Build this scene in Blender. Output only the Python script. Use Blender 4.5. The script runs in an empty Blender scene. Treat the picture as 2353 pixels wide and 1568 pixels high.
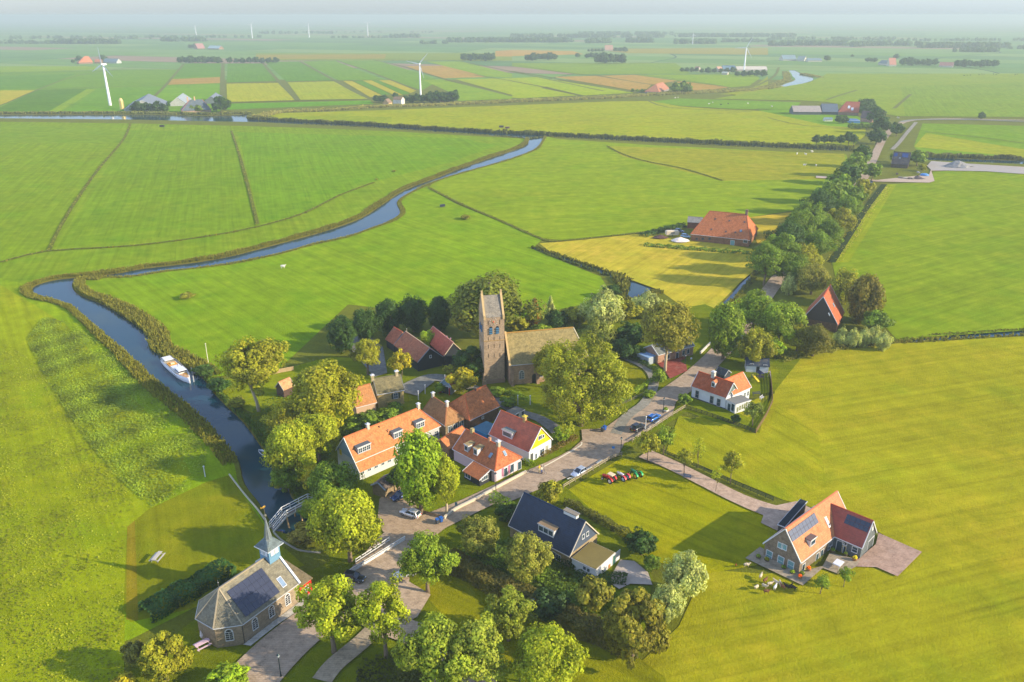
import bpy, math, random
import numpy as np
from mathutils import Vector, Matrix
from mathutils.geometry import delaunay_2d_cdt, tessellate_polygon
random.seed(7); rng = np.random.default_rng(7)
SC = bpy.context.scene; COL = SC.collection
# ------------------------------------------------------------------ camera
CAM_H = 92.0; PITCH = math.radians(22.0); FOC = 3151/1.7; CX, CY = 1176.5, 784.0
cam_d = bpy.data.cameras.new('camera'); cam = bpy.data.objects.new('camera', cam_d); COL.objects.link(cam)
cam.location = (0, 0, CAM_H); cam.rotation_euler = (math.radians(90)-PITCH, 0, 0)
cam_d.sensor_width = 36; cam_d.lens = 36*3151/4000; cam_d.clip_start = 1; cam_d.clip_end = 90000
SC.camera = cam
# ------------------------------------------------------------------ sun and sky
SUN_AZ, SUN_EL = math.radians(-14.5), math.radians(22.5)
sun_d = bpy.data.lights.new('sun', 'SUN'); sun_d.energy = 5.0; sun_d.angle = math.radians(.55); sun_d.color = (1, .86, .66)
sun = bpy.data.objects.new('sun', sun_d); COL.objects.link(sun); sun.location = (60, -20, 200)
sdir = Vector((math.cos(SUN_AZ)*math.cos(SUN_EL), math.sin(SUN_AZ)*math.cos(SUN_EL), math.sin(SUN_EL)))
sun.rotation_euler = sdir.to_track_quat('Z', 'Y').to_euler()
W = bpy.data.worlds.new('World'); SC.world = W; W.use_nodes = True
nt = W.node_tree; nt.nodes.clear()
o_ = nt.nodes.new('ShaderNodeOutputWorld'); b_ = nt.nodes.new('ShaderNodeBackground'); s_ = nt.nodes.new('ShaderNodeTexSky')
s_.sky_type = 'NISHITA'; s_.sun_disc = False; s_.sun_elevation = SUN_EL; s_.sun_rotation = SUN_AZ-math.radians(90)
s_.altitude = 100; s_.air_density = 1.3; s_.dust_density = 1.2; s_.ozone_density = 3.0
b_.inputs[1].default_value = .145
tn = nt.nodes.new('ShaderNodeVectorMath'); tn.operation = 'MULTIPLY'; tn.inputs[1].default_value = (.82, 1.0, 1.6)
nt.links.new(s_.outputs[0], tn.inputs[0])
vl = nt.nodes.new('ShaderNodeMix'); vl.data_type = 'RGBA'; vl.inputs[0].default_value = .45; vl.inputs[7].default_value = (2.55, 2.95, 3.05, 1)   # thin even veil of high haze
nt.links.new(tn.outputs[0], vl.inputs[6]); nt.links.new(vl.outputs[2], b_.inputs[0]); nt.links.new(b_.outputs[0], o_.inputs[0])
SC.view_settings.view_transform = 'Standard'; SC.view_settings.look = 'None'
SC.view_settings.exposure = .92; SC.view_settings.gamma = 1
cy_ = SC.cycles; cy_.use_denoising = True; cy_.max_bounces = 5; cy_.diffuse_bounces = 2; cy_.glossy_bounces = 3
cy_.transmission_bounces = 3; cy_.transparent_max_bounces = 6; cy_.volume_bounces = 0; cy_.caustics_reflective = False
cy_.caustics_refractive = False
# ------------------------------------------------------------------ survey helpers: where a sight line meets a level plane
SP, CP = math.sin(PITCH), math.cos(PITCH)
def at(x, y, h=0.0):
    u = (x-CX)/FOC; v = (y-CY)/FOC; t = (CAM_H-h)/(SP+v*CP)
    return (u*t, (CP-v*SP)*t)
def height_at(P, y):
    v = (y-CY)/FOC; return CAM_H-(SP*P[1]+v*P[1]*CP)/(CP-v*SP)
def ray(x, y):
    u = (x-CX)/FOC; v = (y-CY)/FOC; return Vector((u, CP-v*SP, -(SP+v*CP)))
def m_per_px(x, y, h=0.0):
    v = (y-CY)/FOC; return (CAM_H-h)/(SP+v*CP)/FOC
class Zm:
    def __init__(s, x, y, f): s.a = (x, y, f)
    def p(s, x, y): return ((s.a[0]+x*s.a[2])/1.7, (s.a[1]+y*s.a[2])/1.7)
    def __call__(s, x, y, h=0.0): return at(*s.p(x, y), h)
Z0 = Zm(0, 0, 1.7)
Z1 = Zm(700, 1900, .425); Z2 = Zm(1250, 1400, .425); Z3 = Zm(2900, 1850, .34); Z4 = Zm(1700, 1900, .4885)
Z5 = Zm(1400, 1050, .425); Z6 = Zm(2300, 1250, .34); Z7 = Zm(2000, 1600, .34); Z8 = Zm(2400, 1000, .4675)
T1 = Zm(0, 60, .425); T2 = Zm(1000, 60, .425); T3 = Zm(2000, 60, .425); T4 = Zm(3000, 60, .425); T5 = Zm(3000, 400, .425)
T6 = Zm(2400, 700, .2975); T7 = Zm(0, 2066, .38265); T8 = Zm(600, 1250, .41445)
Y1 = Zm(2040, 1780, .12755); Y2 = Zm(2860, 1380, .12755); Y3 = Zm(1450, 1200, .1913); Y4 = Zm(3350, 560, .17)
Y5 = Zm(2280, 1800, .12755); Y6 = Zm(1100, 2300, .595); Y7 = Zm(2700, 1650, .1913)
# ------------------------------------------------------------------ colours, materials
def lin(c): c /= 255.; return c/12.92 if c <= .04045 else ((c+.055)/1.055)**2.4
def rgb(r, g, b): return (lin(r), lin(g), lin(b), 1)
class NT:
    def __init__(s, name):
        s.m = bpy.data.materials.new(name); s.m.use_nodes = True; s.t = s.m.node_tree; s.t.nodes.clear()
        s.out = s.t.nodes.new('ShaderNodeOutputMaterial')
    def n(s, typ, ins=None, **kw):
        nd = s.t.nodes.new('ShaderNode'+typ)
        for k, v in kw.items(): setattr(nd, k, v)
        for k, v in (ins or {}).items():
            i = nd.inputs[k]
            if isinstance(v, bpy.types.NodeSocket): s.t.links.new(v, i)
            else: i.default_value = v
        return nd
    def math(s, op, a, b=0.0, c=0.0): return s.n('Math', {0: a, 1: b, 2: c}, operation=op).outputs[0]
    def mix(s, f, a, b, typ='MIX'):
        nd = s.n('Mix', data_type='RGBA', blend_type=typ)
        for i, v in ((0, f), (6, a), (7, b)):
            if isinstance(v, bpy.types.NodeSocket): s.t.links.new(v, nd.inputs[i])
            else: nd.inputs[i].default_value = v
        return nd.outputs[2]
    def scale(s, col, f): return s.n('VectorMath', {0: col, 3: f}, operation='SCALE').outputs[0]
    def noise(s, vec, sc, det=3.0, rough=.6): return s.n('TexNoise', {'Vector': vec, 'Scale': sc, 'Detail': det, 'Roughness': rough}).outputs[0]
    def ramp(s, f, a, b): return s.n('MapRange', {0: f, 1: a, 2: b, 3: 0.0, 4: 1.0}).outputs[0]
    def bump(s, h, st, dist=.1): return s.n('Bump', {'Height': h, 'Strength': st, 'Distance': dist}).outputs[0]
    def bsdf(s, col, rough=.8, spec=.3, metal=0.0, nrm=None, **kw):
        d = {'Base Color': col, 'Roughness': rough, 'Metallic': metal, 'Specular IOR Level': spec}
        if nrm: d['Normal'] = nrm
        d.update(kw)
        b = s.n('BsdfPrincipled', d); s.t.links.new(b.outputs[0], s.out.inputs[0]); return b
    def oc(s): return s.n('ObjectInfo').outputs['Color']
    def pos(s): return s.n('NewGeometry').outputs['Position']
    def uv(s): return s.n('UVMap').outputs[0]
M = {}
def mk_mats():
    # meadow: object colour with mowing streaks along U, patches and fine tufts
    t = NT('meadow'); p = t.pos(); uv = t.uv(); c = t.oc()
    st = t.noise(t.n('Mapping', {'Vector': uv, 'Scale': (.012, .55, 1)}).outputs[0], 1.0, 3.0)
    big = t.noise(p, .02, 4.0); med = t.noise(p, .16, 5.0, .65); fine = t.noise(p, 1.6, 5.0, .7); vf = t.noise(p, 5.0, 3.0, .7)
    su = t.n('SeparateXYZ', {0: uv}); wv = t.math('ADD', su.outputs[1], t.math('MULTIPLY', t.noise(p, .03, 2.0), 5.0)); fr = t.math('FRACT', t.math('DIVIDE', wv, 11.0))
    tr = t.math('MAXIMUM', t.math('SUBTRACT', 1.0, t.math('MULTIPLY', t.math('ABSOLUTE', t.math('SUBTRACT', fr, .30)), 28.0)), t.math('SUBTRACT', 1.0, t.math('MULTIPLY', t.math('ABSOLUTE', t.math('SUBTRACT', fr, .47)), 28.0)))
    tr = t.math('MULTIPLY', t.math('MAXIMUM', tr, 0.0), t.ramp(t.noise(p, .04, 3.0), .42, .6))
    f = t.math('ADD', t.math('MULTIPLY', t.ramp(st, .3, .7), .42), t.math('MULTIPLY', t.ramp(med, .3, .7), .46))
    f = t.math('SUBTRACT', f, t.math('MULTIPLY', tr, .24))
    f = t.math('ADD', f, t.math('MULTIPLY', t.ramp(fine, .25, .75), .42))
    f = t.math('ADD', f, t.math('MULTIPLY', t.ramp(vf, .2, .8), .35))
    f = t.math('ADD', f, t.math('MULTIPLY', t.ramp(big, .3, .7), .22))
    col = t.scale(t.mix(1.0, c, (.80, .68, .17, 1), 'MULTIPLY'), t.math('ADD', t.math('MULTIPLY', f, .78), .40))
    dry = t.ramp(t.math('ADD', t.math('MULTIPLY', med, .55), t.math('MULTIPLY', t.noise(p, .035, 3.0), .45)), .5, .66)
    col = t.mix(t.math('MULTIPLY', dry, .75), col, t.mix(1.0, col, (1.22, 1.0, 1.6, 1), 'MULTIPLY'))
    lush = t.ramp(t.noise(p, .05, 5.0, .6), .52, .66)
    col = t.mix(t.math('MULTIPLY', lush, .5), col, t.mix(1.0, col, (.70, .92, .8, 1), 'MULTIPLY'))
    t.bsdf(col, .95, .0, nrm=t.bump(t.math('ADD', fine, vf), .8, .4)); M['meadow'] = t.m
    # rough grass: same but clumpier
    t = NT('rough_grass'); p = t.pos(); c = t.mix(1.0, t.oc(), (1.0, .78, .35, 1), 'MULTIPLY')
    v = t.n('TexVoronoi', {'Vector': p, 'Scale': 1.1}).outputs[0]; fine = t.noise(p, 2.5, 5.0, .75); med = t.noise(p, .12, 4.0)
    f = t.math('ADD', t.math('MULTIPLY', t.ramp(fine, .25, .75), .8), t.math('MULTIPLY', t.ramp(med, .3, .7), .45))
    f = t.math('ADD', f, t.math('MULTIPLY', v, .35))
    col = t.scale(c, t.math('ADD', t.math('MULTIPLY', f, .6), .45))
    t.bsdf(col, .95, .05, nrm=t.bump(fine, .9, .5)); M['rough_grass'] = t.m
    # polder ground beyond the mapped fields
    t = NT('polder'); p = t.pos()
    q = t.n('Mapping', {'Vector': p, 'Rotation': (0, 0, .42)}).outputs[0]
    sx = t.n('SeparateXYZ', {0: q}); wob = t.math('MULTIPLY', t.noise(p, .0006, 2.0), 900.0)
    rx = t.math('DIVIDE', t.math('ADD', sx.outputs[0], wob), 620.0); fx = t.math('FLOOR', rx)
    off = t.n('TexWhiteNoise', {'W': fx}, noise_dimensions='1D').outputs[0]
    ry = t.math('ADD', t.math('DIVIDE', sx.outputs[1], 170.0), off); fy = t.math('FLOOR', ry)
    cell = t.n('TexWhiteNoise', {'Vector': t.n('CombineXYZ', {0: fx, 1: fy}).outputs[0]}, noise_dimensions='3D').outputs[0]
    cr = t.n('ValToRGB', {0: cell}); e = cr.color_ramp; e.interpolation = 'CONSTANT'
    pal = [(0, (118, 160, 78)), (.2, (128, 168, 72)), (.4, (138, 172, 84)), (.55, (112, 150, 80)), (.68, (150, 178, 92)), (.8, (168, 160, 100)), (.87, (176, 150, 116)), (.92, (122, 160, 74))]
    e.elements[0].color = rgb(*pal[0][1]); e.elements[1].position = pal[1][0]; e.elements[1].color = rgb(*pal[1][1])
    for a, b in pal[2:]:
        k = e.elements.new(a); k.color = rgb(*b)
    line = t.math('MAXIMUM', t.math('GREATER_THAN', t.math('ABSOLUTE', t.math('SUBTRACT', t.math('FRACT', rx), .5)), .4965), t.math('GREATER_THAN', t.math('ABSOLUTE', t.math('SUBTRACT', t.math('FRACT', ry), .5)), .487))
    col = t.mix(line, cr.outputs[0], rgb(70, 95, 62))
    n1 = t.noise(p, .3, 5.0, .7); n2 = t.noise(p, .01, 4.0)
    col = t.scale(col, t.math('ADD', t.math('MULTIPLY', t.math('ADD', n1, n2), .5), .42))
    t.bsdf(t.scale(col, .66), .95, .05); M['polder'] = t.m
    # foliage: object colour with leaf tint
    t = NT('foliage'); c = t.mix(1.0, t.oc(), (1.0, .86, .35, 1), 'MULTIPLY'); a = t.n('Attribute', attribute_name='tint'); tint = a.outputs['Fac']
    sep = t.n('SeparateXYZ', {0: a.outputs['Vector']})
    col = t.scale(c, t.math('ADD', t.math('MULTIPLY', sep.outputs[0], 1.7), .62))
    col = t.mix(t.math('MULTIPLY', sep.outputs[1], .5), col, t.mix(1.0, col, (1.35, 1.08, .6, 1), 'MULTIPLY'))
    pb = t.n('BsdfPrincipled', {'Base Color': col, 'Roughness': .62, 'Specular IOR Level': .22})
    tr = t.n('BsdfTranslucent', {'Color': t.mix(1.0, col, (1.25, 1.3, .6, 1), 'MULTIPLY')})
    mx = t.n('MixShader', {0: .34, 1: pb.outputs[0], 2: tr.outputs[0]}); t.t.links.new(mx.outputs[0], t.out.inputs[0]); M['foliage'] = t.m
    # bark
    t = NT('bark'); c = t.oc(); q = t.n('TexCoord').outputs['Object']
    nz = t.noise(t.n('Mapping', {'Vector': q, 'Scale': (6, 6, 1.2)}).outputs[0], 1.5, 5.0)
    t.bsdf(t.scale(c, t.math('ADD', nz, .5)), .9, .1, nrm=t.bump(nz, .6, .06)); M['bark'] = t.m
    # pantiles / slates: rows and columns from the surface's own coordinates
    def tiles(name, cw, rh, moss, wob, rough=.75, spec=.25, cvar=.35, tn=(.86, .87, .78, 1)):
        t = NT(name); c = t.oc(); uv = t.uv(); sx = t.n('SeparateXYZ', {0: uv}); p = t.pos()
        rv = t.math('DIVIDE', sx.outputs[1], rh); ru = t.math('ADD', t.math('DIVIDE', sx.outputs[0], cw), t.math('MULTIPLY', t.math('FLOOR', rv), .5 if wob else 0.0))
        w = t.n('TexWhiteNoise', {'Vector': t.n('CombineXYZ', {0: t.math('FLOOR', ru), 1: t.math('FLOOR', rv)}).outputs[0]}, noise_dimensions='3D')
        n1 = t.noise(p, .9, 5.0, .7); n2 = t.noise(p, 3.5, 4.0, .7)
        f = t.math('ADD', t.math('MULTIPLY', w.outputs[0], cvar), t.math('ADD', t.math('MULTIPLY', t.ramp(n1, .3, .7), .5), t.math('MULTIPLY', t.ramp(n2, .3, .7), .28)))
        row = t.ramp(t.math('FRACT', rv), 0.0, .22)
        col = t.scale(t.mix(1.0, c, tn, 'MULTIPLY'), t.math('MULTIPLY', t.math('ADD', f, .42), t.math('ADD', t.math('MULTIPLY', row, .28), .76)))
        mo = t.ramp(t.math('ADD', t.math('MULTIPLY', n1, .6), t.math('MULTIPLY', t.noise(p, .35, 3.0), .4)), .52, .68)
        col = t.mix(t.math('MULTIPLY', mo, moss[1]), col, moss[0])
        h = t.math('ADD', t.math('FRACT', rv), t.math('ABSOLUTE', t.math('SUBTRACT', t.math('FRACT', ru), .5)))
        t.bsdf(col, rough, spec, nrm=t.bump(h, .5, .08)); M[name] = t.m
    CL = (.72, .93, .84, 1)
    tiles('pantile', .26, .34, (rgb(128, 106, 78), .5), False, tn=CL)
    tiles('new_tile', .30, .34, (rgb(120, 110, 70), .04), False, cvar=.16, tn=CL)
    tiles('glazed_tile', .30, .36, (rgb(40, 50, 60), .05), False, .55, .3, .14)
    tiles('slate', .35, .28, (rgb(160, 136, 80), .35), True, .8, .2)
    tiles('brick', .42, .16, (rgb(110, 105, 90), .25), True, .9, .1, .3)
    tiles('pavers', .8, .4, (rgb(130, 124, 114), .4), True, .9, .15, .12, tn=(.84, .91, .89, 1))
    tiles('steel_roof', 1.1, .42, (rgb(100, 60, 50), .05), False, .55, .4, .12, tn=(.95, .9, .84, 1))
    # boards
    t = NT('boards'); c = t.oc(); uv = t.uv(); sx = t.n('SeparateXYZ', {0: uv}); k = t.math('DIVIDE', sx.outputs[1], .22)
    fr = t.math('FRACT', k); w = t.n('TexWhiteNoise', {'W': t.math('FLOOR', k)}, noise_dimensions='1D').outputs[0]
    col = t.scale(c, t.math('ADD', t.math('ADD', t.math('MULTIPLY', t.ramp(fr, 0.0, .15), .25), .62), t.math('ADD', t.math('MULTIPLY', w, .12), t.math('MULTIPLY', t.noise(t.pos(), 2.0), .16))))
    t.bsdf(col, .7, .25, nrm=t.bump(fr, .35, .04)); M['boards'] = t.m
    # painted wood / render / metal: plain with wear
    def plain(name, rough, spec, metal=0.0, a=.22, sc=1.4, **kw):
        t = NT(name); c = t.oc(); n = t.math('ADD', t.math('MULTIPLY', t.noise(t.pos(), sc, 5.0, .7), .7), t.math('MULTIPLY', t.noise(t.pos(), sc*7, 3.0), .3))
        t.bsdf(t.scale(c, t.math('ADD', t.math('MULTIPLY', n, a*2), 1-a)), rough, spec, metal, nrm=t.bump(n, .15, .03), **kw); M[name] = t.m
    plain('paint', .5, .4, a=.12); plain('render', .9, .15, a=.2); plain('wood', .85, .15, a=.3, sc=3.0); plain('metal', .4, .5, .6, a=.1)
    plain('stone', .9, .15, a=.35, sc=2.0); plain('plastic', .4, .5, a=.08); plain('fabric', .9, .1, a=.15, sc=6.0); plain('wool', 1.0, .05, a=.35, sc=9.0)
    plain('felt', .9, .1, a=.3, sc=.9); plain('skin', .6, .3, a=.05)
    t = NT('car_paint'); c = t.oc(); t.bsdf(c, .28, .5, .25, **{'Coat Weight': .6, 'Coat Roughness': .08}); M['car_paint'] = t.m
    t = NT('rubber'); t.bsdf((.018, .018, .02, 1), .8, .2); M['rubber'] = t.m
    t = NT('glass'); c = t.oc(); n = t.noise(t.pos(), .5)
    t.bsdf(t.scale(c, t.math('ADD', n, .5)), .08, .6, 0.0); M['glass'] = t.m
    # solar panel: cell grid
    t = NT('solar'); c = t.oc(); uv = t.uv(); sx = t.n('SeparateXYZ', {0: uv})
    g = t.math('MAXIMUM', t.math('GREATER_THAN', t.math('ABSOLUTE', t.math('SUBTRACT', t.math('FRACT', t.math('DIVIDE', sx.outputs[0], .16)), .5)), .45), t.math('GREATER_THAN', t.math('ABSOLUTE', t.math('SUBTRACT', t.math('FRACT', t.math('DIVIDE', sx.outputs[1], .16)), .5)), .45))
    t.bsdf(t.mix(t.math('MULTIPLY', g, .35), c, rgb(90, 96, 110)), .22, .5); M['solar'] = t.m
    # water
    t = NT('water'); p = t.pos(); n1 = t.noise(p, .35, 4.0); n2 = t.noise(t.n('Mapping', {'Vector': p, 'Scale': (1, 1, 1), 'Rotation': (0, 0, .6)}).outputs[0], 2.2, 4.0)
    mud = t.ramp(t.noise(p, .05, 4.0), .5, .68)
    t.bsdf(t.mix(t.math('MULTIPLY', mud, .4), t.oc(), rgb(58, 72, 58)), .06, .5, nrm=t.bump(t.math('ADD', n1, n2), .12, .12), IOR=1.33); M['water'] = t.m
    # gravel / sand / soil
    t = NT('soil'); c = t.oc(); p = t.pos(); n = t.noise(p, .5, 6.0, .75); m_ = t.noise(p, 6.0, 3.0)
    t.bsdf(t.scale(c, t.math('ADD', t.math('ADD', t.math('MULTIPLY', n, .6), t.math('MULTIPLY', m_, .3)), .55)), .95, .1, nrm=t.bump(m_, .5, .1)); M['soil'] = t.m
    # haze
    t = NT('haze'); v = t.n('VolumePrincipled', {'Color': (.60, .71, .665, 1), 'Density': .00024, 'Anisotropy': .10})
    t.t.links.new(v.outputs[0], t.out.inputs[1]); M['haze'] = t.m
mk_mats()
WHITE = rgb(205, 205, 200); CREAM = rgb(200, 190, 160); DARK = rgb(38, 42, 48); GLASSC = rgb(50, 68, 78)
# ------------------------------------------------------------------ object helpers
def tag(o, label=None, cat=None, group=None, kind=None):
    if label: o['label'] = label
    if cat: o['category'] = cat
    if group: o['group'] = group
    if kind: o['kind'] = kind
    return o
def link(name, me, parent=None, color=None, mat=None):
    o = bpy.data.objects.new(name, me); COL.objects.link(o)
    if parent is not None: o.parent = parent
    if color is not None: o.color = color
    if mat and not me.materials: me.materials.append(M[mat])
    return o
def empty(name, label, cat, loc=(0, 0, 0), rz=0.0, group=None):
    o = bpy.data.objects.new(name, None); COL.objects.link(o); o.empty_display_size = .5
    o.location = loc if len(loc) == 3 else (loc[0], loc[1], 0); o.rotation_euler = (0, 0, rz)
    return tag(o, label, cat, group)
def auto_uv(me, rot=0.0):
    n = len(me.loops); co = np.empty(len(me.vertices)*3); me.vertices.foreach_get('co', co); co = co.reshape(-1, 3)
    vi = np.empty(n, int); me.loops.foreach_get('vertex_index', vi)
    pn = np.empty(len(me.polygons)*3); me.polygons.foreach_get('normal', pn); pn = pn.reshape(-1, 3)
    lt = np.empty(len(me.polygons), int); me.polygons.foreach_get('loop_total', lt); ln = np.repeat(pn, lt, axis=0)
    u = np.stack([-ln[:, 1], ln[:, 0], np.zeros(n)], 1); L = np.linalg.norm(u, axis=1); flat = L < .02
    u[flat] = (math.cos(rot), math.sin(rot), 0); u /= np.linalg.norm(u, axis=1)[:, None]
    v = np.cross(ln, u); P = co[vi]
    uv = np.stack([(P*u).sum(1), (P*v).sum(1)], 1).ravel()
    me.uv_layers.new(name='UVMap').data.foreach_set('uv', uv)
class MB:
    def __init__(s): s.v = []; s.f = []
    def poly(s, pts):
        k = len(s.v); s.v += [tuple(p) for p in pts]; s.f.append(list(range(k, k+len(pts)))); return s
    def box(s, x0, x1, y0, y1, z0, z1):
        k = len(s.v); s.v += [(x0, y0, z0), (x1, y0, z0), (x1, y1, z0), (x0, y1, z0), (x0, y0, z1), (x1, y0, z1), (x1, y1, z1), (x0, y1, z1)]
        s.f += [[k+a for a in q] for q in ((0, 3, 2, 1), (4, 5, 6, 7), (0, 1, 5, 4), (1, 2, 6, 5), (2, 3, 7, 6), (3, 0, 4, 7))]; return s
    def hexa(s, bot, top):
        """closed solid from two rings of points"""
        k = len(s.v); n = len(bot); s.v += [tuple(p) for p in bot]+[tuple(p) for p in top]
        s.f.append([k+i for i in range(n)][::-1]); s.f.append([k+n+i for i in range(n)])
        for i in range(n): j = (i+1) % n; s.f.append([k+i, k+j, k+n+j, k+n+i])
        return s
    def beam(s, a, b, w, h=None):
        a, b = Vector(a), Vector(b); d = (b-a).normalized(); h = h or w
        up = Vector((0, 0, 1)) if abs(d.z) < .95 else Vector((1, 0, 0)); r = d.cross(up).normalized()*w/2; t = r.normalized().cross(d).normalized()*h/2
        return s.hexa([a-r-t, a+r-t, a+r+t, a-r+t], [b-r-t, b+r-t, b+r+t, b-r+t])
    def tube(s, pts, rad, n=8):
        k0 = len(s.v); P = [Vector(p) for p in pts]
        for i, p in enumerate(P):
            d = (P[min(i+1, len(P)-1)]-P[max(i-1, 0)]).normalized(); up = Vector((0, 0, 1)) if abs(d.z) < .9 else Vector((1, 0, 0))
            r = d.cross(up).normalized(); t = r.cross(d); R = rad[i] if isinstance(rad, (list, tuple)) else rad
            for j in range(n): a = 2*math.pi*j/n; s.v.append(tuple(p+r*R*math.cos(a)+t*R*math.sin(a)))
        for i in range(len(P)-1):
            for j in range(n): a = k0+i*n+j; b = k0+i*n+(j+1) % n; s.f.append([a, b, b+n, a+n])
        s.f.append([k0+j for j in range(n)][::-1]); s.f.append([k0+(len(P)-1)*n+j for j in range(n)]); return s
    def lathe(s, prof, c=(0, 0, 0), n=12):
        k = len(s.v)
        for r, z in prof:
            for j in range(n): a = 2*math.pi*j/n; s.v.append((c[0]+r*math.cos(a), c[1]+r*math.sin(a), c[2]+z))
        for i in range(len(prof)-1):
            for j in range(n): a = k+i*n+j; b = k+i*n+(j+1) % n; s.f.append([a, b, b+n, a+n])
        s.f.append([k+j for j in range(n)][::-1]); s.f.append([k+(len(prof)-1)*n+j for j in range(n)]); return s
    def ell(s, c, r, n=10, m=6, rot=None):
        k = len(s.v); R = rot or Matrix.Identity(3)
        for i in range(1, m):
            a = math.pi*i/m
            for j in range(n): b = 2*math.pi*j/n; q = R @ Vector((r[0]*math.sin(a)*math.cos(b), r[1]*math.sin(a)*math.sin(b), r[2]*math.cos(a))); s.v.append(tuple(q+Vector(c)))
        t = len(s.v); s.v.append(tuple(R @ Vector((0, 0, r[2]))+Vector(c))); s.v.append(tuple(R @ Vector((0, 0, -r[2]))+Vector(c)))
        for i in range(m-2):
            for j in range(n): a = k+i*n+j; b = k+i*n+(j+1) % n; s.f.append([a, a+n, b+n, b])
        for j in range(n): s.f.append([t, k+j, k+(j+1) % n]); s.f.append([t+1, k+(m-2)*n+(j+1) % n, k+(m-2)*n+j])
        return s
    def build(s, name, mat, parent=None, color=None, smooth=False, rot=0.0, bevel=0.0):
        me = bpy.data.meshes.new(name); me.from_pydata(s.v, [], s.f); me.materials.append(M[mat]); me.update(); auto_uv(me, rot)
        if smooth: me.polygons.foreach_set('use_smooth', [True]*len(me.polygons))
        o = link(name, me, parent, color)
        if bevel:
            b = o.modifiers.new('bevel', 'BEVEL'); b.width = bevel; b.segments = 2
        return o
def copy_tree(o, parent=None):
    c = o.copy(); COL.objects.link(c); c.parent = parent
    for ch in list(o.children): copy_tree(ch, c)
    return c
# ================================================================== THE SETTING
LEVEL = [0.0]
def sheet(name, pts, mat, color, z, rot=0.0, kind='structure', label=None):
    """a level polygon (concave allowed)"""
    v = [Vector((p[0], p[1], z)) for p in pts]
    tr = tessellate_polygon([v]); F = []
    for t in tr:
        a, b, c = (v[i] for i in t)
        F.append(list(t) if (b-a).cross(c-a).z > 0 else list(t)[::-1])
    me = bpy.data.meshes.new(name); me.from_pydata([tuple(p) for p in v], [], F); me.materials.append(M[mat]); me.update(); auto_uv(me, rot)
    o = link(name, me, None, color); o['kind'] = kind
    if label: o['label'] = label
    return o
def g2(pts, z=Z0): return [z(*p) for p in pts]
def smooth_line(pts, n=4, closed=False):
    """Catmull-Rom through points"""
    P = [Vector(p).to_2d() if len(p) > 2 else Vector(p) for p in pts]; out = []; m = len(P)
    for i in range(m if closed else m-1):
        p1, p2 = P[i], P[(i+1) % m]; p0 = P[i-1] if (i or closed) else p1; p3 = P[(i+2) % m] if (closed or i+2 < m) else p2
        for k in range(n):
            t = k/n; out.append(.5*((2*p1)+(p2-p0)*t+(2*p0-5*p1+4*p2-p3)*t*t+(3*p1-p0-3*p2+p3)*t**3))
    if not closed: out.append(P[-1])
    return [(p.x, p.y) for p in out]
def ribbon(line, w, n=4):
    """outline polygon of a band along a world polyline; w = width or list"""
    L = smooth_line(line, n) if n > 1 else line; m = len(L); A, B = [], []
    for i in range(m):
        d = Vector(L[min(i+1, m-1)])-Vector(L[max(i-1, 0)]); d.normalize(); nn = Vector((-d.y, d.x))
        if isinstance(w, (list, tuple)): f = i/(m-1)*(len(w)-1); k = min(int(f), len(w)-2); ww = w[k]+(w[k+1]-w[k])*(f-k)
        else: ww = w
        A.append((L[i][0]+nn.x*ww/2, L[i][1]+nn.y*ww/2)); B.append((L[i][0]-nn.x*ww/2, L[i][1]-nn.y*ww/2))
    return A+B[::-1]
# ---- water bodies (banks read off the photograph)
RL = [(1216,318),(1205,335),(1130,361),(1060,386),(1000,409),(930,436),(880,468),(830,500),(760,526),(690,546),(600,570),(520,590),(420,606),(330,616),(250,630),(140,640),(88,652),(72,665),(88,680),(130,690),(170,705),(205,735),(250,775),(300,820),(350,870),(400,910),(450,950),(500,1000),(530,1035),(548,1062),(560,1110),(590,1150),(612,1185),(628,1218)]
RR = [(1250,313),(1240,331),(1225,345),(1170,366),(1100,386),(1030,406),(975,426),(930,449),(912,465),(920,488),(900,506),(850,525),(790,545),(720,560),(650,580),(600,591),(540,603),(450,615),(380,622),(300,634),(215,636),(178,642),(166,655),(182,676),(240,700),(300,735),(342,768),(350,800),(380,820),(440,848),(470,870),(492,900),(520,930),(560,968),(590,1008),(612,1040),(640,1070),(662,1110),(672,1140),(700,1165),(735,1190),(740,1212)]
rl, rr = smooth_line(g2(RL), 3), smooth_line(g2(RR), 3)
river = rl+g2([(660,1228),(700,1222)])+rr[::-1]
CANAL_TOP = g2([(-900,262),(0,264),(300,263),(480,266),(571,263),(574,274),(700,280),(850,287),(1000,297),(1120,304),(1245,309),(1400,317),(1600,327),(1800,336),(1962,343)])
CANAL_BOT = g2([(1960,348),(1800,341),(1600,332),(1400,322),(1250,314),(1215,319),(1120,311),(1000,303),(850,293),(700,286),(600,281),(480,279),(300,275),(0,272),(-900,268)])
canal = CANAL_TOP+CANAL_BOT
EAST = [(2128,362),(2200,364),(2353,369),(3200,396),(3200,408),(2353,377),(2200,371),(2130,368)]
POND = [(1432,640),(1470,650),(1510,665),(1490,680),(1455,686),(1436,690),(1430,668)]
ditch_main = ribbon(g2([(1226,568),(1250,578),(1290,592),(1340,610),(1400,630),(1440,646)]), [2.2,3.2,4,4,4,5])
far_river = T4(230,510)
FR = ribbon([T4(*p) for p in [(215,505),(255,530),(310,560),(330,595),(230,630),(120,660),(-120,700),(-330,735)]], [10,16,30,26,22,14,10,8])
avenue_ditch = ribbon(g2([(1745,610),(1720,640),(1690,675),(1655,712),(1630,745)]), [2,3,3,3,2.5])
east_ditch = ribbon(g2([(2045,786),(2100,783),(2160,777),(2250,770),(2353,764),(2600,748),(3000,730)]), [1.6,2,3,4,4.4,5,5])
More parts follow.
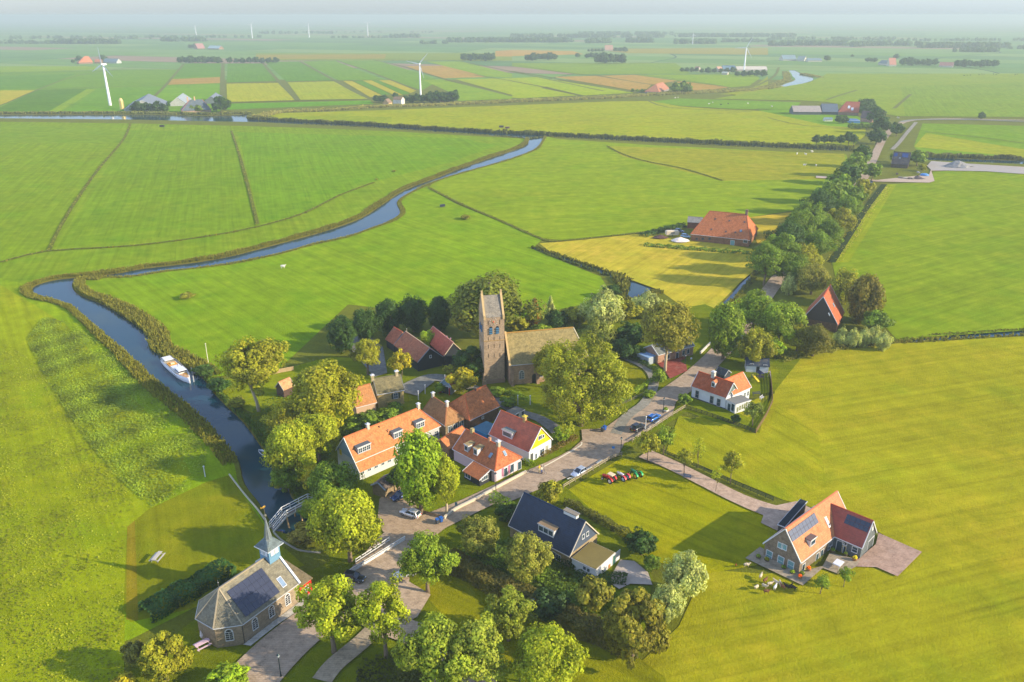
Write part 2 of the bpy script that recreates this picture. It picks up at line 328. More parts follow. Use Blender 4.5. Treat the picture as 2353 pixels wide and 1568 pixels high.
waters = [river, canal, g2(EAST), g2(POND), ditch_main, FR, avenue_ditch, east_ditch]
def carve_ground():
    V = []; Ed = []
    outer = [(-30000,-3000),(30000,-3000),(30000,45000),(-30000,45000)]
    near = [(-900,40),(900,40),(1000,1300),(-1000,1300)]
    for poly in [outer, near]+waters:
        k = len(V); n = len(poly); V += [Vector(p[:2]) for p in poly]; Ed += [(k+i, k+(i+1) % n) for i in range(n)]
    vo, eo, fo, ov, oe, of = delaunay_2d_cdt(V, Ed, [], 0, 1e-3)
    vs = [(p.x, p.y, 0) for p in vo]; fs = []; mi = []
    A = [np.array([p[:2] for p in q], float) for q in waters]; N = np.array(near, float)
    def inside(q, x, y):
        a, b = q, np.roll(q, -1, axis=0); c = (a[:, 1] > y) != (b[:, 1] > y)
        with np.errstate(divide='ignore', invalid='ignore'): xx = (b[:, 0]-a[:, 0])*(y-a[:, 1])/(b[:, 1]-a[:, 1])+a[:, 0]
        return (c & (x < xx)).sum() % 2 == 1
    for f in fo:
        a, b, c = (vs[i] for i in f[:3]); s = (b[0]-a[0])*(c[1]-a[1])-(b[1]-a[1])*(c[0]-a[0]); x, y = (a[0]+b[0]+c[0])/3, (a[1]+b[1]+c[1])/3
        if abs(s) < 1e-6 or any(inside(q, x, y) for q in A): continue
        fs.append(list(f) if s > 0 else list(f)[::-1]); mi.append(1 if inside(N, x, y) else 0)
    me = bpy.data.meshes.new('ground'); me.from_pydata(vs, [], fs); me.materials.append(M['polder']); me.materials.append(M['rough_grass']); me.polygons.foreach_set('material_index', mi); me.update(); auto_uv(me)
    o = link('ground', me, None, rgb(104, 122, 48)); o['kind'] = 'structure'
carve_ground()
names = ['river', 'canal', 'canal', 'pond', 'ditch_water', 'river', 'ditch_water', 'ditch_water']
WC = rgb(16, 54, 66)
for nm, poly in zip(names, waters):
    o = sheet(nm, poly, 'water', WC, -.32)
    # sloping bank down to the water bed
    n = len(poly); area = sum(poly[i][0]*poly[(i+1) % n][1]-poly[(i+1) % n][0]*poly[i][1] for i in range(n))
    P = poly if area > 0 else poly[::-1]; V = []; F = []
    for i in range(n):
        d = Vector(P[(i+1) % n])-Vector(P[i-1]); d = d.normalized() if d.length else Vector((1, 0)); q = (-d.y*.55, d.x*.55)
        V += [(P[i][0], P[i][1], .02), (P[i][0]+q[0], P[i][1]+q[1], -.9)]
    for i in range(n): j = (i+1) % n; F.append([2*i, 2*j, 2*j+1, 2*i+1])
    me = bpy.data.meshes.new('bank'); me.from_pydata(V, [], F); me.materials.append(M['rough_grass']); me.update(); auto_uv(me)
    b = link('bank', me, None, rgb(96, 100, 48)); b['kind'] = 'structure'
# ---- fields
LIME = rgb(132, 166, 50); MID = rgb(122, 158, 52); DEEP = rgb(92, 140, 42); OLIVE = rgb(154, 160, 50); YEL = rgb(172, 174, 84)
STRAW = rgb(196, 178, 88); BRN = rgb(168, 146, 124); YG = rgb(160, 172, 52); FAR1 = rgb(108, 154, 66); FAR2 = rgb(128, 166, 64); FAR3 = rgb(96, 146, 70)
fz = [.01]
def field(pts, color, a=None, z=Z0, mat='meadow', name='field', dz=.004, label=None):
    """a = two photo points giving the mowing direction"""
    P = [z(*p) for p in pts]; rot = 0.0
    if a: A, B = z(*a[0]), z(*a[1]); rot = math.atan2(B[1]-A[1], B[0]-A[0])
    fz[0] += dz; return sheet(name, P, mat, color, fz[0], rot, label=label)
def inset_bank(line, off):
    """a bank line moved away from the water (for field edges)"""
    m = len(line); out = []
    for i in range(m):
        d = Vector(line[min(i+1, m-1)])-Vector(line[max(i-1, 0)]); d.normalize(); out.append((line[i][0]-d.y*off, line[i][1]+d.x*off))
    return out
bl, br = inset_bank(rl, -1.0), inset_bank(rr, 1.0)   # just off the edges, on land
def wfield(P, color, rot=0.0, mat='meadow', name='field', dz=.004):
    fz[0] += dz; return sheet(name, P, mat, color, fz[0], rot)
def direc(a, b): A, B = Z0(*a), Z0(*b); return math.atan2(B[1]-A[1], B[0]-A[0])
# left of the river, upper block between canal and river
i_tip = min(range(len(bl)), key=lambda i: bl[i][0])
wfield(g2([(-900,276),(0,280),(300,284),(560,290),(700,294),(900,302),(1100,314),(1205,319)])+bl[:i_tip+1]+g2([(0,640),(-900,700)]), MID, direc((130,570),(300,300)))
field([(-300,283),(288,300),(112,578),(-300,640)], rgb(122,158,46), ((10,560),(240,320)))
field([(300,300),(530,302),(598,516),(420,540),(130,572)], rgb(116,156,46), ((150,560),(310,310)))
field([(545,304),(1060,318),(1140,335),(1040,372),(830,425),(700,490),(600,514)], rgb(112,158,46), ((620,500),(600,320)))
field([(0,286),(300,300),(290,330),(0,328)], rgb(120,158,60), ((0,300),(290,310)))
# south-west meadow
wfield(bl[i_tip:]+g2([(600,1240),(560,1340),(300,1470),(-500,1700),(-700,700),(0,640)]), rgb(134,170,38), direc((280,1500),(130,900)), 'meadow')
field([(0,655),(60,690),(150,745),(230,830),(310,920),(400,1010),(440,1090),(350,1170),(290,1215),(285,1568),(-200,1700),(-200,660)], rgb(144,168,40), ((280,1500),(60,800)))
WEED = [(100,728),(170,745),(240,800),(300,850),(360,905),(420,965),(475,1035),(470,1090),(440,1120),(350,1170),(260,1090),(180,990),(110,880),(60,780)]
field([(292,1212),(340,1172),(475,1108),(528,1092),(560,1140),(600,1196),(622,1232),(700,1300),(620,1330),(560,1352),(440,1400),(300,1430),(284,1400)], rgb(128,142,40), ((292,1212),(290,1420)))
field([(292,1212),(310,1196),(318,1425),(290,1425)], rgb(142,138,60), ((300,1212),(300,1420)), name='mown_strip')
# centre-left meadow between river and village
j0 = min(range(len(br)), key=lambda i: (br[i][0]-Z0(166,655)[0])**2+(br[i][1]-Z0(166,655)[1])**2)
j1 = min(range(len(br)), key=lambda i: (br[i][0]-Z0(975,426)[0])**2+(br[i][1]-Z0(975,426)[1])**2)
j2 = min(range(len(br)), key=lambda i: (br[i][0]-Z0(470,870)[0])**2+(br[i][1]-Z0(470,870)[1])**2)
wfield(br[j1:j2+1]+g2([(640,850),(800,700),(1150,740),(1340,700),(1395,660),(1380,636),(1300,604),(1222,572),(1245,552),(1150,510),(1050,470),(990,436)]), rgb(124,164,48), direc((480,760),(330,660)))
field([(480,876),(560,868),(640,852),(760,820),(900,830),(900,900),(700,950),(600,960),(560,940)], rgb(128,150,44), ((500,870),(700,840)))
# between river and avenue, north
wfield(br[:j1]+g2([(985,432),(1060,470),(1160,510),(1245,548),(1290,552),(1450,536),(1560,524),(1720,500),(1850,480),(1900,430),(1950,378),(1945,356),(1700,344),(1500,334),(1280,320)]), rgb(132,164,54), direc((1000,440),(1800,400)))
field([(1395,336),(1640,344),(1940,354),(1945,382),(1900,412),(1660,416),(1560,392),(1430,360)], rgb(148,160,72), ((1400,340),(1940,370)))
field([(1240,560),(1290,556),(1450,540),(1560,534),(1660,560),(1740,575),(1738,618),(1700,650),(1640,712),(1590,720),(1512,666),(1440,640),(1340,604),(1262,578)], rgb(184,182,104), ((1600,700),(1740,590)))
field([(1720,500),(1840,486),(1845,500),(1760,560),(1740,560)], rgb(186,172,100), ((1720,510),(1840,490)))
# right side
field([(2032,425),(2130,418),(2145,395),(2200,392),(2600,402),(3000,420),(3000,728),(2353,760),(2160,773),(2060,780),(1985,700),(1920,640),(1912,604)], rgb(128,160,54), ((2060,770),(2600,600)))
field([(2032,425),(2060,424),(1950,604),(1912,604)], rgb(142,166,44), ((2040,430),(1930,600)))
field([(2120,284),(2353,290),(3000,300),(3000,384),(2353,362),(2110,352),(2100,336)], rgb(116,158,60), ((2130,300),(2353,340)))
field([(2128,306),(2353,344),(2900,420),(2353,362),(2100,338)], rgb(150,168,66), ((2130,310),(2353,345)))
# south-east field
field([(1860,810),(2060,790),(2353,774),(3200,745),(3200,1900),(1400,1900),(1475,1520),(1560,1440),(1620,1310),(1760,1320),(1900,1300),(2100,1270),(1960,1190),(1800,1150),(1530,1040),(1600,960),(1780,905),(1780,850)], rgb(156,165,58), ((1800,1100),(2353,1000)))
field([(1560,955),(1740,1000),(1790,930),(1880,1000),(1900,1120),(1800,1150),(1530,1040)], rgb(152,164,50), ((1560,960),(1780,1100)))
# tractor lawn
field([(1300,1130),(1430,1052),(1520,1072),(1760,1180),(1800,1210),(1740,1300),(1620,1320),(1500,1290),(1380,1215)], rgb(148,160,24), ((1310,1130),(1700,1290)), name='lawn')
# village greens
field([(600,950),(760,830),(1000,830),(1240,760),(1620,700),(1860,800),(1780,900),(1590,940),(1300,1120),(1480,1280),(1500,1330),(1470,1520),(1400,1900),(300,1900),(280,1560),(440,1430),(700,1320),(760,1290),(700,1180),(640,1080),(560,960)], rgb(112,132,40), name='village_green', mat='meadow')
field([(960,1350),(1030,1320),(1200,1400),(1450,1500),(1530,1560),(1560,1700),(1330,1700),(1200,1560),(1050,1450)], rgb(134,146,34), ((1000,1350),(1450,1550)), name='lawn')
field([(1555,938),(1580,915),(1620,920),(1720,960),(1775,905),(1770,870),(1740,850),(1790,850),(1765,930),(1745,996),(1640,970)], rgb(118,140,28), name='lawn')
field([(1430,830),(1470,838),(1495,862),(1488,890),(1440,912),(1420,880)], rgb(134,146,36), name='lawn')
field([(960,1150),(1010,1130),(1100,1110),(1195,1100),(1060,1175),(1000,1195)], rgb(124,144,36), name='lawn')
# far blocks north of the canal
def ff(z, pts, c, a=None): return field(pts, c, a, z)
ff(T1, [(0,470),(880,470),(880,500),(0,530)], FAR2); ff(T1, [(-900,545),(1150,500),(1640,500),(1700,448),(2030,440),(2030,900),(1000,900),(-900,900)], FAR1)
ff(T1, [(0,560),(700,540),(370,670),(0,680)], FAR3); ff(T1, [(0,692),(320,692),(60,810),(0,830)], YEL); ff(T1, [(340,688),(800,676),(430,895),(0,900),(0,850)], rgb(90,136,66))
ff(T1, [(800,680),(880,684),(540,895),(440,895)], FAR2, ((800,680),(500,890))); ff(T1, [(900,680),(1500,650),(1380,780),(1240,895),(600,895)], rgb(104,156,58))
ff(T1, [(1560,590),(2020,570),(2030,625),(1540,640)], BRN, ((1560,620),(2020,600))); ff(T1, [(1520,650),(2020,640),(2025,780),(1400,785)], rgb(112,164,58))
ff(T1, [(1690,450),(2030,448),(2025,560),(1600,575)], FAR3)
ff(T2, [(-260,445),(60,445),(190,605),(-270,620)], FAR3, ((0,450),(100,600))); ff(T2, [(-270,630),(220,622),(360,782),(-265,800)], rgb(162,176,74), ((0,640),(120,780)))
ff(T2, [(-270,815),(1050,785),(1080,815),(-270,870)], rgb(100,160,56)); ff(T2, [(80,430),(400,425),(700,600),(280,610)], FAR3, ((80,430),(290,610)))
ff(T2, [(290,618),(720,608),(1040,770),(410,780)], rgb(154,174,72), ((290,618),(420,780))); ff(T2, [(420,425),(720,418),(1180,595),(760,600)], FAR1, ((420,425),(760,600)))
ff(T2, [(800,605),(880,605),(1150,735),(1050,755)], YEL); ff(T2, [(890,605),(980,602),(1240,728),(1160,735)], FAR3)
ff(T2, [(980,602),(1060,600),(1350,735),(1260,730)], YEL); ff(T2, [(1060,600),(1130,600),(1420,720),(1350,732)], FAR3); ff(T2, [(1130,600),(1230,596),(1490,690),(1420,716)], YEL)
ff(T2, [(760,418),(1100,414),(1490,530),(1680,600),(1530,690),(1490,680),(1240,596)], FAR1, ((760,418),(1240,596)))
ff(T2, [(1380,470),(1740,465),(2120,570),(1700,582)], rgb(172,150,128), ((1380,470),(1700,580))); ff(T2, [(1540,600),(1700,590),(2353,745),(2353,770),(1860,790),(1760,700)], FAR2)
ff(T2, [(1830,590),(2353,580),(2700,650),(2353,735)], rgb(150,176,64), ((1830,590),(2353,735))); ff(T2, [(1560,425),(1880,425),(2353,540),(2353,575),(2120,565)], FAR2, ((1560,425),(2120,565)))
ff(T2, [(0,350),(2353,350),(2353,418),(0,418)], rgb(124,150,84)); ff(T2, [(0,365),(1200,360),(1180,400),(0,405)], rgb(150,146,94))
ff(T2, [(2200,330),(2353,320),(2353,380),(2200,380)], rgb(176,146,104))
ff(T3, [(0,580),(230,570),(1130,715),(640,740)], rgb(150,180,54), ((0,580),(640,740))); ff(T3, [(0,615),(600,740),(80,765),(0,760)], rgb(150,178,56), ((0,615),(600,740)))
ff(T3, [(380,568),(780,558),(1280,640),(1240,680),(1100,690)], rgb(172,150,128), ((380,568),(1100,690))); ff(T3, [(800,556),(1130,550),(1520,605),(1290,640)], rgb(172,150,128), ((800,556),(1290,640)))
ff(T3, [(1470,620),(1560,610),(2000,665),(1760,695),(1640,690)], rgb(172,150,128)); ff(T3, [(1150,550),(1530,545),(2230,545),(2280,580),(2180,650),(2010,665)], FAR2, ((1150,550),(2010,665)))
ff(T3, [(0,320),(560,330),(660,360),(0,378)], rgb(178,152,110)); ff(T3, [(700,310),(2353,300),(2353,365),(1060,350)], rgb(150,150,96)); ff(T3, [(0,440),(1500,440),(1640,540),(600,545),(0,470)], rgb(122,158,74))
ff(T3, [(2353,560),(2200,680),(1900,730),(2353,740)], rgb(140,160,66))
# big yellow-green strip between the two canals
ff(Z0, [(590,262),(850,255),(1200,242),(1400,234),(1500,233),(1560,245),(1650,252),(1900,262),(1990,290),(1988,312),(1960,337),(1700,330),(1300,312),(1000,293),(800,281),(640,272)], rgb(152,170,62), ((700,270),(1500,250)))
ff(Z0, [(600,276),(660,270),(760,266),(900,270),(900,282),(700,280)], rgb(140,164,56))
ff(Z0, [(1500,234),(1560,227),(1840,236),(1830,252),(1700,252),(1560,244)], rgb(112,158,70), ((1500,234),(1830,250)))
ff(Z0, [(1640,228),(1860,190),(1900,170),(2353,170),(3000,200),(3000,265),(2353,270),(2060,268),(1900,235),(1840,232)], rgb(130,160,76), ((1700,230),(2353,220)))
ff(Z0, [(2070,200),(2353,190),(2353,270),(2080,268)], rgb(122,156,78), ((2070,210),(2100,265)))
ff(Z0, [(1740,254),(1830,250),(1960,262),(2000,285),(1990,296),(1900,290)], rgb(112,160,60))
# ---- paved roads and paths
PAV = rgb(182, 152, 130); rz = [.30]
def road(pts, color=PAV, z=Z0, mat='pavers', name='road'):
    rz[0] += .004; return sheet(name, [z(*p) for p in pts], mat, color, rz[0]-.25)
def path(line, w, color=PAV, z=Z0, mat='pavers', name='path', n=4):
    rz[0] += .004; return sheet(name, ribbon([z(*p) for p in line], w, n), mat, color, rz[0]-.25)
fz[0] = max(fz[0], .2); rz[0] = fz[0]+.27
path([(520,1640),(600,1540),(690,1455),(800,1375),(870,1300),(925,1235),(990,1205),(1080,1165),(1180,1118),(1305,1062),(1400,1005),(1500,935),(1580,880),(1640,825),(1700,760),(1745,700),(1790,640),(1850,570),(1920,490),(1975,425),(2005,370),(2030,320),(2060,290),(2100,277),(2200,274),(2353,277),(2800,284)], [9,8.5,8,8,8,7.5,6.5,5.5,5.5,5.5,6,7,6.5,6,6,5.5,5.5,5.5,5.5,5.5,5.5,5.5,5.5,5.5,5,4.5,4.5], rgb(180,152,128), name='road')
road([(868,1195),(872,1150),(900,1120),(935,1118),(950,1150),(965,1185),(1000,1205),(1045,1200),(1000,1235),(935,1240),(880,1225)], rgb(182,150,120), name='parking_area')
road([(1190,1100),(1225,1088),(1250,1072),(1300,1048),(1338,1014),(1336,990),(1420,985),(1500,925),(1510,935),(1440,1010),(1420,1050),(1280,1110),(1150,1165),(1120,1150)], rgb(180,152,128), name='parking_area')
road([(690,1440),(760,1380),(840,1310),(920,1240),(950,1260),(940,1340),(990,1370),(960,1420),(880,1470),(800,1420),(720,1420)], rgb(192,162,136), name='road')
road([(0,1500),(300,1470),(500,1395),(720,1255),(960,1095),(985,1010),(1000,960),(800,1000),(300,1250),(0,1350)], rgb(180,152,128), Z6, name='parking_area')
path([(900,1440),(1000,1480),(1080,1530),(1120,1620)], 5, rgb(192,162,136), name='road')
path([(1480,1045),(1540,1070),(1620,1110),(1700,1150),(1780,1180),(1830,1190)], [4.5,4,4,4,5,6], rgb(194,160,136), name='driveway')
road([(1760,1170),(1830,1155),(1870,1175),(1830,1220),(1790,1225),(1748,1205)], rgb(190,158,136), name='driveway')
ZR = Z3
road([(1560,700),(2060,920),(1780,1200),(1540,1095),(1250,1085),(1330,1000),(1530,830)], rgb(180,144,124), Z3, name='driveway')
road([(30,990),(200,860),(660,1150),(920,1080),(1000,930),(1350,1010),(1300,1090),(1120,1180),(920,1105),(690,1305)], rgb(166,146,122), Z3, name='terrace')
path([(740,1568),(770,1530),(830,1480),(870,1440)], 3.2, rgb(172,150,124), name='path')
road([(590,1472),(660,1482),(900,1290),(1150,1125),(1225,1000),(1215,950),(1110,1078),(830,1285)], rgb(196,184,172), Z1, name='pavement')
road([(1400,740),(1480,600),(1590,610),(1700,700),(1735,800),(1560,792),(1470,835),(1420,800)], rgb(166,154,140), Z4, 'soil', 'gravel_drive')
# churchyard path, lane behind church and farmyard
path([(1415,1000),(1440,960),(1480,930),(1500,895),(1500,868),(1480,845),(1430,822)], 2.6, rgb(150,140,126), name='path')
path([(930,905),(970,880),(1000,870),(1050,880),(1100,900),(1180,945),(1240,965),(1290,1000)], [8,6,4.5,4,3,3,3,4], rgb(134,128,120), name='lane')
path([(1560,850),(1530,838),(1560,820)], 5, rgb(150,70,56), name='brick_terrace')
road([(810,500),(1000,460),(1120,530),(1130,600),(1020,650),(930,690),(850,560)], rgb(152,72,60), Z6, name='brick_terrace')
road([(790,785),(840,770),(880,800),(890,860),(860,870)], rgb(128,124,118), Z0, name='farmyard')
# roads in the distance
path([T4(*p) for p in [(1240,985),(1400,960),(1700,965),(2353,975),(3200,985)]] if False else [(2070,281),(2110,276),(2230,276),(2353,280),(2700,288)], 5, rgb(150,146,136), name='road')
path([(2105,282),(2085,305),(2065,330),(2050,345)], 3, rgb(158,146,130), name='track')
road([(440,680),(1000,720),(1480,670),(1520,560),(1600,555),(2353,600),(2353,625),(1500,635),(1530,730),(1480,745),(1000,735),(440,700)], rgb(176,156,136), T5, 'soil', 'track')
road([(1500,545),(1640,555),(2353,605),(3600,660),(3600,690),(2353,665),(2000,640),(1500,630),(1460,590)], rgb(158,150,140), T5, 'soil', 'gravel_yard')
# ditches and reedy margins as dark bands in the fields
def ditch(line, w, c=rgb(66,84,38), z=Z0, n=3): 
    fz[0] += .004; o = sheet('ditch', ribbon([z(*p) for p in line], w, n), 'rough_grass', c, fz[0]); return o
DL = [[(300,284),(285,320),(230,385),(180,455),(140,520),(112,578)], [(532,302),(548,350),(565,410),(580,470),(592,516)],
      [(0,604),(112,578),(300,566),(470,545),(600,520),(700,490),(780,450),(860,420)], [(985,432),(1060,470),(1150,508),(1240,548),(1290,555),(1450,538),(1560,524),(1700,502)],
      [(1395,336),(1420,350),(1470,368),(1560,386),(1610,400),(1660,416)]]
for l in DL: ditch(l, 1.8, rgb(96,116,50))
ditch([(2032,425),(1990,480),(1950,545),(1912,604)], [3,3,2.5,2.5], rgb(50,72,44))
for z, l, w in [(T1, [(-500,550),(600,520),(1250,500),(1640,498)], 7), (T1, [(340,684),(1180,655),(1520,645)], 5), (T1, [(1290,470),(740,550),(340,690),(60,810),(-200,900)], 5), (T1, [(1690,450),(1570,590),(1520,650),(1380,785)], 8),
     (T1, [(2050,440),(2045,600),(2045,740)], 12), (T2, [(60,440),(200,600),(290,690),(380,782)], 10), (T2, [(400,425),(720,600),(880,690),(1050,770)], 10), (T2, [(740,418),(960,490),(1250,600),(1500,700)], 8),
     (T2, [(1090,414),(1380,480),(1740,590),(2353,745)], 9), (T2, [(1880,425),(2353,520),(3200,700)], 7), (T2, [(2000,550),(2353,605)], 7), (T2, [(-270,808),(300,790),(1050,772)], 6), (T2, [(-270,625),(700,604),(1240,598)], 4),
     (T3, [(0,515),(300,565),(700,640),(1160,718)], 9), (T3, [(0,608),(330,670),(640,740)], 8), (T3, [(780,558),(1280,640)], 8), (T3, [(1200,548),(1600,600),(2000,665)], 7), (T3, [(0,440),(700,450),(1500,440)], 6), (T3, [(0,450),(640,548),(1200,548),(2353,545)], 6),
     (T3, [(1060,432),(2353,470)], 8), (T2, [(0,420),(1200,412),(2353,425)], 7), (T3, [(1240,785),(1440,850),(1980,880),(2200,890)], 4), (T3, [(0,1010),(800,960),(1500,920),(2100,900)], 1.6), (T4, [(0,485),(900,485)], 7), (T4, [(0,945),(350,1020),(980,1045)], 3),
     (T4, [(-100,870),(0,865),(800,905)], 3), (T4, [(1440,1075),(1900,1120),(2353,1180)], 3), (T4, [(540,780),(640,745),(820,690)], 7), (T4, [(1160,860),(1310,730)], 7), (T4, [(100,480),(60,560),(-100,650)], 8)]:
    ditch(l, w*.55, rgb(104,122,74), z)
# the haze: one closed box of even air round everything
hb = MB().box(-26000, 26000, -400, 30000, -2.0, 96.0).build('haze', 'haze'); hb['kind'] = 'stuff'; hb['label'] = 'pale summer haze lying over the polder'
# ================================================================== BUILDERS
class House:
    """rectangular building found from its eave corners; local frame: s along the eave, t inward, z up"""
    def __init__(s, name, label, z, E0, E1, he, E2=None, R0=None, R1=None, W=None, hr=None, gable=(True, True), ov=.28, iv=.18, cat='house', group=None, ext=0, fit0=False):
        P0, P1 = Vector(z(*E0, he)), Vector(z(*E1, he)); P0 = P0-(P1-P0).normalized()*ext; s.z = z; s.ov = ov; s.iv = iv; s.he = he
        L = (P1-P0).length; u = (P1-P0)/L; v = Vector((-u.y, u.x)); s.swap = False
        side = 1
        ref = E2 or R1 or R0
        if ref:
            Q = Vector(z(*ref, he if E2 else he+3)); side = 1 if (Q-P1).dot(v) > 0 else -1
        if W: side = 1 if v.y > 0 else -1
        if side < 0: P0, P1 = P1, P0; u = -u; v = -v; s.swap = True; R0, R1 = R1, R0; gable = gable[::-1]
        s.L = L; s.o = P0; s.u = u; s.v = v
        if E2: W = abs((Vector(z(*E2, he))-P0).dot(v))
        s.W = W or 0
        if not s.W:
            p = s.hit_local(('s', 0.0 if R0 else L), *(R0 or R1)); s.W = 2*p[1]; hr = hr or p[2]
        s.h0 = s.h1 = 0.0
        if hr is None:
            zs = []
            if R0: p = s.hit_local(('t', s.W/2), *R0); zs.append(p[2]); s.h0 = p[0]
            if R1: p = s.hit_local(('t', s.W/2), *R1); zs.append(p[2]); s.h1 = s.L-p[0]
            hr = sum(zs)/len(zs)
        if fit0 and s.h0 < 0 and not s.swap: P0 = P0+u*s.h0; s.L -= s.h0; L = s.L; s.o = P0; s.h0 = 0.0
        if fit0 and s.h1 < 0 and s.swap: s.L -= s.h1; L = s.L; s.h1 = 0.0
        if gable[0] is True: s.h0 = 0.0
        elif gable[0] is not False: s.h0 = gable[0]
        if gable[1] is True: s.h1 = 0.0
        elif gable[1] is not False: s.h1 = gable[1]
        s.h0 = max(s.h0, 0); s.h1 = max(s.h1, 0)
        s.hr = hr; s.k = (hr-he)/(s.W/2)
        s.root = empty(name, label, cat, (P0.x, P0.y, 0), math.atan2(u.y, u.x), group)
        print('HOUSE %-22s L%.1f W%.1f he%.1f hr%.1f hips %.1f %.1f' % (name, L, s.W, he, hr, s.h0, s.h1))
    def hit_local(s, plane, px, py, raw=False):
        d = ray(*(s.z.p(px, py))); O = Vector((0, 0, CAM_H)); o = O-Vector((s.o.x, s.o.y, 0))
        ol = Vector((o.x*s.u.x+o.y*s.u.y, o.x*s.v.x+o.y*s.v.y, o.z)); dl = Vector((d.x*s.u.x+d.y*s.u.y, d.x*s.v.x+d.y*s.v.y, d.z))
        k, c = plane
        if k == 's': q = (c-ol.x)/dl.x
        elif k == 't': q = (c-ol.y)/dl.y
        elif k == 'z': q = (c-ol.z)/dl.z
        elif k == 'n': q = (s.he+ol.y*s.k-ol.z)/(dl.z-dl.y*s.k)             # near slope z = he + t k
        elif k == 'f': q = (s.he+(s.W-ol.y)*s.k-ol.z)/(dl.z+dl.y*s.k)
        elif k == 'h0': kk = (s.hr-s.he)/s.h0; q = (s.he+ol.x*kk-ol.z)/(dl.z-dl.x*kk)
        elif k == 'h1': kk = (s.hr-s.he)/s.h1; q = (s.he+(s.L-ol.x)*kk-ol.z)/(dl.z+dl.x*kk)
        return ol+dl*q
    def side(s, w):
        if w in 'nf': return w
        return {'0': '1' if s.swap else '0', '1': '0' if s.swap else '1'}[w]
    def wpl(s, w):
        w = s.side(w); return {'n': ('t', s.ov), 'f': ('t', s.W-s.ov), '0': ('s', s.iv if s.h0 == 0 else s.ov), '1': ('s', s.L-(s.iv if s.h1 == 0 else s.ov))}[w]
    def wp(s, w, a, z, out=0.0):
        k, c = s.wpl(w); w = s.side(w); o = -out if w in 'n0' else out
        return (a, c+o, z) if k == 't' else (c+o, a, z)
    def walls(s, color, mat='brick', gable_color=None, gable_mat='boards', plinth=None):
        a = s.iv if s.h0 == 0 else s.ov; b = s.L-(s.iv if s.h1 == 0 else s.ov); n, f = s.ov, s.W-s.ov
        zt = s.he+s.ov*s.k-.16; zr = s.hr-.18; m = MB(); s.zt = zt
        m.poly([(a, n, -.2), (b, n, -.2), (b, n, zt), (a, n, zt)]); m.poly([(b, f, -.2), (a, f, -.2), (a, f, zt), (b, f, zt)])
        m.poly([(a, f, -.2), (a, n, -.2), (a, n, zt), (a, f, zt)]); m.poly([(b, n, -.2), (b, f, -.2), (b, f, zt), (b, n, zt)])
        for hh, q in ((s.h0, [(a, f, zt), (a, n, zt), (a, s.W/2, zr)]), (s.h1, [(b, n, zt), (b, f, zt), (b, s.W/2, zr)])):
            if hh == 0:
                if gable_color: MB().poly(q).build('gable', gable_mat, s.root, gable_color)
                else: m.poly(q)
        m.build('wall', mat, s.root, color)
        if plinth:
            q = MB().box(a-.04, b+.04, n-.04, f+.04, -.2, .35); q.build('plinth', 'stone', s.root, plinth)
    def roof(s, color, mat='pantile', verge=None, gutter=None, ridge=None, th=.15):
        L, Wd, he, hr = s.L, s.W, s.he, s.hr; h0, h1 = s.h0, s.h1; c = Wd/2; m = MB()
        A, B, C_, D_ = (0, 0, he), (L, 0, he), (L, Wd, he), (0, Wd, he); R, Q = (h0, c, hr), (L-h1, c, hr)
        dn = lambda p: (p[0], p[1], p[2]-th)
        faces = [[A, B, Q, R], [C_, D_, R, Q]]
        if h0 > 0: faces.append([D_, A, R])
        if h1 > 0: faces.append([B, C_, Q])
        for f in faces:
            m.poly(f); m.poly([dn(p) for p in f][::-1])
        ring = [A, B]+([C_] if h1 > 0 else [Q, C_])+([D_] if h0 > 0 else [D_, R])
        for i in range(len(ring)):
            p, q = ring[i], ring[(i+1) % len(ring)]; m.poly([p, dn(p), dn(q), q])
        r = m.build('roof', mat, s.root, color)
        rc = ridge or tuple(x*.8 for x in color[:3])+(1,)
        MB().beam((h0-.02, c, hr+.02), (L-h1+.02, c, hr+.02), .26, .12).build('ridge', 'stone', r, rc)
        for (hh, x0, x1, ends) in ((h0, 0, h0, (A, D_)), (h1, L, L-h1, (B, C_))):
            if hh > 0:
                for e in ends: MB().beam(e, (x1, c, hr), .22, .12).build('hip', 'stone', r, rc)
        if verge:
            for x, hh, sg in ((0, h0, -1), (L, h1, 1)):
                if hh == 0:
                    xx = x+sg*.02
                    v = MB()
                    for y in (0, Wd):
                        v.hexa([(xx-.06, y, he-.24), (xx+.06, y, he-.24), (xx+.06, y, he+.05), (xx-.06, y, he+.05)], [(xx-.06, c, hr-.24), (xx+.06, c, hr-.24), (xx+.06, c, hr+.05), (xx-.06, c, hr+.05)])
                    v.build('verge_board', 'paint', s.root, verge)
        if gutter:
            MB().box(-.02, L+.02, -.13, -.003, he-.14, he-.02).build('gutter', 'paint', s.root, gutter)
            MB().box(-.02, L+.02, Wd+.003, Wd+.13, he-.14, he-.02).build('gutter', 'paint', s.root, gutter)
        s.roof_o = r
    def basis(s, w):
        """unit vectors (along, outward) of a wall in local axes"""
        w = s.side(w)
        return {'n': (Vector((1, 0, 0)), Vector((0, -1, 0))), 'f': (Vector((1, 0, 0)), Vector((0, 1, 0))), '0': (Vector((0, 1, 0)), Vector((-1, 0, 0))), '1': (Vector((0, 1, 0)), Vector((1, 0, 0)))}[w]
    def win(s, w, px, py, wd, ht, color=WHITE, cols=2, rows=2, name='window', glass=GLASSC, arch=False, label=None, parent=None, shutters=None):
        k, c = s.wpl(w); p = s.hit_local((k, c), px, py); a = p.x if k == 't' else p.y
        al, ou = s.basis(w); C0 = Vector(s.wp(w, a, p.z)); return window(parent or s.root, C0, al, ou, wd, ht, color, cols, rows, name, glass, arch, label, shutters)
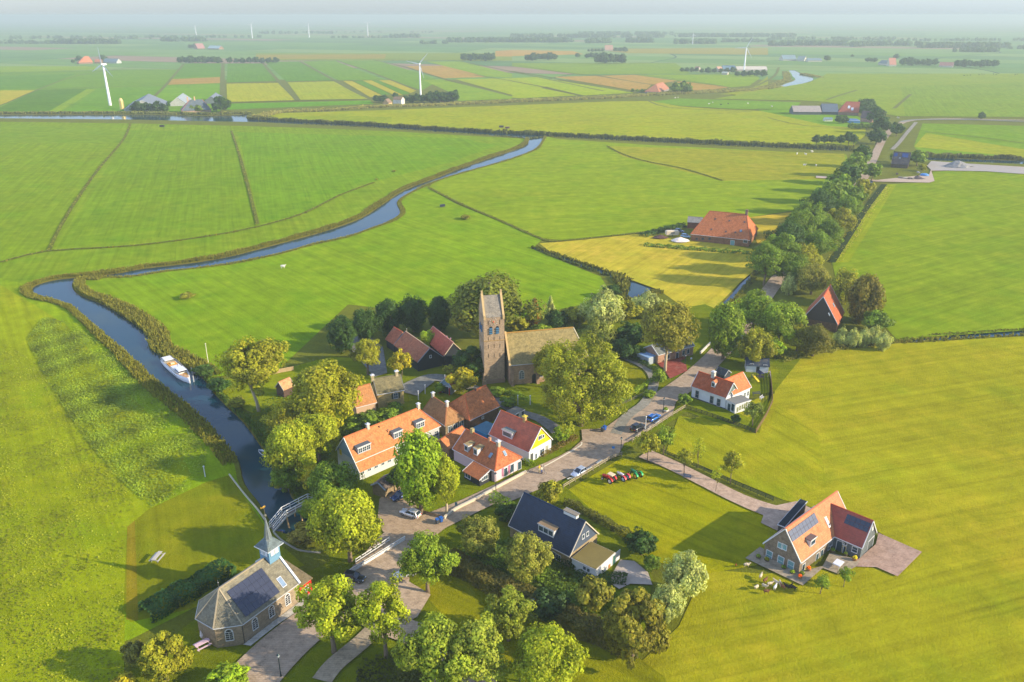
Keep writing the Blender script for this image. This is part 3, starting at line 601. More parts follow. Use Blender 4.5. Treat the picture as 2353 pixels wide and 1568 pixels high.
    def door(s, w, px, wd, ht, color, py=None, base=0.0, frame=WHITE, label=None, glass=False):
        k, c = s.wpl(w); p = s.hit_local((k, c), px, py); a = p.x if k == 't' else p.y
        al, ou = s.basis(w); C0 = Vector(s.wp(w, a, base+ht/2)); return door(s.root, C0, al, ou, wd, ht, color, frame, label, glass)
    def slope(s, sd):
        """(origin function, along, upslope, normal) on a roof slope"""
        sd = s.side(sd) if sd in '01' else sd
        if sd == 'n': up = Vector((0, 1, s.k)).normalized(); al = Vector((1, 0, 0))
        elif sd == 'f': up = Vector((0, -1, s.k)).normalized(); al = Vector((-1, 0, 0))
        elif sd == '0': up = Vector((s.h0, 0, s.hr-s.he)).normalized(); al = Vector((0, -1, 0))
        else: up = Vector((-s.h1, 0, s.hr-s.he)).normalized(); al = Vector((0, 1, 0))
        return al, up, al.cross(up), {'0': 'h0', '1': 'h1'}.get(sd, sd)
    def skylight(s, sd, px, py, wd, ht, color=rgb(150,155,160), glass=rgb(120,140,155)):
        al, up, nn, k = s.slope(sd); p = s.hit_local((k, 0), px, py); f = MB(); slab(f, p+nn*.05, al, up, nn, wd, ht, .12)
        o = f.build('skylight', 'metal', s.root, color); g = MB(); slab(g, p+nn*.125, al, up, nn, wd-.14, ht-.14, .04); g.build('pane', 'glass', o, glass)
    def vent(s, sd, px, py, h=.5, color=rgb(60,60,60), r=.08):
        al, up, nn, k = s.slope(sd); p = s.hit_local((k, 0), px, py)
        MB().lathe([(r, -.1), (r, h), (r*1.7, h+.02), (r*1.7, h+.1)], p, 8).build('vent_pipe', 'metal', s.root, color)
    def solar(s, sd, corners, cols, rows, color=rgb(30,34,48), gap=.05):
        """corners: two opposite photo corners of the array: lower start and upper end, panels between"""
        al, up, nn, k = s.slope(sd); A = s.hit_local((k, 0), *corners[0]); B = s.hit_local((k, 0), *corners[1])
        da, du = (B-A).dot(al), (B-A).dot(up); pw, ph = da/cols, du/rows; me = None
        for i in range(cols):
            for j in range(rows):
                c = A+al*pw*(i+.5)+up*ph*(j+.5)+nn*.09
                if me is None:
                    f = MB(); slab(f, Vector((0, 0, 0)), al, up, nn, abs(pw)-gap, abs(ph)-gap, .06); o = f.build('solar_panel', 'solar', s.root, color); me = o.data; o.location = c
                else: o = link('solar_panel', me, s.root, color); o.location = c
    def chimney(s, px, py, w=.6, h=1.0, color=rgb(170,160,140), cap=rgb(200,200,198), sd='n', on_ridge=True, capw=1.5, mat='brick', z0=None):
        p = s.hit_local(('t', s.W/2), px, py) if on_ridge else s.hit_local((sd, 0), px, py)
        zb = (s.hr if on_ridge else p.z)-w; x, y = p.x, (s.W/2 if on_ridge else p.y); zt = (s.hr if on_ridge else p.z)+h
        c = MB().box(x-w/2, x+w/2, y-w/2, y+w/2, zb, zt).build('chimney', mat, s.root, color)
        cw = w*capw/2
        if cap: MB().box(x-cw, x+cw, y-cw, y+cw, zt+.003, zt+.1).box(x-cw*.4, x+cw*.4, y-cw*.4, y+cw*.4, zt+.1, zt+.3).build('chimney_cap', 'stone', c, cap)
        return c
    def dormer(s, sd, px, py, wd, ht, color=WHITE, nwin=2, roofc=rgb(95,98,100), wallc=None, panes=1, ovh=.12, gabled=None):
        """front foot of the dormer at photo point (px,py) on slope sd"""
        al, up, nn, k = s.slope(sd); p = s.hit_local((k, 0), px, py); out = Vector((up.x, up.y, 0)).normalized()*-1; slope = up.z/Vector((up.x, up.y)).length
        dep = ht/slope+.3; m = MB(); H = Vector((0, 0, 1)); zb = -.1
        def bx(mm, a0, a1, d0, d1, z0, z1):
            q = [p+al*a-out*d+H*z for z in (z0, z1) for a, d in ((a0, d0), (a1, d0), (a1, d1), (a0, d1))]
            mm.hexa(q[:4], q[4:])
        bx(m, -wd/2, wd/2, 0, dep, zb, ht); o = m.build('dormer', 'boards', s.root, wallc or color)
        r = MB()
        if gabled:
            e = ovh+.05; rz = ht+wd*.45; cc = [p+al*a-out*d+H*z for d in (-e, dep+1.0) for a, z in ((-wd/2-e, ht-.05), (0, rz), (wd/2+e, ht-.05))]
            r.poly([cc[0], cc[1], cc[4], cc[3]]); r.poly([cc[1], cc[2], cc[5], cc[4]]); r.build('dormer_roof', 'pantile', o, gabled)
            g = MB().poly([p+al*-wd/2+out*.01+H*ht, p+al*wd/2+out*.01+H*ht, p+out*.01+H*(rz-.1)]); g.build('gable', 'paint', o, color)
        else:
            bx(r, -wd/2-ovh, wd/2+ovh, -ovh, dep+.1, ht+.003, ht+.16); r.build('dormer_roof', 'felt', o, roofc)
            r2 = MB(); bx(r2, -wd/2-ovh-.02, wd/2+ovh+.02, -ovh-.03, -ovh-.002, ht-.02, ht+.2); r2.build('fascia', 'paint', o, color)
        ww = (wd-.2)/nwin
        for i in range(nwin): window(o, p+al*(-wd/2+.1+ww*(i+.5))+H*(ht*.52), al, out, ww*.86, ht*.66, color, panes, 2 if panes > 1 else 1, 'window', GLASSC)
        return o
    def lean(s, s0, s1, d, wallc, roofc, mat='pantile', wmat='brick', kk=None, side='n', zt=None, verge=WHITE):
        """roof carried down past the near eave over s0..s1 by d metres"""
        kk = s.k if kk is None else kk; z0 = (zt or s.he); z1 = z0-d*kk; th = .14; m = MB()
        m.hexa([(s0, 0, z0-th), (s0, -d, z1-th), (s1, -d, z1-th), (s1, 0, z0-th)], [(s0, 0, z0), (s0, -d, z1), (s1, -d, z1), (s1, 0, z0)])
        m.build('side_roof', mat, s.root, roofc); i = .15; w = MB(); y = -d+.25; z2 = z1+.25*kk-th-.01
        w.poly([(s0+i, y, -.2), (s1-i, y, -.2), (s1-i, y, z2), (s0+i, y, z2)])
        for x, fl in ((s0+i, 1), (s1-i, 0)):
            q = [(x, s.ov, -.2), (x, y, -.2), (x, y, z2), (x, s.ov, z0-th)]; w.poly(q if fl else q[::-1])
        w.build('side_wall', wmat, s.root, wallc)
        if verge:
            for x in (s0-.03, s1+.03): MB().hexa([(x-.05, 0, z0-.2), (x+.05, 0, z0-.2), (x+.05, 0, z0+.05), (x-.05, 0, z0+.05)], [(x-.05, -d, z1-.2), (x+.05, -d, z1-.2), (x+.05, -d, z1+.05), (x-.05, -d, z1+.05)]).build('verge_board', 'paint', s.root, verge)
        return y, z2
def slab(m, c, al, up, nn, w, h, th):
    q = [c+al*a*w/2+up*b*h/2+nn*d*th/2 for d in (-1, 1) for a, b in ((-1, -1), (1, -1), (1, 1), (-1, 1))]
    return m.hexa(q[:4], q[4:])
WCACHE = {}
def window(par, C0, al, ou, wd, ht, color, cols=2, rows=2, name='window', glass=GLASSC, arch=False, label=None, shutters=None):
    H = Vector((0, 0, 1)); f = MB(); b = .09
    def bar(a0, a1, z0, z1, d=.07): q = [C0+al*a+H*z+ou*o for o in (.0, d) for a, z in ((a0, z0), (a1, z0), (a1, z1), (a0, z1))]; f.hexa(q[:4], q[4:])
    w, h = wd/2, ht/2
    bar(-w-b, -w, -h-b, h+b); bar(w, w+b, -h-b, h+b); bar(-w, w, h, h+b)
    for i in range(1, cols): x = -w+wd*i/cols; bar(x-.03, x+.03, -h, h, .055)
    for j in range(1, rows): z = -h+ht*j/rows; bar(-w, w, z-.025, z+.025, .05)
    o = f.build(name, 'paint', par, color)
    g = MB(); q = [C0+al*a+H*z+ou*d for d in (.01, .035) for a, z in ((-w, -h), (w, -h), (w, h), (-w, h))]; g.hexa(q[:4], q[4:]); g.build('pane', 'glass', o, glass)
    sl = MB(); q = [C0+al*a+H*z+ou*d for d in (.0, .14) for a, z in ((-w-b, -h-b-.003), (w+b, -h-b-.003), (w+b, -h-.003), (-w-b, -h-.003))]; sl.hexa(q[:4], q[4:]); sl.build('sill', 'paint', o, color)
    if arch:
        k = MB(); n = 7; top = [C0+al*(w+b)*math.cos(math.pi*i/n)+H*(h+b*.5+(w+b)*math.sin(math.pi*i/n)) for i in range(n+1)]
        k.hexa([p for p in top], [p+ou*.06 for p in top]); k.build('arch', 'paint', o, color)
        k = MB(); top = [C0+al*w*.8*math.cos(math.pi*i/n)+H*(h+b+w*.8*math.sin(math.pi*i/n)) for i in range(n+1)]; k.poly([p+ou*.065 for p in top]); k.build('arch_pane', 'glass', o, glass)
    if shutters:
        for sg in (-1, 1):
            k = MB(); x = sg*(w+b+wd*.28); q = [C0+al*(x+a*wd*.24)+H*z+ou*d for d in (.0, .05) for a, z in ((-1, -h-b), (1, -h-b), (1, h+b), (-1, h+b))]; k.hexa(q[:4], q[4:]); k.build('shutter', 'paint', o, shutters)
    if label: o['label'] = label
    return o
def door(par, C0, al, ou, wd, ht, color, frame=WHITE, label=None, glass=False):
    H = Vector((0, 0, 1)); w, h = wd/2, ht/2
    def bx(mm, a0, a1, z0, z1, d0, d1): q = [C0+al*a+H*z+ou*o for o in (d0, d1) for a, z in ((a0, z0), (a1, z0), (a1, z1), (a0, z1))]; mm.hexa(q[:4], q[4:])
    m = MB(); bx(m, -w, w, -h, h, .0, .04); o = m.build('door', 'paint', par, color)
    f = MB(); bx(f, -w-.1, -w, -h, h+.1, 0, .07); bx(f, w, w+.1, -h, h+.1, 0, .07); bx(f, -w, w, h, h+.1, 0, .07); f.build('door_frame', 'paint', o, frame)
    if glass: g = MB(); bx(g, -w*.7, w*.7, -h*.1, h*.85, .045, .055); g.build('pane', 'glass', o, GLASSC)
    k = MB(); bx(k, w*.7, w*.82, -.05, .06, .045, .09); k.build('handle', 'metal', o, rgb(150,150,150))
    if label: o['label'] = label
    return o
class Flat(House):
    """flat roofed box from three roof corners"""
    def __init__(s, name, label, z, A, B, C, h, cat='shed', roofc=rgb(100,102,100), wallc=WHITE, wmat='boards', trim=WHITE, rmat='felt', group=None, parent=None):
        House.__init__(s, name, label, z, A, B, h, E2=C, hr=h+.01, cat=cat, group=group, ov=.15, iv=.15)
        if parent is not None:   # a wing of a bigger building
            s.own = s.root; mw = s.root.matrix_basis.copy(); s.root.parent = parent; s.root.matrix_parent_inverse = Matrix.Identity(4)
            s.root.matrix_basis = parent.matrix_basis.inverted() @ mw
            for k in ('label', 'category'):
                if k in s.root: del s.root[k]
        s.k = 0.0
        m = MB(); i = .15
        for a, b, c, d in ((i, i, s.L-i, i), (s.L-i, i, s.L-i, s.W-i), (s.L-i, s.W-i, i, s.W-i), (i, s.W-i, i, i)): m.poly([(a, b, -.2), (c, d, -.2), (c, d, h-.2), (a, b, h-.2)])
        m.build('wall', wmat, s.root, wallc)
        MB().box(0, s.L, 0, s.W, h-.22, h-.06).build('fascia', 'paint', s.root, trim)
        MB().box(.1, s.L-.1, .1, s.W-.1, h-.057, h+.01).build('flat_roof', rmat, s.root, roofc)
# ================================================================== VILLAGE BUILDINGS
BRK = rgb(150,120,98); BRKD = rgb(120,92,76); BRKL = rgb(176,148,120)
ORG = rgb(205,118,70); ORB = rgb(186,98,62); RED = rgb(150,72,56); SLT = rgb(118,114,100); SLTG = rgb(112,116,116)
# ---- long orange-roofed inn with three dormers
h = House('village_house', 'long grey boarded house with a bright orange tiled roof and three grey dormers', Z2, (1110,622), (322,958), 4.1, E2=(90,865), R0=(900,468), R1=(180,730), gable=(False, True))
h.walls(rgb(170,172,168), 'boards', rgb(120,140,150)); h.roof(ORG, 'pantile', WHITE, WHITE)
sL = h.hit_local(('z', h.he), 700, 800); x1 = max(0, min(h.L, sL.x)); 
ca, cb = (0.0, h.L*.44) if h.swap else (h.L*.56, h.L)
y_, z_ = h.lean(ca, cb, 1.45, rgb(190,190,184), ORG, 'pantile', 'boards')
for i in range(6):
    a = ca+.9+(cb-ca-1.6)*i/5; window(h.root, Vector((a, y_, 1.75)), Vector((1, 0, 0)), Vector((0, -1, 0)), .75, .5, WHITE, 2, 1)
for q, n in (((410,862), 3), ((720,730), 2), ((925,640), 2)): h.dormer('n', q[0], q[1], 1.1*n if n == 3 else 2.4, 1.5, rgb(196,196,192), n, rgb(88,94,98), rgb(160,166,170), 2)
h.chimney(440,640,.6,.9,rgb(205,200,190)); h.chimney(905,470,.6,1.0,rgb(205,200,190)); h.vent('n',625,680,.6,rgb(120,120,120)); h.vent('n',545,638,.3)
h.win('1',190,860,.7,1.2,rgb(190,170,60),1,1,glass=rgb(170,150,40)); h.win('1',265,1015,.8,1.0); h.win('1',220,980,.7,1.5,rgb(50,80,80),1,1); h.door('1',318,.9,2.1,rgb(60,100,110),1075)
for px, py in ((690,840),(765,825)): h.win('n',px,py,.9,1.3)
h.win('n',1070,690,.9,1.2); h.win('n',735,850,.9,1.5,WHITE,1,1)
# ---- brown hipped house behind it
h = House('village_house', 'small house with a mossy brown hipped roof and two white capped chimneys', Z2, (940,482), (1150,622), 3.3, E2=(1337,548), R0=(1035,365), R1=(1165,415), gable=(False, False))
h.walls(rgb(150,130,105)); h.roof(rgb(170,110,70), 'pantile', None, WHITE); h.chimney(1040,372,.6,1.0,rgb(200,196,190)); h.chimney(1168,425,.6,1.0,rgb(200,196,190))
for px, py in ((1195,650),(1245,628),(1300,600)): h.win('1',px,py,1.0,1.4,WHITE,2,1)
# ---- big red-brown barn roof
h = House('village_house', 'tall house with a broad red-brown tiled roof dappled by tree shade', Z2, (1655,440), (1375,572), 3.4, E2=(1215,415), R0=(1540,240), R1=(1330,332), gable=(True, False))
h.walls(BRKD); h.roof(rgb(214,114,66), 'pantile', rgb(120,70,50), rgb(170,170,168)); h.win('n',1495,545,.6,.5)
h.chimney(1425,285,.5,.4,rgb(120,90,80),None)
# ---- small orange roof in the middle of the cluster
h = House('village_house', 'low orange-roofed house squeezed between the dormered roofs', Z2, (1385,705), (1190,835), 3.0, R0=(1345,640), R1=(1110,748))
h.walls(BRK); h.roof(rgb(200,112,66), 'pantile', rgb(150,90,60), None)
# ---- dormered hip house with pink front
h = House('village_house', 'orange hip-roofed house with a pink front and two narrow dormers', Z2, (1215,832), (1607,1040), 3.0, E2=(1872,915), R0=(1400,692), R1=(1640,782), gable=(True, False))
h.walls(rgb(200,178,180), 'render'); h.roof(rgb(192,100,60), 'pantile', WHITE, WHITE)
h.dormer('n',1345,858,1.2,1.6,WHITE,1,rgb(150,130,90)); h.dormer('n',1430,892,1.2,1.6,WHITE,1,rgb(150,130,90)); h.skylight('n',1570,893,.8,1.2,rgb(110,110,110)); h.skylight('1',1698,875,.7,1.2)
h.chimney(1400,695,.7,.9,rgb(180,165,120),None); h.chimney(1640,785,.7,.9,rgb(190,180,160)); h.chimney(1560,740,.5,.8,rgb(200,150,120),None)
for px, py in ((1705,1045),(1765,1010),(1832,985)): h.win('1',px,py,1.0,1.9,WHITE,1,1)
for px, py in ((1680,1045),(1738,1020)): h.win('1',px,py,.35,1.7,rgb(170,110,130),1,1,name='shutter_panel',glass=rgb(170,110,130))
LL = h.L; e = h.hit_local(('z', 3.0), 1580, 1030)
s0, s1 = (0.4, 5.6) if h.swap else (LL-6.4, LL-1.2)
y_, z_ = h.lean(s0, s1, 3.4, rgb(44,46,48), rgb(196,104,62), 'pantile', 'boards', kk=h.k*.42)
al, ou = Vector((0, 1, 0)), Vector((1, 0, 0)) if not h.swap else Vector((-1, 0, 0)); xx = (s1-.15) if not h.swap else (s0+.15)
window(h.root, Vector((xx, -1.7, 1.6)), al, ou, 1.7, .9, WHITE, 3, 1); window(h.root, Vector((s0+1.4, y_, 1.2)), Vector((1, 0, 0)), Vector((0, -1, 0)), 1.6, 1.1, WHITE, 2, 1)
# ---- yellow gable
h = House('village_house', 'white house with a bright yellow gable and a red-brown metal roof', Z2, (1550,697), (1920,866), 2.9, E2=(2142,746), R1=(2035,635))
h.walls(rgb(205,205,200), 'render', rgb(230,190,20)); h.roof(rgb(176,88,52), 'steel_roof', WHITE, WHITE, th=.12)
h.dormer('n',1720,728,3.0,1.5,WHITE,1,rgb(120,126,120)); h.chimney(1882,590,.7,1.0,rgb(190,160,110),rgb(200,180,70))
h.win('1',2022,728,1.1,.9,WHITE,2,1); h.win('1',2052,715,.5,.7,WHITE,1,1); h.win('1',2040,860,1.3,1.4,WHITE,2,1); h.win('1',2085,835,.9,1.9,WHITE,1,1,glass=rgb(150,150,130)); h.door('1',1945,.9,2.1,rgb(70,72,70),925); h.win('1',1985,900,.5,1.3,WHITE,1,1)
# ---- blue lean-to and white annexe
Flat('garden_annexe', 'flat-roofed annexe with bright blue walls in the courtyard', Z2, (1395,640), (1530,700), (1590,600), 2.3, 'annexe', rgb(70,110,128), rgb(40,130,180), 'boards', rgb(60,150,190))
h = Flat('garden_annexe', 'white annexe with a grey flat roof behind the yellow-gabled house', Z2, (1770,530), (1885,470), (1800,440), 2.7, 'annexe', rgb(110,108,98), WHITE)
for px, py in ((1815,525),(1862,505)): h.win('n',px,py,.9,1.2,WHITE,1,1)
# ---- beige house with slate roof
h = House('village_house', 'cream brick house with a weathered grey roof and chimneys at both gable ends', Z2, (523,336), (776,292), 3.9, R0=(488,188), R1=(702,142), ov=.12)
h.walls(rgb(196,172,118)); h.roof(rgb(120,112,84), 'slate', rgb(110,110,108), WHITE); h.chimney(482,180,.7,1.0,rgb(200,184,150)); h.chimney(704,142,.7,1.0,rgb(200,184,150))
h.win('n',697,345,1.0,1.4,WHITE,2,2,shutters=rgb(60,66,40)); h.win('n',690,432,.6,.4,WHITE,1,1)
h = House('village_house', 'orange-roofed cottage adjoining the cream brick house, half hidden by trees', Z2, (330,455), (522,405), 2.6, W=7, R1=(432,240))
h.walls(BRKL, 'render'); h.roof(rgb(196,120,72), 'pantile', rgb(180,150,110), WHITE)
# ---- brick garage shed by the parking place
h = House('garage', 'small tan brick garage with a dark and rusty pitched roof beside the parked blue car', Z2, (715,1128), (602,1212), 2.3, R1=(530,1140), W=None, cat='garage')
h.walls(rgb(150,130,104)); h.roof(rgb(104,92,88), 'slate', rgb(170,180,190), None)
# ---- red-doored shed
h = House('fire_engine_shed', 'little shed with open red double doors and a steep orange roof', Z2, (1268,218), (1207,262), 2.5, R1=(1148,182), cat='shed')
h.walls(rgb(150,160,165), 'render', rgb(120,150,170)); h.roof(rgb(200,108,62), 'pantile', rgb(180,190,195), None)
h.door('1',1155,1.9,2.1,DARK,300)  # dark panel across the open doorway, the shade inside put into its colour
al, ou = h.basis('1'); k, c = h.wpl('1')
for sg in (-1, 1):
    C0 = Vector(h.wp('1', h.W/2+sg*1.35, 1.05, .45)); f = MB(); q = [C0+ou*o+al*a+Vector((0, 0, z)) for z in (-1.05, 1.05) for o, a in ((-.45, -.04*sg-.02), (.45, .2*sg-.02), (.45, .2*sg+.04), (-.45, -.04*sg+.04))]; f.hexa(q[:4], q[4:]); f.build('open_door', 'paint', h.root, rgb(200,30,30))
MB().tube([(h.L if not h.swap else 0, h.W/2, h.hr), (h.L if not h.swap else 0, h.W/2, h.hr+1.0)], .07).build('finial', 'paint', h.root, WHITE)
# ---- small shed left by the meadow
h = House('garden_shed', 'dark timber shed with a faded orange roof under the big tree', T8, (1330,618), (1225,665), 2.3, W=3.4, hr=4.2, cat='shed')
h.walls(rgb(80,62,52), 'boards'); h.roof(rgb(206,140,100), 'pantile', rgb(150,150,140), None)
# ---- barns behind
h = House('barn', 'long black timber barn with a faded red-brown roof', Y3, (460,772), (945,1130), 3.0, R0=(700,492), R1=(1205,790), cat='barn')
h.walls(rgb(30,36,42), 'boards'); h.roof(rgb(184,98,70), 'pantile', rgb(120,130,140), None, ridge=rgb(180,150,120)); h.win('1',1210,1010,.5,.7,WHITE,1,1); h.vent('n',728,505,.9,rgb(200,195,170))
h = House('barn', 'lower red-roofed lean barn joined to the end of the long black barn', Y3, (285,655), (462,765), 2.6, R0=(462,405), R1=(640,520), cat='barn')
h.walls(rgb(34,38,42), 'boards'); h.roof(rgb(190,96,70), 'pantile', rgb(150,110,80), None)
h = House('barn', 'black barn with a deep red roof standing nearest the church tower', Y3, (1072,650), (1482,1000), 3.4, R0=(1260,390), R1=(1790,690), cat='barn')
h.walls(rgb(34,38,42), 'boards'); h.roof(rgb(186,82,62), 'pantile', rgb(190,170,140), None, ridge=rgb(190,130,110))
for q in ((1545,605),(1622,645)): h.skylight('n',q[0],q[1],.5,.5,rgb(210,150,140),rgb(220,150,140))
# ---- white house on the right of the street
h = House('white_house', 'white-walled house with orange roofs, a small gabled dormer and a glazed porch', Z6, (1175,762), (1577,900), 3.3, E2=(1752,822), R0=(1270,588), R1=(1690,735))
h.walls(rgb(214,214,212), 'render', rgb(96,112,104), plinth=rgb(70,74,80)); h.roof(rgb(186,82,48), 'pantile', WHITE, WHITE)
h.dormer('n',1427,775,1.1,1.4,WHITE,1,gabled=rgb(210,110,66)); h.chimney(1432,640,.9,1.2,rgb(200,200,196),rgb(205,205,200),capw=1.2)
for px, py in ((1245,855),(1412,918),(1492,950)): h.win('n',px,py,.9,1.9,rgb(170,160,150),1,2)
h.win('1',1665,825,.8,1.0,WHITE,2,1)
w2 = House('house_wing', None, Z6, (1660,866), (1870,772), 3.3, R1=(1772,597), cat=None)
w2.walls(rgb(214,214,212), 'render'); w2.roof(rgb(222,112,66), 'pantile', WHITE, WHITE)
def attach(wing, house):
    mw = wing.root.matrix_basis.copy(); wing.root.parent = house.root; wing.root.matrix_basis = house.root.matrix_basis.inverted() @ mw
    for k in ('label', 'category'):
        if k in wing.root: del wing.root[k]
w2.win('n',1790,862,.8,1.2); w2.win('n',1828,845,.7,1.2)
attach(w2, h)
pz = Flat('porch', None, Z6, (1570,912), (1688,975), (1843,905), 2.7, None, rgb(120,120,114), WHITE, 'boards', WHITE, parent=h.root)
for px in (1612,1655): pz.win('n',px,1005,.7,1.7,rgb(60,90,90),1,2)
for px, py in ((1708,1030),(1735,1012),(1765,998),(1790,985),(1812,968)): pz.win('1',px,py,.5,1.3,WHITE,1,1,glass=rgb(110,115,70))
h = House('garden_shed', 'dark shed with a slate-blue roof behind the white house', Z6, (1445,605), (1560,645), 2.4, W=3.4, hr=3.6, cat='shed')
h.walls(rgb(50,56,62), 'boards'); h.roof(rgb(64,72,82), 'slate', rgb(150,150,150), None)
h = House('garden_shed', 'white and black summerhouse with a dark roof in the corner of the garden', Y2, (430,372), (1150,415), 2.2, W=4.2, hr=3.7, cat='shed')
h.walls(rgb(200,204,202), 'boards'); h.roof(rgb(62,72,92), 'slate', rgb(60,60,64), None)
for px, py in ((600,360),(1010,395)): h.win('n',px,py,.9,.6,WHITE,2,1)
h.door('n',790,.9,1.9,rgb(30,36,38),460)
# ---- brick house under the forked tree
h = House('village_house', 'low pinkish brick house with a grey slate roof behind the forked tree', Z6, (800,405), (1218,298), 3.0, W=6.5, hr=5.0)
h.walls(rgb(176,140,120)); h.roof(SLTG, 'slate', WHITE, WHITE)
for px, py in ((915,420),(1088,378),(1142,362)): h.win('n',px,py,.9,1.4,WHITE,1,1)
h.door('n',1015,.95,2.1,rgb(40,46,60),410); h.chimney(1040,235,.6,.9,rgb(190,180,160))
Flat('carport', 'pale blue flat-roofed carport beside the pinkish brick house', Z6, (545,380), (690,440), (765,405), 2.4, 'carport', rgb(120,150,180), rgb(150,160,165), 'boards', rgb(170,180,185))
# ---- red house among the trees on the right
h = House('red_roofed_house', 'steep orange-red roofed house with white bargeboards among the trees', Z8, (1924,470), (1870,578), 2.6, E2=(1562,528), R0=(1787,270), R1=(1697,426))
h.walls(BRKD, 'brick', rgb(70,60,56)); h.roof(rgb(196,92,58), 'pantile', rgb(200,205,210), None); h.skylight('n',1832,412,1.2,1.4,rgb(190,190,190)); h.skylight('n',1793,490,.9,1.0,rgb(200,200,200))
# ---- dark blue roofed house
h = House('village_house', 'house with a smooth dark blue tiled roof, grey gable and a planted flat extension', Z4, (585,312), (1075,562), 2.7, E2=(1347,397), R1=(1215,285), R0=(735,62))
h.walls(rgb(170,150,120), 'brick', rgb(72,82,96)); h.roof(rgb(24,46,74), 'glazed_tile', rgb(196,184,160), rgb(190,180,165))
h.dormer('n',885,385,3.6,1.5,WHITE,3,rgb(130,110,84)); h.dormer('f',1098,222,2.8,.55,WHITE,2,rgb(130,120,104))
h.win('1',1183,402,.6,.8,WHITE,1,1); h.win('1',1217,380,.6,.8,WHITE,1,1); h.win('n',985,570,1.0,1.1,WHITE,2,1); h.win('n',950,545,.8,1.0,WHITE,1,1)
x = Flat('extension', None, Z4, (1085,572), (1285,668), (1480,545), 2.6, None, rgb(116,104,60), WHITE, 'render', rgb(206,200,190), 'soil', parent=h.root)
x.win('n',1195,655,.6,.7,WHITE,1,1); x.win('n',1225,672,.6,.7,WHITE,1,1); x.door('1',1425,.9,2.0,rgb(50,90,80),650); x.door('1',1455,1.1,2.1,WHITE,650); x.win('1',1390,660,.5,1.8,rgb(160,120,80),1,1,name='timber_panel',glass=rgb(170,120,80))

# ---- farm-style house bottom right
h = House('farm_style_house', 'new brick house with a salmon tiled roof, solar panels and a darker red wing', Z3, (1082,706), (675,1027), 2.8, E2=(203,828), R0=(1095,188), R1=(480,655), fit0=True)
h.walls(rgb(140,124,110)); h.roof(rgb(226,132,92), 'new_tile', WHITE, WHITE)
h.solar('n', ((582,790),(815,452)), 8, 2, rgb(88,92,104)) if not h.swap else h.solar('n', ((875,555),(523,680)), -8, 2, rgb(88,92,104)) if False else None
h.dormer('n',805,828,1.9,1.4,WHITE,1,rgb(110,90,84),rgb(196,196,192)); h.skylight('n',975,560,.7,2.0,rgb(205,200,195),rgb(180,190,195)); h.vent('n',1000,605,.4,rgb(110,110,110))
for px, py in ((437,828),(482,845)): h.win('1',px,py,.9,1.0,WHITE,1,1,glass=rgb(110,150,150))
for px, py in ((308,940),(440,1005),(555,1058)): h.win('1',px,py,1.1,1.8,WHITE,1,2,glass=rgb(100,140,140))
for px, py in ((858,958),(910,915),(1020,790),(1000,830)): h.win('n',px,py,.9,1.5,WHITE,1,1)
h.win('n',700,1075,.9,1.3,WHITE,1,1)
A, B = h.hit_local(('n', 0), 582, 790), h.hit_local(('n', 0), 875, 555); C_, D_ = h.hit_local(('n', 0), 515, 680), h.hit_local(('n', 0), 815, 452)
sx0, sx1 = sorted((( A.x+C_.x)/2, (B.x+D_.x)/2)); ty0, ty1 = (A.y+B.y)/2, (C_.y+D_.y)/2
def solar_rect(h, s0, s1, t0, t1, cols, rows, color):
    al, up, nn = Vector((1, 0, 0)), Vector((0, 1, h.k)).normalized(), None; nn = al.cross(up); pw = (s1-s0)/cols; pt = (t1-t0)/rows; ph = pt*math.hypot(1, h.k); me = None
    for i in range(cols):
        for j in range(rows):
            t = t0+pt*(j+.5); c = Vector((s0+pw*(i+.5), t, h.he+t*h.k))+nn*.10
            if me is None: f = MB(); slab(f, Vector((0, 0, 0)), al, up, nn, pw-.05, ph-.05, .06); o = f.build('solar_panel', 'solar', h.root, color); me = o.data
            else: o = link('solar_panel', me, h.root, color)
            o.location = c
solar_rect(h, sx0, sx1, ty0, ty1, 8, 2, rgb(84,88,100))
w2 = House('house_wing', None, Z3, (1084,735), (1377,860), 2.8, E2=(1582,692), R0=(1038,362), R1=(1525,547), cat=None, gable=(True, True), ext=4.3)
w2.walls(rgb(110,116,122)); w2.h0 = 0
# stretch the wing back so that it runs into the main roof
w2.roof(rgb(150,70,52), 'steel_roof', WHITE, WHITE, th=.12)
A, B = w2.hit_local(('n', 0), 1165,570), w2.hit_local(('n', 0), 1440,672); C_ = w2.hit_local(('n', 0), 1215,468)
solar_rect(w2, *sorted((A.x, B.x)), min(A.y, B.y), C_.y, 5, 2, rgb(22,34,52))
w2.win('n',1292,875,.9,1.1,WHITE,1,2); w2.win('n',1178,800,.7,.7,WHITE,1,1); w2.win('n',1165,880,.6,1.6,rgb(200,180,120),1,1); w2.door('n',1120,1.2,2.1,rgb(40,60,70),840)
w2.win('1',1497,620,.6,.9,WHITE,1,2,glass=rgb(200,200,190)); w2.door('1',1470,2.6,2.3,rgb(70,78,76),800)
attach(w2, h)
x = Flat('side_block', None, Z3, (490,616), (402,582), (760,322), 3.4, None, rgb(34,44,52), rgb(60,56,54), 'boards', rgb(190,196,198), parent=h.root)
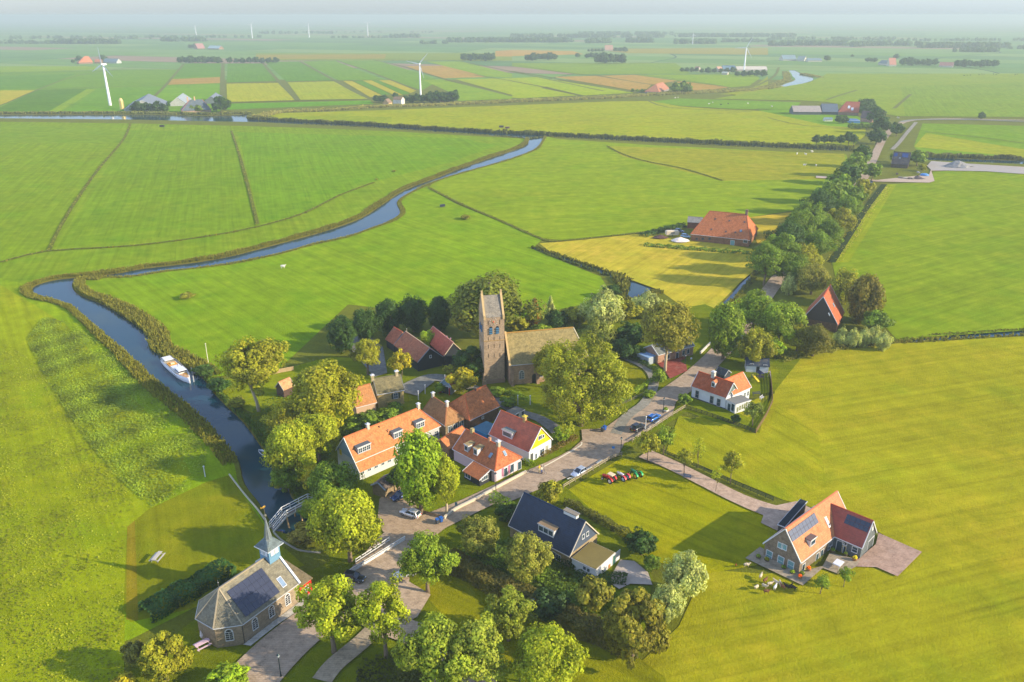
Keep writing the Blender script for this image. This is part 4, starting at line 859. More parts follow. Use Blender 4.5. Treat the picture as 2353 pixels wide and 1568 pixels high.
# ---- dark barn with solar panels by the gravel yard
h = House('barn', 'dark slate-roofed barn with two blocks of blue solar panels by the gravel yard', Y4, (770,470), (1165,500), 2.4, W=13, R0=(785,188), R1=(1190,212), cat='barn')
h.walls(rgb(90,76,66)); h.roof(rgb(84,78,84), 'slate', rgb(110,106,100), None)
for a, b in (((835,300),(930,235)), ((1015,325),(1175,240))):
    A, B = h.hit_local(('n', 0), *a), h.hit_local(('n', 0), *b); solar_rect(h, *sorted((A.x, B.x)), *sorted((A.y, B.y)), 4 if a[0] < 900 else 6, 3, rgb(40,70,130))
h.skylight('n',972,340,.8,.8,rgb(190,190,190))
# ---- pyramid farm
h = House('pyramid_farmhouse', 'large farmhouse with a huge orange pyramid roof and brick walls', T6, (1000,722), (1778,805), 3.0, E2=(1905,655), R0=(1255,405), R1=(1737,475), gable=(False, False))
h.walls(rgb(140,100,78)); h.roof(rgb(200,104,62), 'pantile', None, WHITE); h.chimney(1735,465,1.0,2.0,rgb(150,120,110),None)
for q in ((1325,525),(1510,548),(1275,662),(1465,690),(1588,700),(1710,565)): h.skylight('n',q[0],q[1],.7,.9,rgb(110,80,66),rgb(90,80,76))
h.skylight('n',1662,682,1.0,1.3,rgb(90,90,90)); h.win('n',1720,815,1.6,1.5,WHITE,1,1); h.door('n',1550,1.6,2.0,rgb(110,150,150),835)
for px in (1080,1160,1250): h.win('n',px,785,.9,.7,rgb(90,80,70),1,1)
h = House('garden_shed', 'brick shed with a corrugated grey roof behind the pyramid farmhouse', T6, (955,565), (1150,578), 3.0, W=6, R0=(985,492), cat='shed')
h.walls(rgb(130,80,64)); h.roof(rgb(140,140,134), 'steel_roof', None, None)
# ---- chapel with octagonal end
def chapel():
    z = Z1; he = 4.1; P0, P1 = Vector(z(1100,890,he)), Vector(z(580,1272,he)); 
    h = House('chapel', 'brick chapel with slate roof, solar panels and a slender spire on a blue bell stage', z, (1100,890), (580,1272), he, W=None, R1=(365,940), hr=None, cat='chapel', ov=.2) if False else None
    L = (P1-P0).length; u = (P1-P0)/L; v = Vector((-u.y, u.x)); 
    if v.dot(Vector(z(365,940,8))-P1) < 0: v = -v
    # octagon side from the measured apse side; width of the nave from it
    a3 = Vector(z(325,1310,he)); side = (a3-P1).length*1.05; Wd = side*2.414
    root = empty('chapel', 'brick chapel with slate roof, solar panels and a slender spire on a blue bell stage', 'chapel', (P0.x, P0.y, 0), math.atan2(u.y, u.x))
    sg = 1 if (u.x*v.y-u.y*v.x) > 0 else -1
    def Lc(s, t, zz): return (s, t*sg, zz)
    # ridge height from the photo point of the apse peak: on axis t = W/2
    O = Vector((0, 0, CAM_H)); d = ray(*z.p(365, 940)); o = O-Vector((P0.x, P0.y, 0)); tt = (Wd/2-(o.x*v.x+o.y*v.y))/(d.x*v.x+d.y*v.y); sr = (o.x*u.x+o.y*u.y)+tt*(d.x*u.x+d.y*u.y); hr = CAM_H+tt*d.z
    k = side*.7071; print('CHAPEL', L, Wd, 'ridge', hr, 'peak s', sr)
    sp = L+k*.35 if not (L-1 < sr < L+3) else sr
    # footprint ring: nave + half octagon
    def ring(i, zz): return [Lc(i, i, zz), Lc(L, i, zz), Lc(L+k-i*.4, k+i*.1, zz), Lc(L+k-i*.4, Wd-k-i*.1, zz), Lc(L, Wd-i, zz), Lc(i, Wd-i, zz)]
    r0 = ring(0, he); pk = Lc(sp, Wd/2, hr); g = Lc(0, Wd/2, hr)
    r0[2] = Lc(L+side*.7071, side*.7071, he); r0[3] = Lc(L+side*.7071, Wd-side*.7071, he)
    def P(mb, pts): mb.poly(pts if sg > 0 else pts[::-1])
    m = MB(); P(m, [r0[0], r0[1], pk, g]); P(m, [r0[1], r0[2], pk]); P(m, [r0[2], r0[3], pk]); P(m, [r0[3], r0[4], pk]); P(m, [r0[4], r0[5], g, pk])
    lo = [(p[0], p[1], p[2]-.15) for p in r0]
    for i in range(5): P(m, [lo[i], lo[i+1], r0[i+1], r0[i]])
    m.poly(lo[::-1]); rf = m.build('roof', 'slate', root, rgb(124,118,104))
    for e in (r0[1], r0[2], r0[3], r0[4]): MB().beam(e, pk, .2, .12).build('hip', 'stone', rf, rgb(160,146,118))
    MB().beam(g, pk, .24, .14).build('ridge', 'stone', rf, rgb(160,146,118))
    MB().tube([pk, (pk[0], pk[1], hr+1.6)], .04).ell((pk[0], pk[1], hr+1.1), (.12, .12, .16)).build('finial', 'metal', rf, rgb(110,110,110))
    i = .22; w = MB(); b = ring(i, -.2); t = ring(i, he-.16); b[2] = Lc(L+k-i, k+.05, -.2); b[3] = Lc(L+k-i, Wd-k-.05, -.2); t[2] = Lc(L+k-i, k+.05, he-.16); t[3] = Lc(L+k-i, Wd-k-.05, he-.16)
    for j in range(6): P(w, [b[j], b[(j+1) % 6], t[(j+1) % 6], t[j]])
    P(w, [t[5], t[0], Lc(i, Wd/2, hr-.2)]); w.build('wall', 'brick', root, rgb(160,142,124))
    gt = MB()
    for j in range(5): gt.beam(tuple(Vector(r0[j])+Vector((0, 0, -.1))), tuple(Vector(r0[j+1])+Vector((0, 0, -.1))), .16, .12)
    gt.build('gutter', 'paint', root, rgb(190,190,186))
    # gable coping at the street end
    MB().beam(Lc(-.1, -.1, he-.1), Lc(-.1, Wd/2, hr+.05), .35, .4).beam(Lc(-.1, Wd+.1, he-.1), Lc(-.1, Wd/2, hr+.05), .35, .4).build('coping', 'paint', root, rgb(190,198,205))
    # arched windows, near wall found by photo points
    def on_near(px, py): d = ray(*z.p(px, py)); tt = (i-(o.x*v.x+o.y*v.y))/(d.x*v.x+d.y*v.y); return (o.x*u.x+o.y*u.y)+tt*(d.x*u.x+d.y*u.y), CAM_H+tt*d.z
    for px, py in ((695,1255),(848,1145),(995,1032)):
        s_, zz = on_near(px, py); window(root, Vector(Lc(s_, i, max(1.9, min(zz, 2.2)))), Vector((1, 0, 0)), Vector((0, -sg, 0)), 1.0, 1.5, WHITE, 2, 4, 'window', rgb(40,46,52), True)
    for A, B in ((t[1], t[2]), (t[2], t[3])):
        A, B = Vector(A), Vector(B); al = (B-A).normalized(); ou = Vector((al.y, -al.x, 0))*sg; c = (A+B)/2
        if A == Vector(t[1]): window(root, Vector((c.x, c.y, 2.1)), al, ou, 1.1, 1.5, WHITE, 2, 4, 'window', rgb(40,46,52), True)
    for e in (Vector(b[1]), ): MB().tube([(e.x, e.y-sg*.1, -.1), (e.x, e.y-sg*.1, he-.2)], .06).build('downpipe', 'metal', root, rgb(70,74,76))
    # solar field on the near slope: four rows, as in the photo
    kk = (hr-he)/(Wd/2); al, up = Vector((1, 0, 0)), Vector((0, sg, kk)).normalized(); nn = al.cross(up) if sg > 0 else up.cross(al)
    def on_roof(px, py):
        d = ray(*z.p(px, py)); ol = (o.x*u.x+o.y*u.y, o.x*v.x+o.y*v.y, CAM_H); dl = (d.x*u.x+d.y*u.y, d.x*v.x+d.y*v.y, d.z); q = (he+ol[1]*kk-ol[2])/(dl[2]-dl[1]*kk); return ol[0]+dl[0]*q, ol[1]+dl[1]*q
    c1, c2, c3 = on_roof(610,1205), on_roof(925,975), on_roof(765,745); s0, s1 = sorted((c1[0], c2[0])); t0, t1 = (c1[1]+c2[1])/2, c3[1]; me = None; t1 = min(t1, Wd/2-.35)
    nc, nr = 7, 4; pw = (s1-s0)/nc; pt = (t1-t0)/nr; ph = pt*math.hypot(1, kk)
    for a in range(nc):
        for b_ in range(nr):
            tt = t0+pt*(b_+.5); c = Vector(Lc(s0+pw*(a+.5), tt, he+tt*kk))+nn*.09
            if me is None: f = MB(); slab(f, Vector((0, 0, 0)), al, up, nn, pw-.03, ph-.04, .06); q = f.build('solar_panel', 'solar', root, rgb(50,54,70)); me = q.data
            else: q = link('solar_panel', me, root, rgb(50,54,70))
            q.location = c
    sx, tx = on_roof(940,882); f = MB(); c = Vector(Lc(sx, tx, he+tx*kk))+nn*.06; slab(f, c, al, up, nn, .9, 1.9, .12); q = f.build('skylight', 'paint', root, rgb(205,205,205)); f = MB(); slab(f, c+nn*.07, al, up, nn, .75, 1.7, .03); f.build('pane', 'glass', q, rgb(120,140,160))
    # bell stage and spire, standing on the ridge
    d = ray(*z.p(845, 690)); tt = (Wd/2-(o.x*v.x+o.y*v.y))/(d.x*v.x+d.y*v.y); st = (o.x*u.x+o.y*u.y)+tt*(d.x*u.x+d.y*u.y)
    cx, cyy = st, (Wd/2)*sg; b = 1.15; z0, z1 = hr-1.6, hr+1.75
    ts = MB().box(cx-b, cx+b, cyy-b, cyy+b, z0, z1).build('bell_stage', 'boards', root, rgb(104,142,164))
    for dx, dy in ((0, -1), (0, 1), (1, 0), (-1, 0)):
        for q in (-.42, .42):
            al2 = Vector((abs(dy), abs(dx), 0)); c = Vector((cx, cyy, z1-.75))+al2*q+Vector((dx, dy, 0))*b
            window(ts, c, al2, Vector((dx, dy, 0)), .55, .75, WHITE, 1, 1, 'louvre', rgb(200,206,210))
    c = b+.5; MB().hexa([(cx-c, cyy-c, z1), (cx+c, cyy-c, z1), (cx+c, cyy+c, z1), (cx-c, cyy+c, z1)], [(cx-c-.06, cyy-c-.06, z1+.18), (cx+c+.06, cyy-c-.06, z1+.18), (cx+c+.06, cyy+c+.06, z1+.18), (cx-c-.06, cyy+c+.06, z1+.18)]).build('cornice', 'paint', ts, rgb(196,202,206))
    tip = Vector((cx, cyy, 0)); base = P0+u*cx+v*(Wd/2); ht = height_at((base.x, base.y), z.p(0, 275)[1]); print('spire tip', ht)
    sq = [(cx+c*a, cyy+c*bb, z1+.18) for a, bb in ((-1, -1), (1, -1), (1, 1), (-1, 1))]
    oc = [(cx+.62*math.cos(math.radians(22.5+45*j)), cyy+.62*math.sin(math.radians(22.5+45*j)), z1+1.6) for j in range(8)]
    sp_ = MB(); o8 = oc[4:]+oc[:4]   # order so that octagon vertex pairs match the corners
    idx = {0: (4, 5), 1: (6, 7), 2: (0, 1), 3: (2, 3)}
    for j in range(4):
        a, b2 = idx[j]; n0 = idx[(j+1) % 4][0]
        sp_.poly([sq[j], oc[b2], oc[a]][::-1]) if False else sp_.poly([sq[j], oc[b2], oc[a]])
        sp_.poly([sq[j], sq[(j+1) % 4], oc[n0], oc[b2]])
    for j in range(8): sp_.poly([oc[j], oc[(j+1) % 8], (cx, cyy, ht)])
    so = sp_.build('spire', 'slate', ts, rgb(104,116,122))
    for j in range(0, 8): MB().beam(oc[j], (cx, cyy, ht-.3), .07).build('lead_roll', 'metal', so, rgb(150,156,160))
    MB().tube([(cx, cyy, ht-.2), (cx, cyy, ht+1.7)], .05).ell((cx, cyy, ht+.1), (.28, .28, .28)).build('weather_rod', 'metal', so, rgb(120,116,96))
    MB().ell((cx, cyy, ht+1.75), (.35, .06, .22)).poly([(cx+.2, cyy, ht+1.75), (cx+.7, cyy, ht+2.1), (cx+.65, cyy, ht+1.7)]).build('weathercock', 'metal', so, rgb(190,150,60))
    # lower porch with red front at the street end
    e = Vector(z(1205,825,3.2)); dd = e-P0; ln = min(6.5, max(2.5, -(dd.dot(u)))); t_a, t_b = .3, Wd*.62; ph_ = 3.1
    m = MB(); m.box(-ln+.25, -.3, *sorted((t_a*sg, t_b*sg)), -.2, ph_-.12); po = m.build('porch', 'boards', root, rgb(206,34,26))
    MB().hexa([Lc(-ln, t_a-.25, ph_-.1), Lc(-.05, t_a-.25, ph_-.1), Lc(-.05, t_b+.2, ph_+.9), Lc(-ln, t_b+.2, ph_+.9)], [Lc(-ln, t_a-.25, ph_+.02), Lc(-.05, t_a-.25, ph_+.02), Lc(-.05, t_b+.2, ph_+1.02), Lc(-ln, t_b+.2, ph_+1.02)]).build('porch_roof', 'slate', po, rgb(140,124,96))
    window(po, Vector(Lc(-ln*.45, t_a, 1.7)), Vector((1, 0, 0)), Vector((0, -sg, 0)), 1.3, 1.0, WHITE, 2, 2)
    return root
chapel()
# ---- church: tower and nave
def church():
    z = Z5; root_l = 'medieval brick church with a tall saddle-roofed tower and long grey nave'
    b0 = Vector(z(1158,1060)); b1 = Vector(z(1375,1082)); u = (b1-b0); u = u.normalized(); v = Vector((-u.y, u.x))
    he = height_at(b0, z.p(0, 448)[1]); hr = height_at(b0+v*3.3, z.p(0, 245)[1])
    W_ = 6.7; D_ = 6.6; print('CHURCH he', he, 'hr', hr, 'tower w', ((Vector(z(1335,385,he))-Vector(z(1150,400,he))).length))
    u = (Vector(z(1340,440,he))-Vector(z(1152,455,he))).normalized(); v = Vector((-u.y, u.x)); W_ = (Vector(z(1343,440,he))-Vector(z(1152,455,he))).length
    O = Vector(z(1152,455,he)); O = (O+b0)/2
    root = empty('church', root_l, 'church', (O.x, O.y, 0), math.atan2(u.y, u.x))
    BR = rgb(184,158,134); zc = [0, he*.30, he*.62, he]
    T = MB().box(0, W_, 0, D_, -.2, he).build('tower', 'brick', root, BR)
    hs = height_at(b0, z.p(0, 665)[1]); 
    MB().box(-.08, W_+.08, -.08, D_+.08, hs-.1, hs+.1).build('string_course', 'stone', T, rgb(160,132,84))
    MB().box(-.12, W_+.12, -.12, D_+.12, -.2, 1.2).build('tower_plinth', 'stone', T, rgb(150,124,100))
    # saddle roof: ridge runs parallel to the front, parapet gables at both sides
    rz = hr; m = MB(); m.poly([(.3, -.1, he-.1), (W_-.3, -.1, he-.1), (W_-.3, D_/2, rz), (.3, D_/2, rz)]); m.poly([(W_-.3, D_+.1, he-.1), (.3, D_+.1, he-.1), (.3, D_/2, rz), (W_-.3, D_/2, rz)])
    m.poly([(.3, -.1, he-.1), (.3, D_+.1, he-.1), (W_-.3, D_+.1, he-.1), (W_-.3, -.1, he-.1)]); m.build('tower_roof', 'slate', T, rgb(140,132,124))
    for x in (0, W_-.45):
        g = MB().hexa([(x, -.05, he-.3), (x, D_/2, rz+.55), (x, D_+.05, he-.3)], [(x+.45, -.05, he-.3), (x+.45, D_/2, rz+.55), (x+.45, D_+.05, he-.3)]).build('gable_parapet', 'brick', T, BR)
        MB().beam((x+.22, -.2, he-.1), (x+.22, D_/2, rz+.7), .55, .22).beam((x+.22, D_+.2, he-.1), (x+.22, D_/2, rz+.7), .55, .22).box(x, x+.45, D_/2-.22, D_/2+.22, rz+.5, rz+1.3).box(x-.03, x+.48, -.3, .3, he-.6, he+.5).build('coping', 'stone', T, rgb(186,160,112))
    MB().tube([(W_/2-.5, D_/2, rz), (W_/2-.5, D_/2, rz+3.2)], .05).ell((W_/2-.5, D_/2, rz+3.3), (.4, .07, .25)).build('weathercock', 'metal', T, rgb(110,104,80))
    # belfry openings with blue louvres, front and left
    zl = height_at(b0, z.p(0, 570)[1])
    for al, ou, base in ((Vector((1, 0, 0)), Vector((0, -1, 0)), Vector((0, 0, 0))), (Vector((0, 1, 0)), Vector((-1, 0, 0)), Vector((0, 0, 0)))):
        for q in (.34, .66):
            c = base+al*(W_*q if ou.y else D_*q)+Vector((0, 0, zl)); wd = .85; n = 8
            dk = MB(); pr = [c+al*a*wd/2+Vector((0, 0, zz)) for a, zz in ((-1, -1.0), (1, -1.0))]+[c+al*wd/2*math.cos(math.pi*j/n)+Vector((0, 0, .7+wd/2*math.sin(math.pi*j/n))) for j in range(n+1)]
            dk.hexa(pr, [p+ou*.02 for p in pr]); o = dk.build('belfry_opening', 'paint', T, rgb(24,34,44))
            for j in range(3):
                lv = MB(); lv.beam(c-al*wd/2+ou*.12+Vector((0, 0, -.8+j*.62)), c+al*wd/2+ou*.12+Vector((0, 0, -.8+j*.62)), .3, .38); lv.build('louvre', 'paint', o, rgb(70,112,140))
    # wall anchors
    for q in (.22, .5, .78):
        for zz in (he-1.6, zl+2.2, zl-2.4, hs-1.6, hs-4.2):
            if abs(q-.5) < .1 and abs(zz-(zl+2.2)) < .3: continue
            MB().box(W_*q-.04, W_*q+.04, -.06, -.01, zz-.55, zz+.55).build('wall_anchor', 'metal', T, rgb(50,44,40))
    # clock: ring of white numerals marks, red centre, hands
    zk = height_at(b0, z.p(0, 493)[1]); ck = MB()
    f = MB()
    for j in range(12):
        a = math.pi*j/6; c0 = Vector((W_*.47+.82*math.sin(a), -.07, zk+.82*math.cos(a))); c1 = Vector((W_*.47+1.08*math.sin(a), -.07, zk+1.08*math.cos(a))); f.beam(c0, c1, .12, .05)
    cl = f.build('clock', 'paint', T, rgb(190,196,200)); MB().beam((W_*.47, -.09, zk), (W_*.47-.5, -.09, zk+.25), .1, .04).beam((W_*.47, -.09, zk), (W_*.47+.2, -.09, zk-.75), .08, .04).build('hand', 'paint', cl, rgb(200,180,110)); MB().ell((W_*.47, -.1, zk), (.2, .06, .2)).build('clock_centre', 'paint', cl, rgb(200,60,50))
    # nave east of the tower
    n0 = height_at(Vector(z(1380,1080)), z.p(0, 892)[1]); hn = n0
    A = Vector(z(1392,890,hn)); al_ = Vector(z(1850,866,hn))-A; al_ = u  # nave parallel to the tower front
    def loc(P): q = Vector(P)-O; return q.dot(u), q.dot(v)
    ax, ay = loc(A)
    # ridge through photo points on the axis
    o = Vector((0, 0, CAM_H))-Vector((O.x, O.y, 0)); d = ray(*z.p(1350, 592)); qx = (ax-(o.x*u.x+o.y*u.y))/(d.x*u.x+d.y*u.y); ty = (o.x*v.x+o.y*v.y)+qx*(d.x*v.x+d.y*v.y); zr = CAM_H+qx*d.z
    half = ty-ay; print('NAVE', ax, ay, 'half', half, 'ridge', zr, 'eave', hn)
    d = ray(*z.p(1975, 545)); qx = (ay+half-(o.x*v.x+o.y*v.y))/(d.x*v.x+d.y*v.y); xe = (o.x*u.x+o.y*u.y)+qx*(d.x*u.x+d.y*u.y); ez = xe-ax; print('nave ridge len', ez)
    x0, x1, y0, y1 = ax, ax+ez+half*.55, ay, ay+2*half; yc = ay+half; xr = ax+ez
    r = MB(); r.poly([(x0, y0, hn), (x1, y0, hn), (xr, yc, zr), (x0, yc, zr)]); r.poly([(x1, y1, hn), (x0, y1, hn), (x0, yc, zr), (xr, yc, zr)]); r.poly([(x1, y0, hn), (x1, y1, hn), (xr, yc, zr)]); r.poly([(x0, y0, hn), (x0, y1, hn), (x1, y1, hn), (x1, y0, hn)])
    R = r.build('nave_roof', 'slate', root, rgb(150,134,90)); MB().beam((x0, yc, zr+.03), (xr, yc, zr+.03), .35, .2).build('ridge', 'stone', R, rgb(170,130,60))
    for e in ((x1, y0, hn), (x1, y1, hn)): MB().beam(e, (xr, yc, zr), .25, .15).build('hip', 'stone', R, rgb(180,170,140))
    i = .3; w = MB(); 
    for a, b in (((x0+.1, y0+i), (x1-i, y0+i)), ((x1-i, y0+i), (x1-i, y1-i)), ((x1-i, y1-i), (x0+.1, y1-i)), ((x0+.1, y1-i), (x0+.1, y0+i))): w.poly([(a[0], a[1], -.2), (b[0], b[1], -.2), (b[0], b[1], hn-.05), (a[0], a[1], hn-.05)])
    w.poly([(x0+.1, y1-i, hn-.05), (x0+.1, y0+i, hn-.05), (x0+.1, yc, zr-.05)]); w.build('nave_wall', 'brick', root, rgb(190,154,128))
    MB().beam((x0, y0-.15, hn-.05), (x0, yc, zr+.35), .5, .3).beam((x0, y1+.15, hn-.05), (x0, yc, zr+.35), .5, .3).build('coping', 'stone', root, rgb(186,160,112))
    MB().box(x0-.1, x1+.1, y0-.14, y0-.003, hn-.16, hn-.02).build('gutter', 'paint', root, rgb(190,190,186))
    nx = x0+3.3
    while nx < x1-2:
        window(root, Vector((nx, y0+i, hn*.42)), Vector((1, 0, 0)), Vector((0, -1, 0)), 1.3, 1.7, rgb(200,196,186), 2, 3, 'window', rgb(90,96,100), True); nx += 5.2
    for k in range(4):
        bx_ = x0+.3+k*((x1-x0-1.2)/3); MB().hexa([(bx_, y0+i, -.2), (bx_+.8, y0+i, -.2), (bx_+.8, y0-.8, -.2), (bx_, y0-.8, -.2)][::-1], [(bx_, y0+i, hn*.8), (bx_+.8, y0+i, hn*.8), (bx_+.8, y0-.1, hn*.45), (bx_, y0-.1, hn*.45)][::-1]).build('buttress', 'brick', root, rgb(170,138,116))
    d0 = MB().box(x0+6.2, x0+7.4, y0+i-.06, y0+i-.01, 0, 2.1).ell((x0+6.8, y0+i-.03, 2.1), (.6, .03, .6)).build('door', 'paint', root, rgb(34,34,36))
    MB().hexa([(-.7, -.7, -.2), (.5, -.7, -.2), (.5, 0, -.2), (-.7, 0, -.2)], [(-.2, -.25, 3.2), (.3, -.25, 3.2), (.3, 0, 3.2), (-.2, 0, 3.2)]).build('corner_buttress', 'brick', T, BR)
    return root
church()
# ================================================================== TREES, HEDGES, REEDS
def leaf_mesh(name, cen, out, size, tint, aspect=1.5, up=0.0, seed=1, mat='foliage', bias=.75):
    """leaf quads: cen Nx3, out Nx3 preferred normals, size N, tint N (clump tint)"""
    r = np.random.default_rng(seed); n = len(cen)
    nn = out*bias+r.normal(size=(n, 3))*(1-bias)*1.3; nn[:, 2] += up; nn /= np.linalg.norm(nn, axis=1)[:, None]+1e-9
    a = r.normal(size=(n, 3)); u = np.cross(nn, a); u /= np.linalg.norm(u, axis=1)[:, None]+1e-9; v = np.cross(nn, u)
    s = size[:, None]*.5; u = u*s*aspect; v = v*s; bend = nn*s*.35
    P = np.stack([cen-u, cen-v*.9+bend*.5, cen+u, cen+v*.9+bend*.5], 1).reshape(-1, 3)
    me = bpy.data.meshes.new(name); me.vertices.add(4*n); me.vertices.foreach_set('co', P.ravel().astype(np.float32))
    me.loops.add(4*n); me.loops.foreach_set('vertex_index', np.arange(4*n, dtype=np.int32)); me.polygons.add(n)
    me.polygons.foreach_set('loop_start', np.arange(0, 4*n, 4, dtype=np.int32)); me.polygons.foreach_set('loop_total', np.full(n, 4, np.int32))
    me.update(); me.validate()
    at_ = me.attributes.new('tint', 'FLOAT_VECTOR', 'POINT'); t = np.zeros((n, 3)); t[:, 0] = np.clip(tint+r.uniform(-.18, .18, n), 0, 1); t[:, 1] = r.random(n)**3
    at_.data.foreach_set('vector', np.repeat(t, 4, axis=0).ravel().astype(np.float32)); me.materials.append(M[mat]); return me
def crown(name, seed, clumps, per, leaf, R=5.0, shape='round', spread=.30, inner=.25, open_=0.0, mat='foliage', up=.15):
    """unit-radius crown scaled to R metres; centred at z = 0"""
    r = np.random.default_rng(seed); C = []; ph = r.uniform(0, 6.28, 6)
    while len(C) < clumps:
        d = r.normal(size=3); d /= np.linalg.norm(d)
        lob = 1+.16*math.sin(3*math.atan2(d[1], d[0])+ph[0]+2*d[2])+.10*math.sin(5*math.atan2(d[1], d[0])+ph[1])+.10*math.sin(4*d[2]+ph[2])
        rad = lob*(1-spread*.75)*(r.uniform(inner, 1)**.45); z = d[2]
        if shape == 'round' and z < -.55 and r.random() < .7: continue
        p = d*rad
        if shape == 'cone': t = (p[2]+1)/2; f = max(.08, 1.12*(1-t)); p[:2] *= f
        if shape == 'upright': p[:2] *= .55+.5*(1-abs(p[2]))
        if shape == 'dome': p[2] = p[2]*(.75 if p[2] > 0 else .55)
        C.append(p)
    C = np.array(C); csz = spread*r.uniform(.55, 1.25, clumps); ctint = r.uniform(.15, .85, clumps)
    cnt = np.maximum(6, (per*csz/spread)).astype(int); idx = np.repeat(np.arange(clumps), cnt)
    d = r.normal(size=(len(idx), 3)); d /= np.linalg.norm(d, axis=1)[:, None]
    rad = r.uniform(.35, 1, len(idx))**.5; p = C[idx]+d*(csz[idx]*rad)[:, None]*np.array([1, 1, .8])
    if shape == 'upright': p += (d*np.array([0, 0, 1]))*.12
    o = d*.7+C[idx]*.6; o /= np.linalg.norm(o, axis=1)[:, None]+1e-9
    sz = leaf*r.uniform(.6, 1.35, len(idx)); me = leaf_mesh(name, p*R, o, sz, ctint[idx], 1.4, up, seed+1, mat); me['R'] = R
    return me, C*R
def trunk_mesh(name, seed, clear, C, R, r0=.35, limbs=7, fork=False, lean=0.0):
    """trunk and limbs reaching to the crown clumps; crown centre at z = clear + R*.8"""
    rr = random.Random(seed); m = MB(); zc = clear+R*.8; k = 8
    top = Vector((lean, rr.uniform(-.2, .2), clear)); pts = [Vector((0, 0, -.3)), Vector((lean*.15+rr.uniform(-.1, .1), 0, clear*.4)), top]
    m.tube(pts, [r0*1.25, r0, r0*.8], k)
    cs = sorted([Vector(c) for c in C], key=lambda c: rr.random())[:limbs]
    for c in cs:
        e = Vector((c.x*.8, c.y*.8, zc+c.z*.7)); mid = top.lerp(e, .45)+Vector((0, 0, (e-top).length*.12)); m.tube([top-Vector((0, 0, .3)), mid, e], [r0*.5, r0*.3, r0*.1], 5)
    me = bpy.data.meshes.new(name); me.from_pydata(m.v, [], m.f); me.materials.append(M['bark']); me.update(); auto_uv(me)
    me.polygons.foreach_set('use_smooth', [True]*len(me.polygons)); return me
KINDS = {}
def kind(k, R, n, clear, **kw):
    tk = {x: kw.pop(x) for x in ('r0', 'limbs', 'lean') if x in kw}; L = []
    for i in range(n):
        cm, C = crown('crown', hash_(k)+i*17, R=R, **kw); tm = trunk_mesh('trunk', hash_(k)+i, clear, C, R, **tk); L.append((cm, tm))
    KINDS[k] = (R, clear, L)
def hash_(s): return sum(ord(c)*(i+3) for i, c in enumerate(s)) % 5000+11
kind('broad', 5.5, 3, 3.0, clumps=120, per=150, leaf=.31, spread=.26)
kind('great', 11.0, 1, 3.0, clumps=330, per=130, leaf=.34, spread=.15, r0=.6, limbs=14, inner=.35)
kind('light', 5.0, 3, 3.2, clumps=95, per=120, leaf=.31, spread=.23, inner=.15)      # looser, brighter crown
kind('chestnut', 5.0, 1, 1.2, clumps=130, per=120, leaf=.36, spread=.2)
kind('tall', 4.0, 2, 3.0, clumps=110, per=130, leaf=.28, spread=.24, shape='upright')
kind('open', 5.0, 1, 4.2, clumps=90, per=150, leaf=.28, spread=.24, lean=-1.0, limbs=14)
kind('willow', 4.0, 2, 1.0, clumps=130, per=80, leaf=.30, spread=.2, shape='upright', up=.3)
kind('small', 2.0, 3, 1.8, clumps=38, per=46, leaf=.24, spread=.28, r0=.09, limbs=6)
kind('sparse', 1.8, 2, 1.8, clumps=20, per=22, leaf=.22, spread=.3, r0=.07, limbs=10)
kind('bush', 2.2, 3, .3, clumps=60, per=70, leaf=.27, spread=.28, r0=.1, shape='dome')
kind('cone', 3.0, 1, .5, clumps=90, per=60, leaf=.30, spread=.2, shape='cone')
kind('far', 5.0, 3, 1.5, clumps=55, per=34, leaf=.95, spread=.3, limbs=3)
BARK = rgb(120,104,84); BARKL = rgb(176,160,128)
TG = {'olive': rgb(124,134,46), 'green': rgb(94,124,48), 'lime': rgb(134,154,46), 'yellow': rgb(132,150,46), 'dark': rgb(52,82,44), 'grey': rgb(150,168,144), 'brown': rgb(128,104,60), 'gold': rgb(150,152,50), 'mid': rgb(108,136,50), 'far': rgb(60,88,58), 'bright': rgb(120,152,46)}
tcount = {}
def tree(kd, cx, cy, rpx, color, label=None, k=1.0, clear=None, base=None, group=None, name='tree', cat='tree', z=Z0, bark=None, hc=None):
    """crown centre (cx, cy) and radius rpx as surveyed; k = height / width of the crown"""
    R, c0, L = KINDS[kd]; i = tcount.get(kd, 0); tcount[kd] = i+1; cm, tm = L[i % len(L)]
    px, py = z.p(cx, cy); rp = rpx*z.a[2]/1.7*1.12; cl = c0 if clear is None else clear
    if base:
        bx, by = z(*base); zc = height_at((bx, by), py); r = rp*m_per_px(px, py, zc); P = (bx, by); rz = r*k
    else:
        zc = 5.0
        for _ in range(4): r = rp*m_per_px(px, py, zc); rz = r*k; zc = cl+rz*.8
        P = at(px, py, zc)
    root = empty(name, label, cat, (P[0], P[1], 0), random.Random(i*7+1).uniform(0, 6.28) if kd != 'open' else 0, group)
    c = link('crown', cm, root, color if isinstance(color, tuple) else TG[color]); c.location = (0, 0, zc); c.scale = (r/R, r/R, rz/R)
    t = link('trunk', tm, root, bark or BARK); hz = c0+R*.8; s = max(.5, min(1.15, r/R)); t.scale = (s, s, zc/hz)
    return root
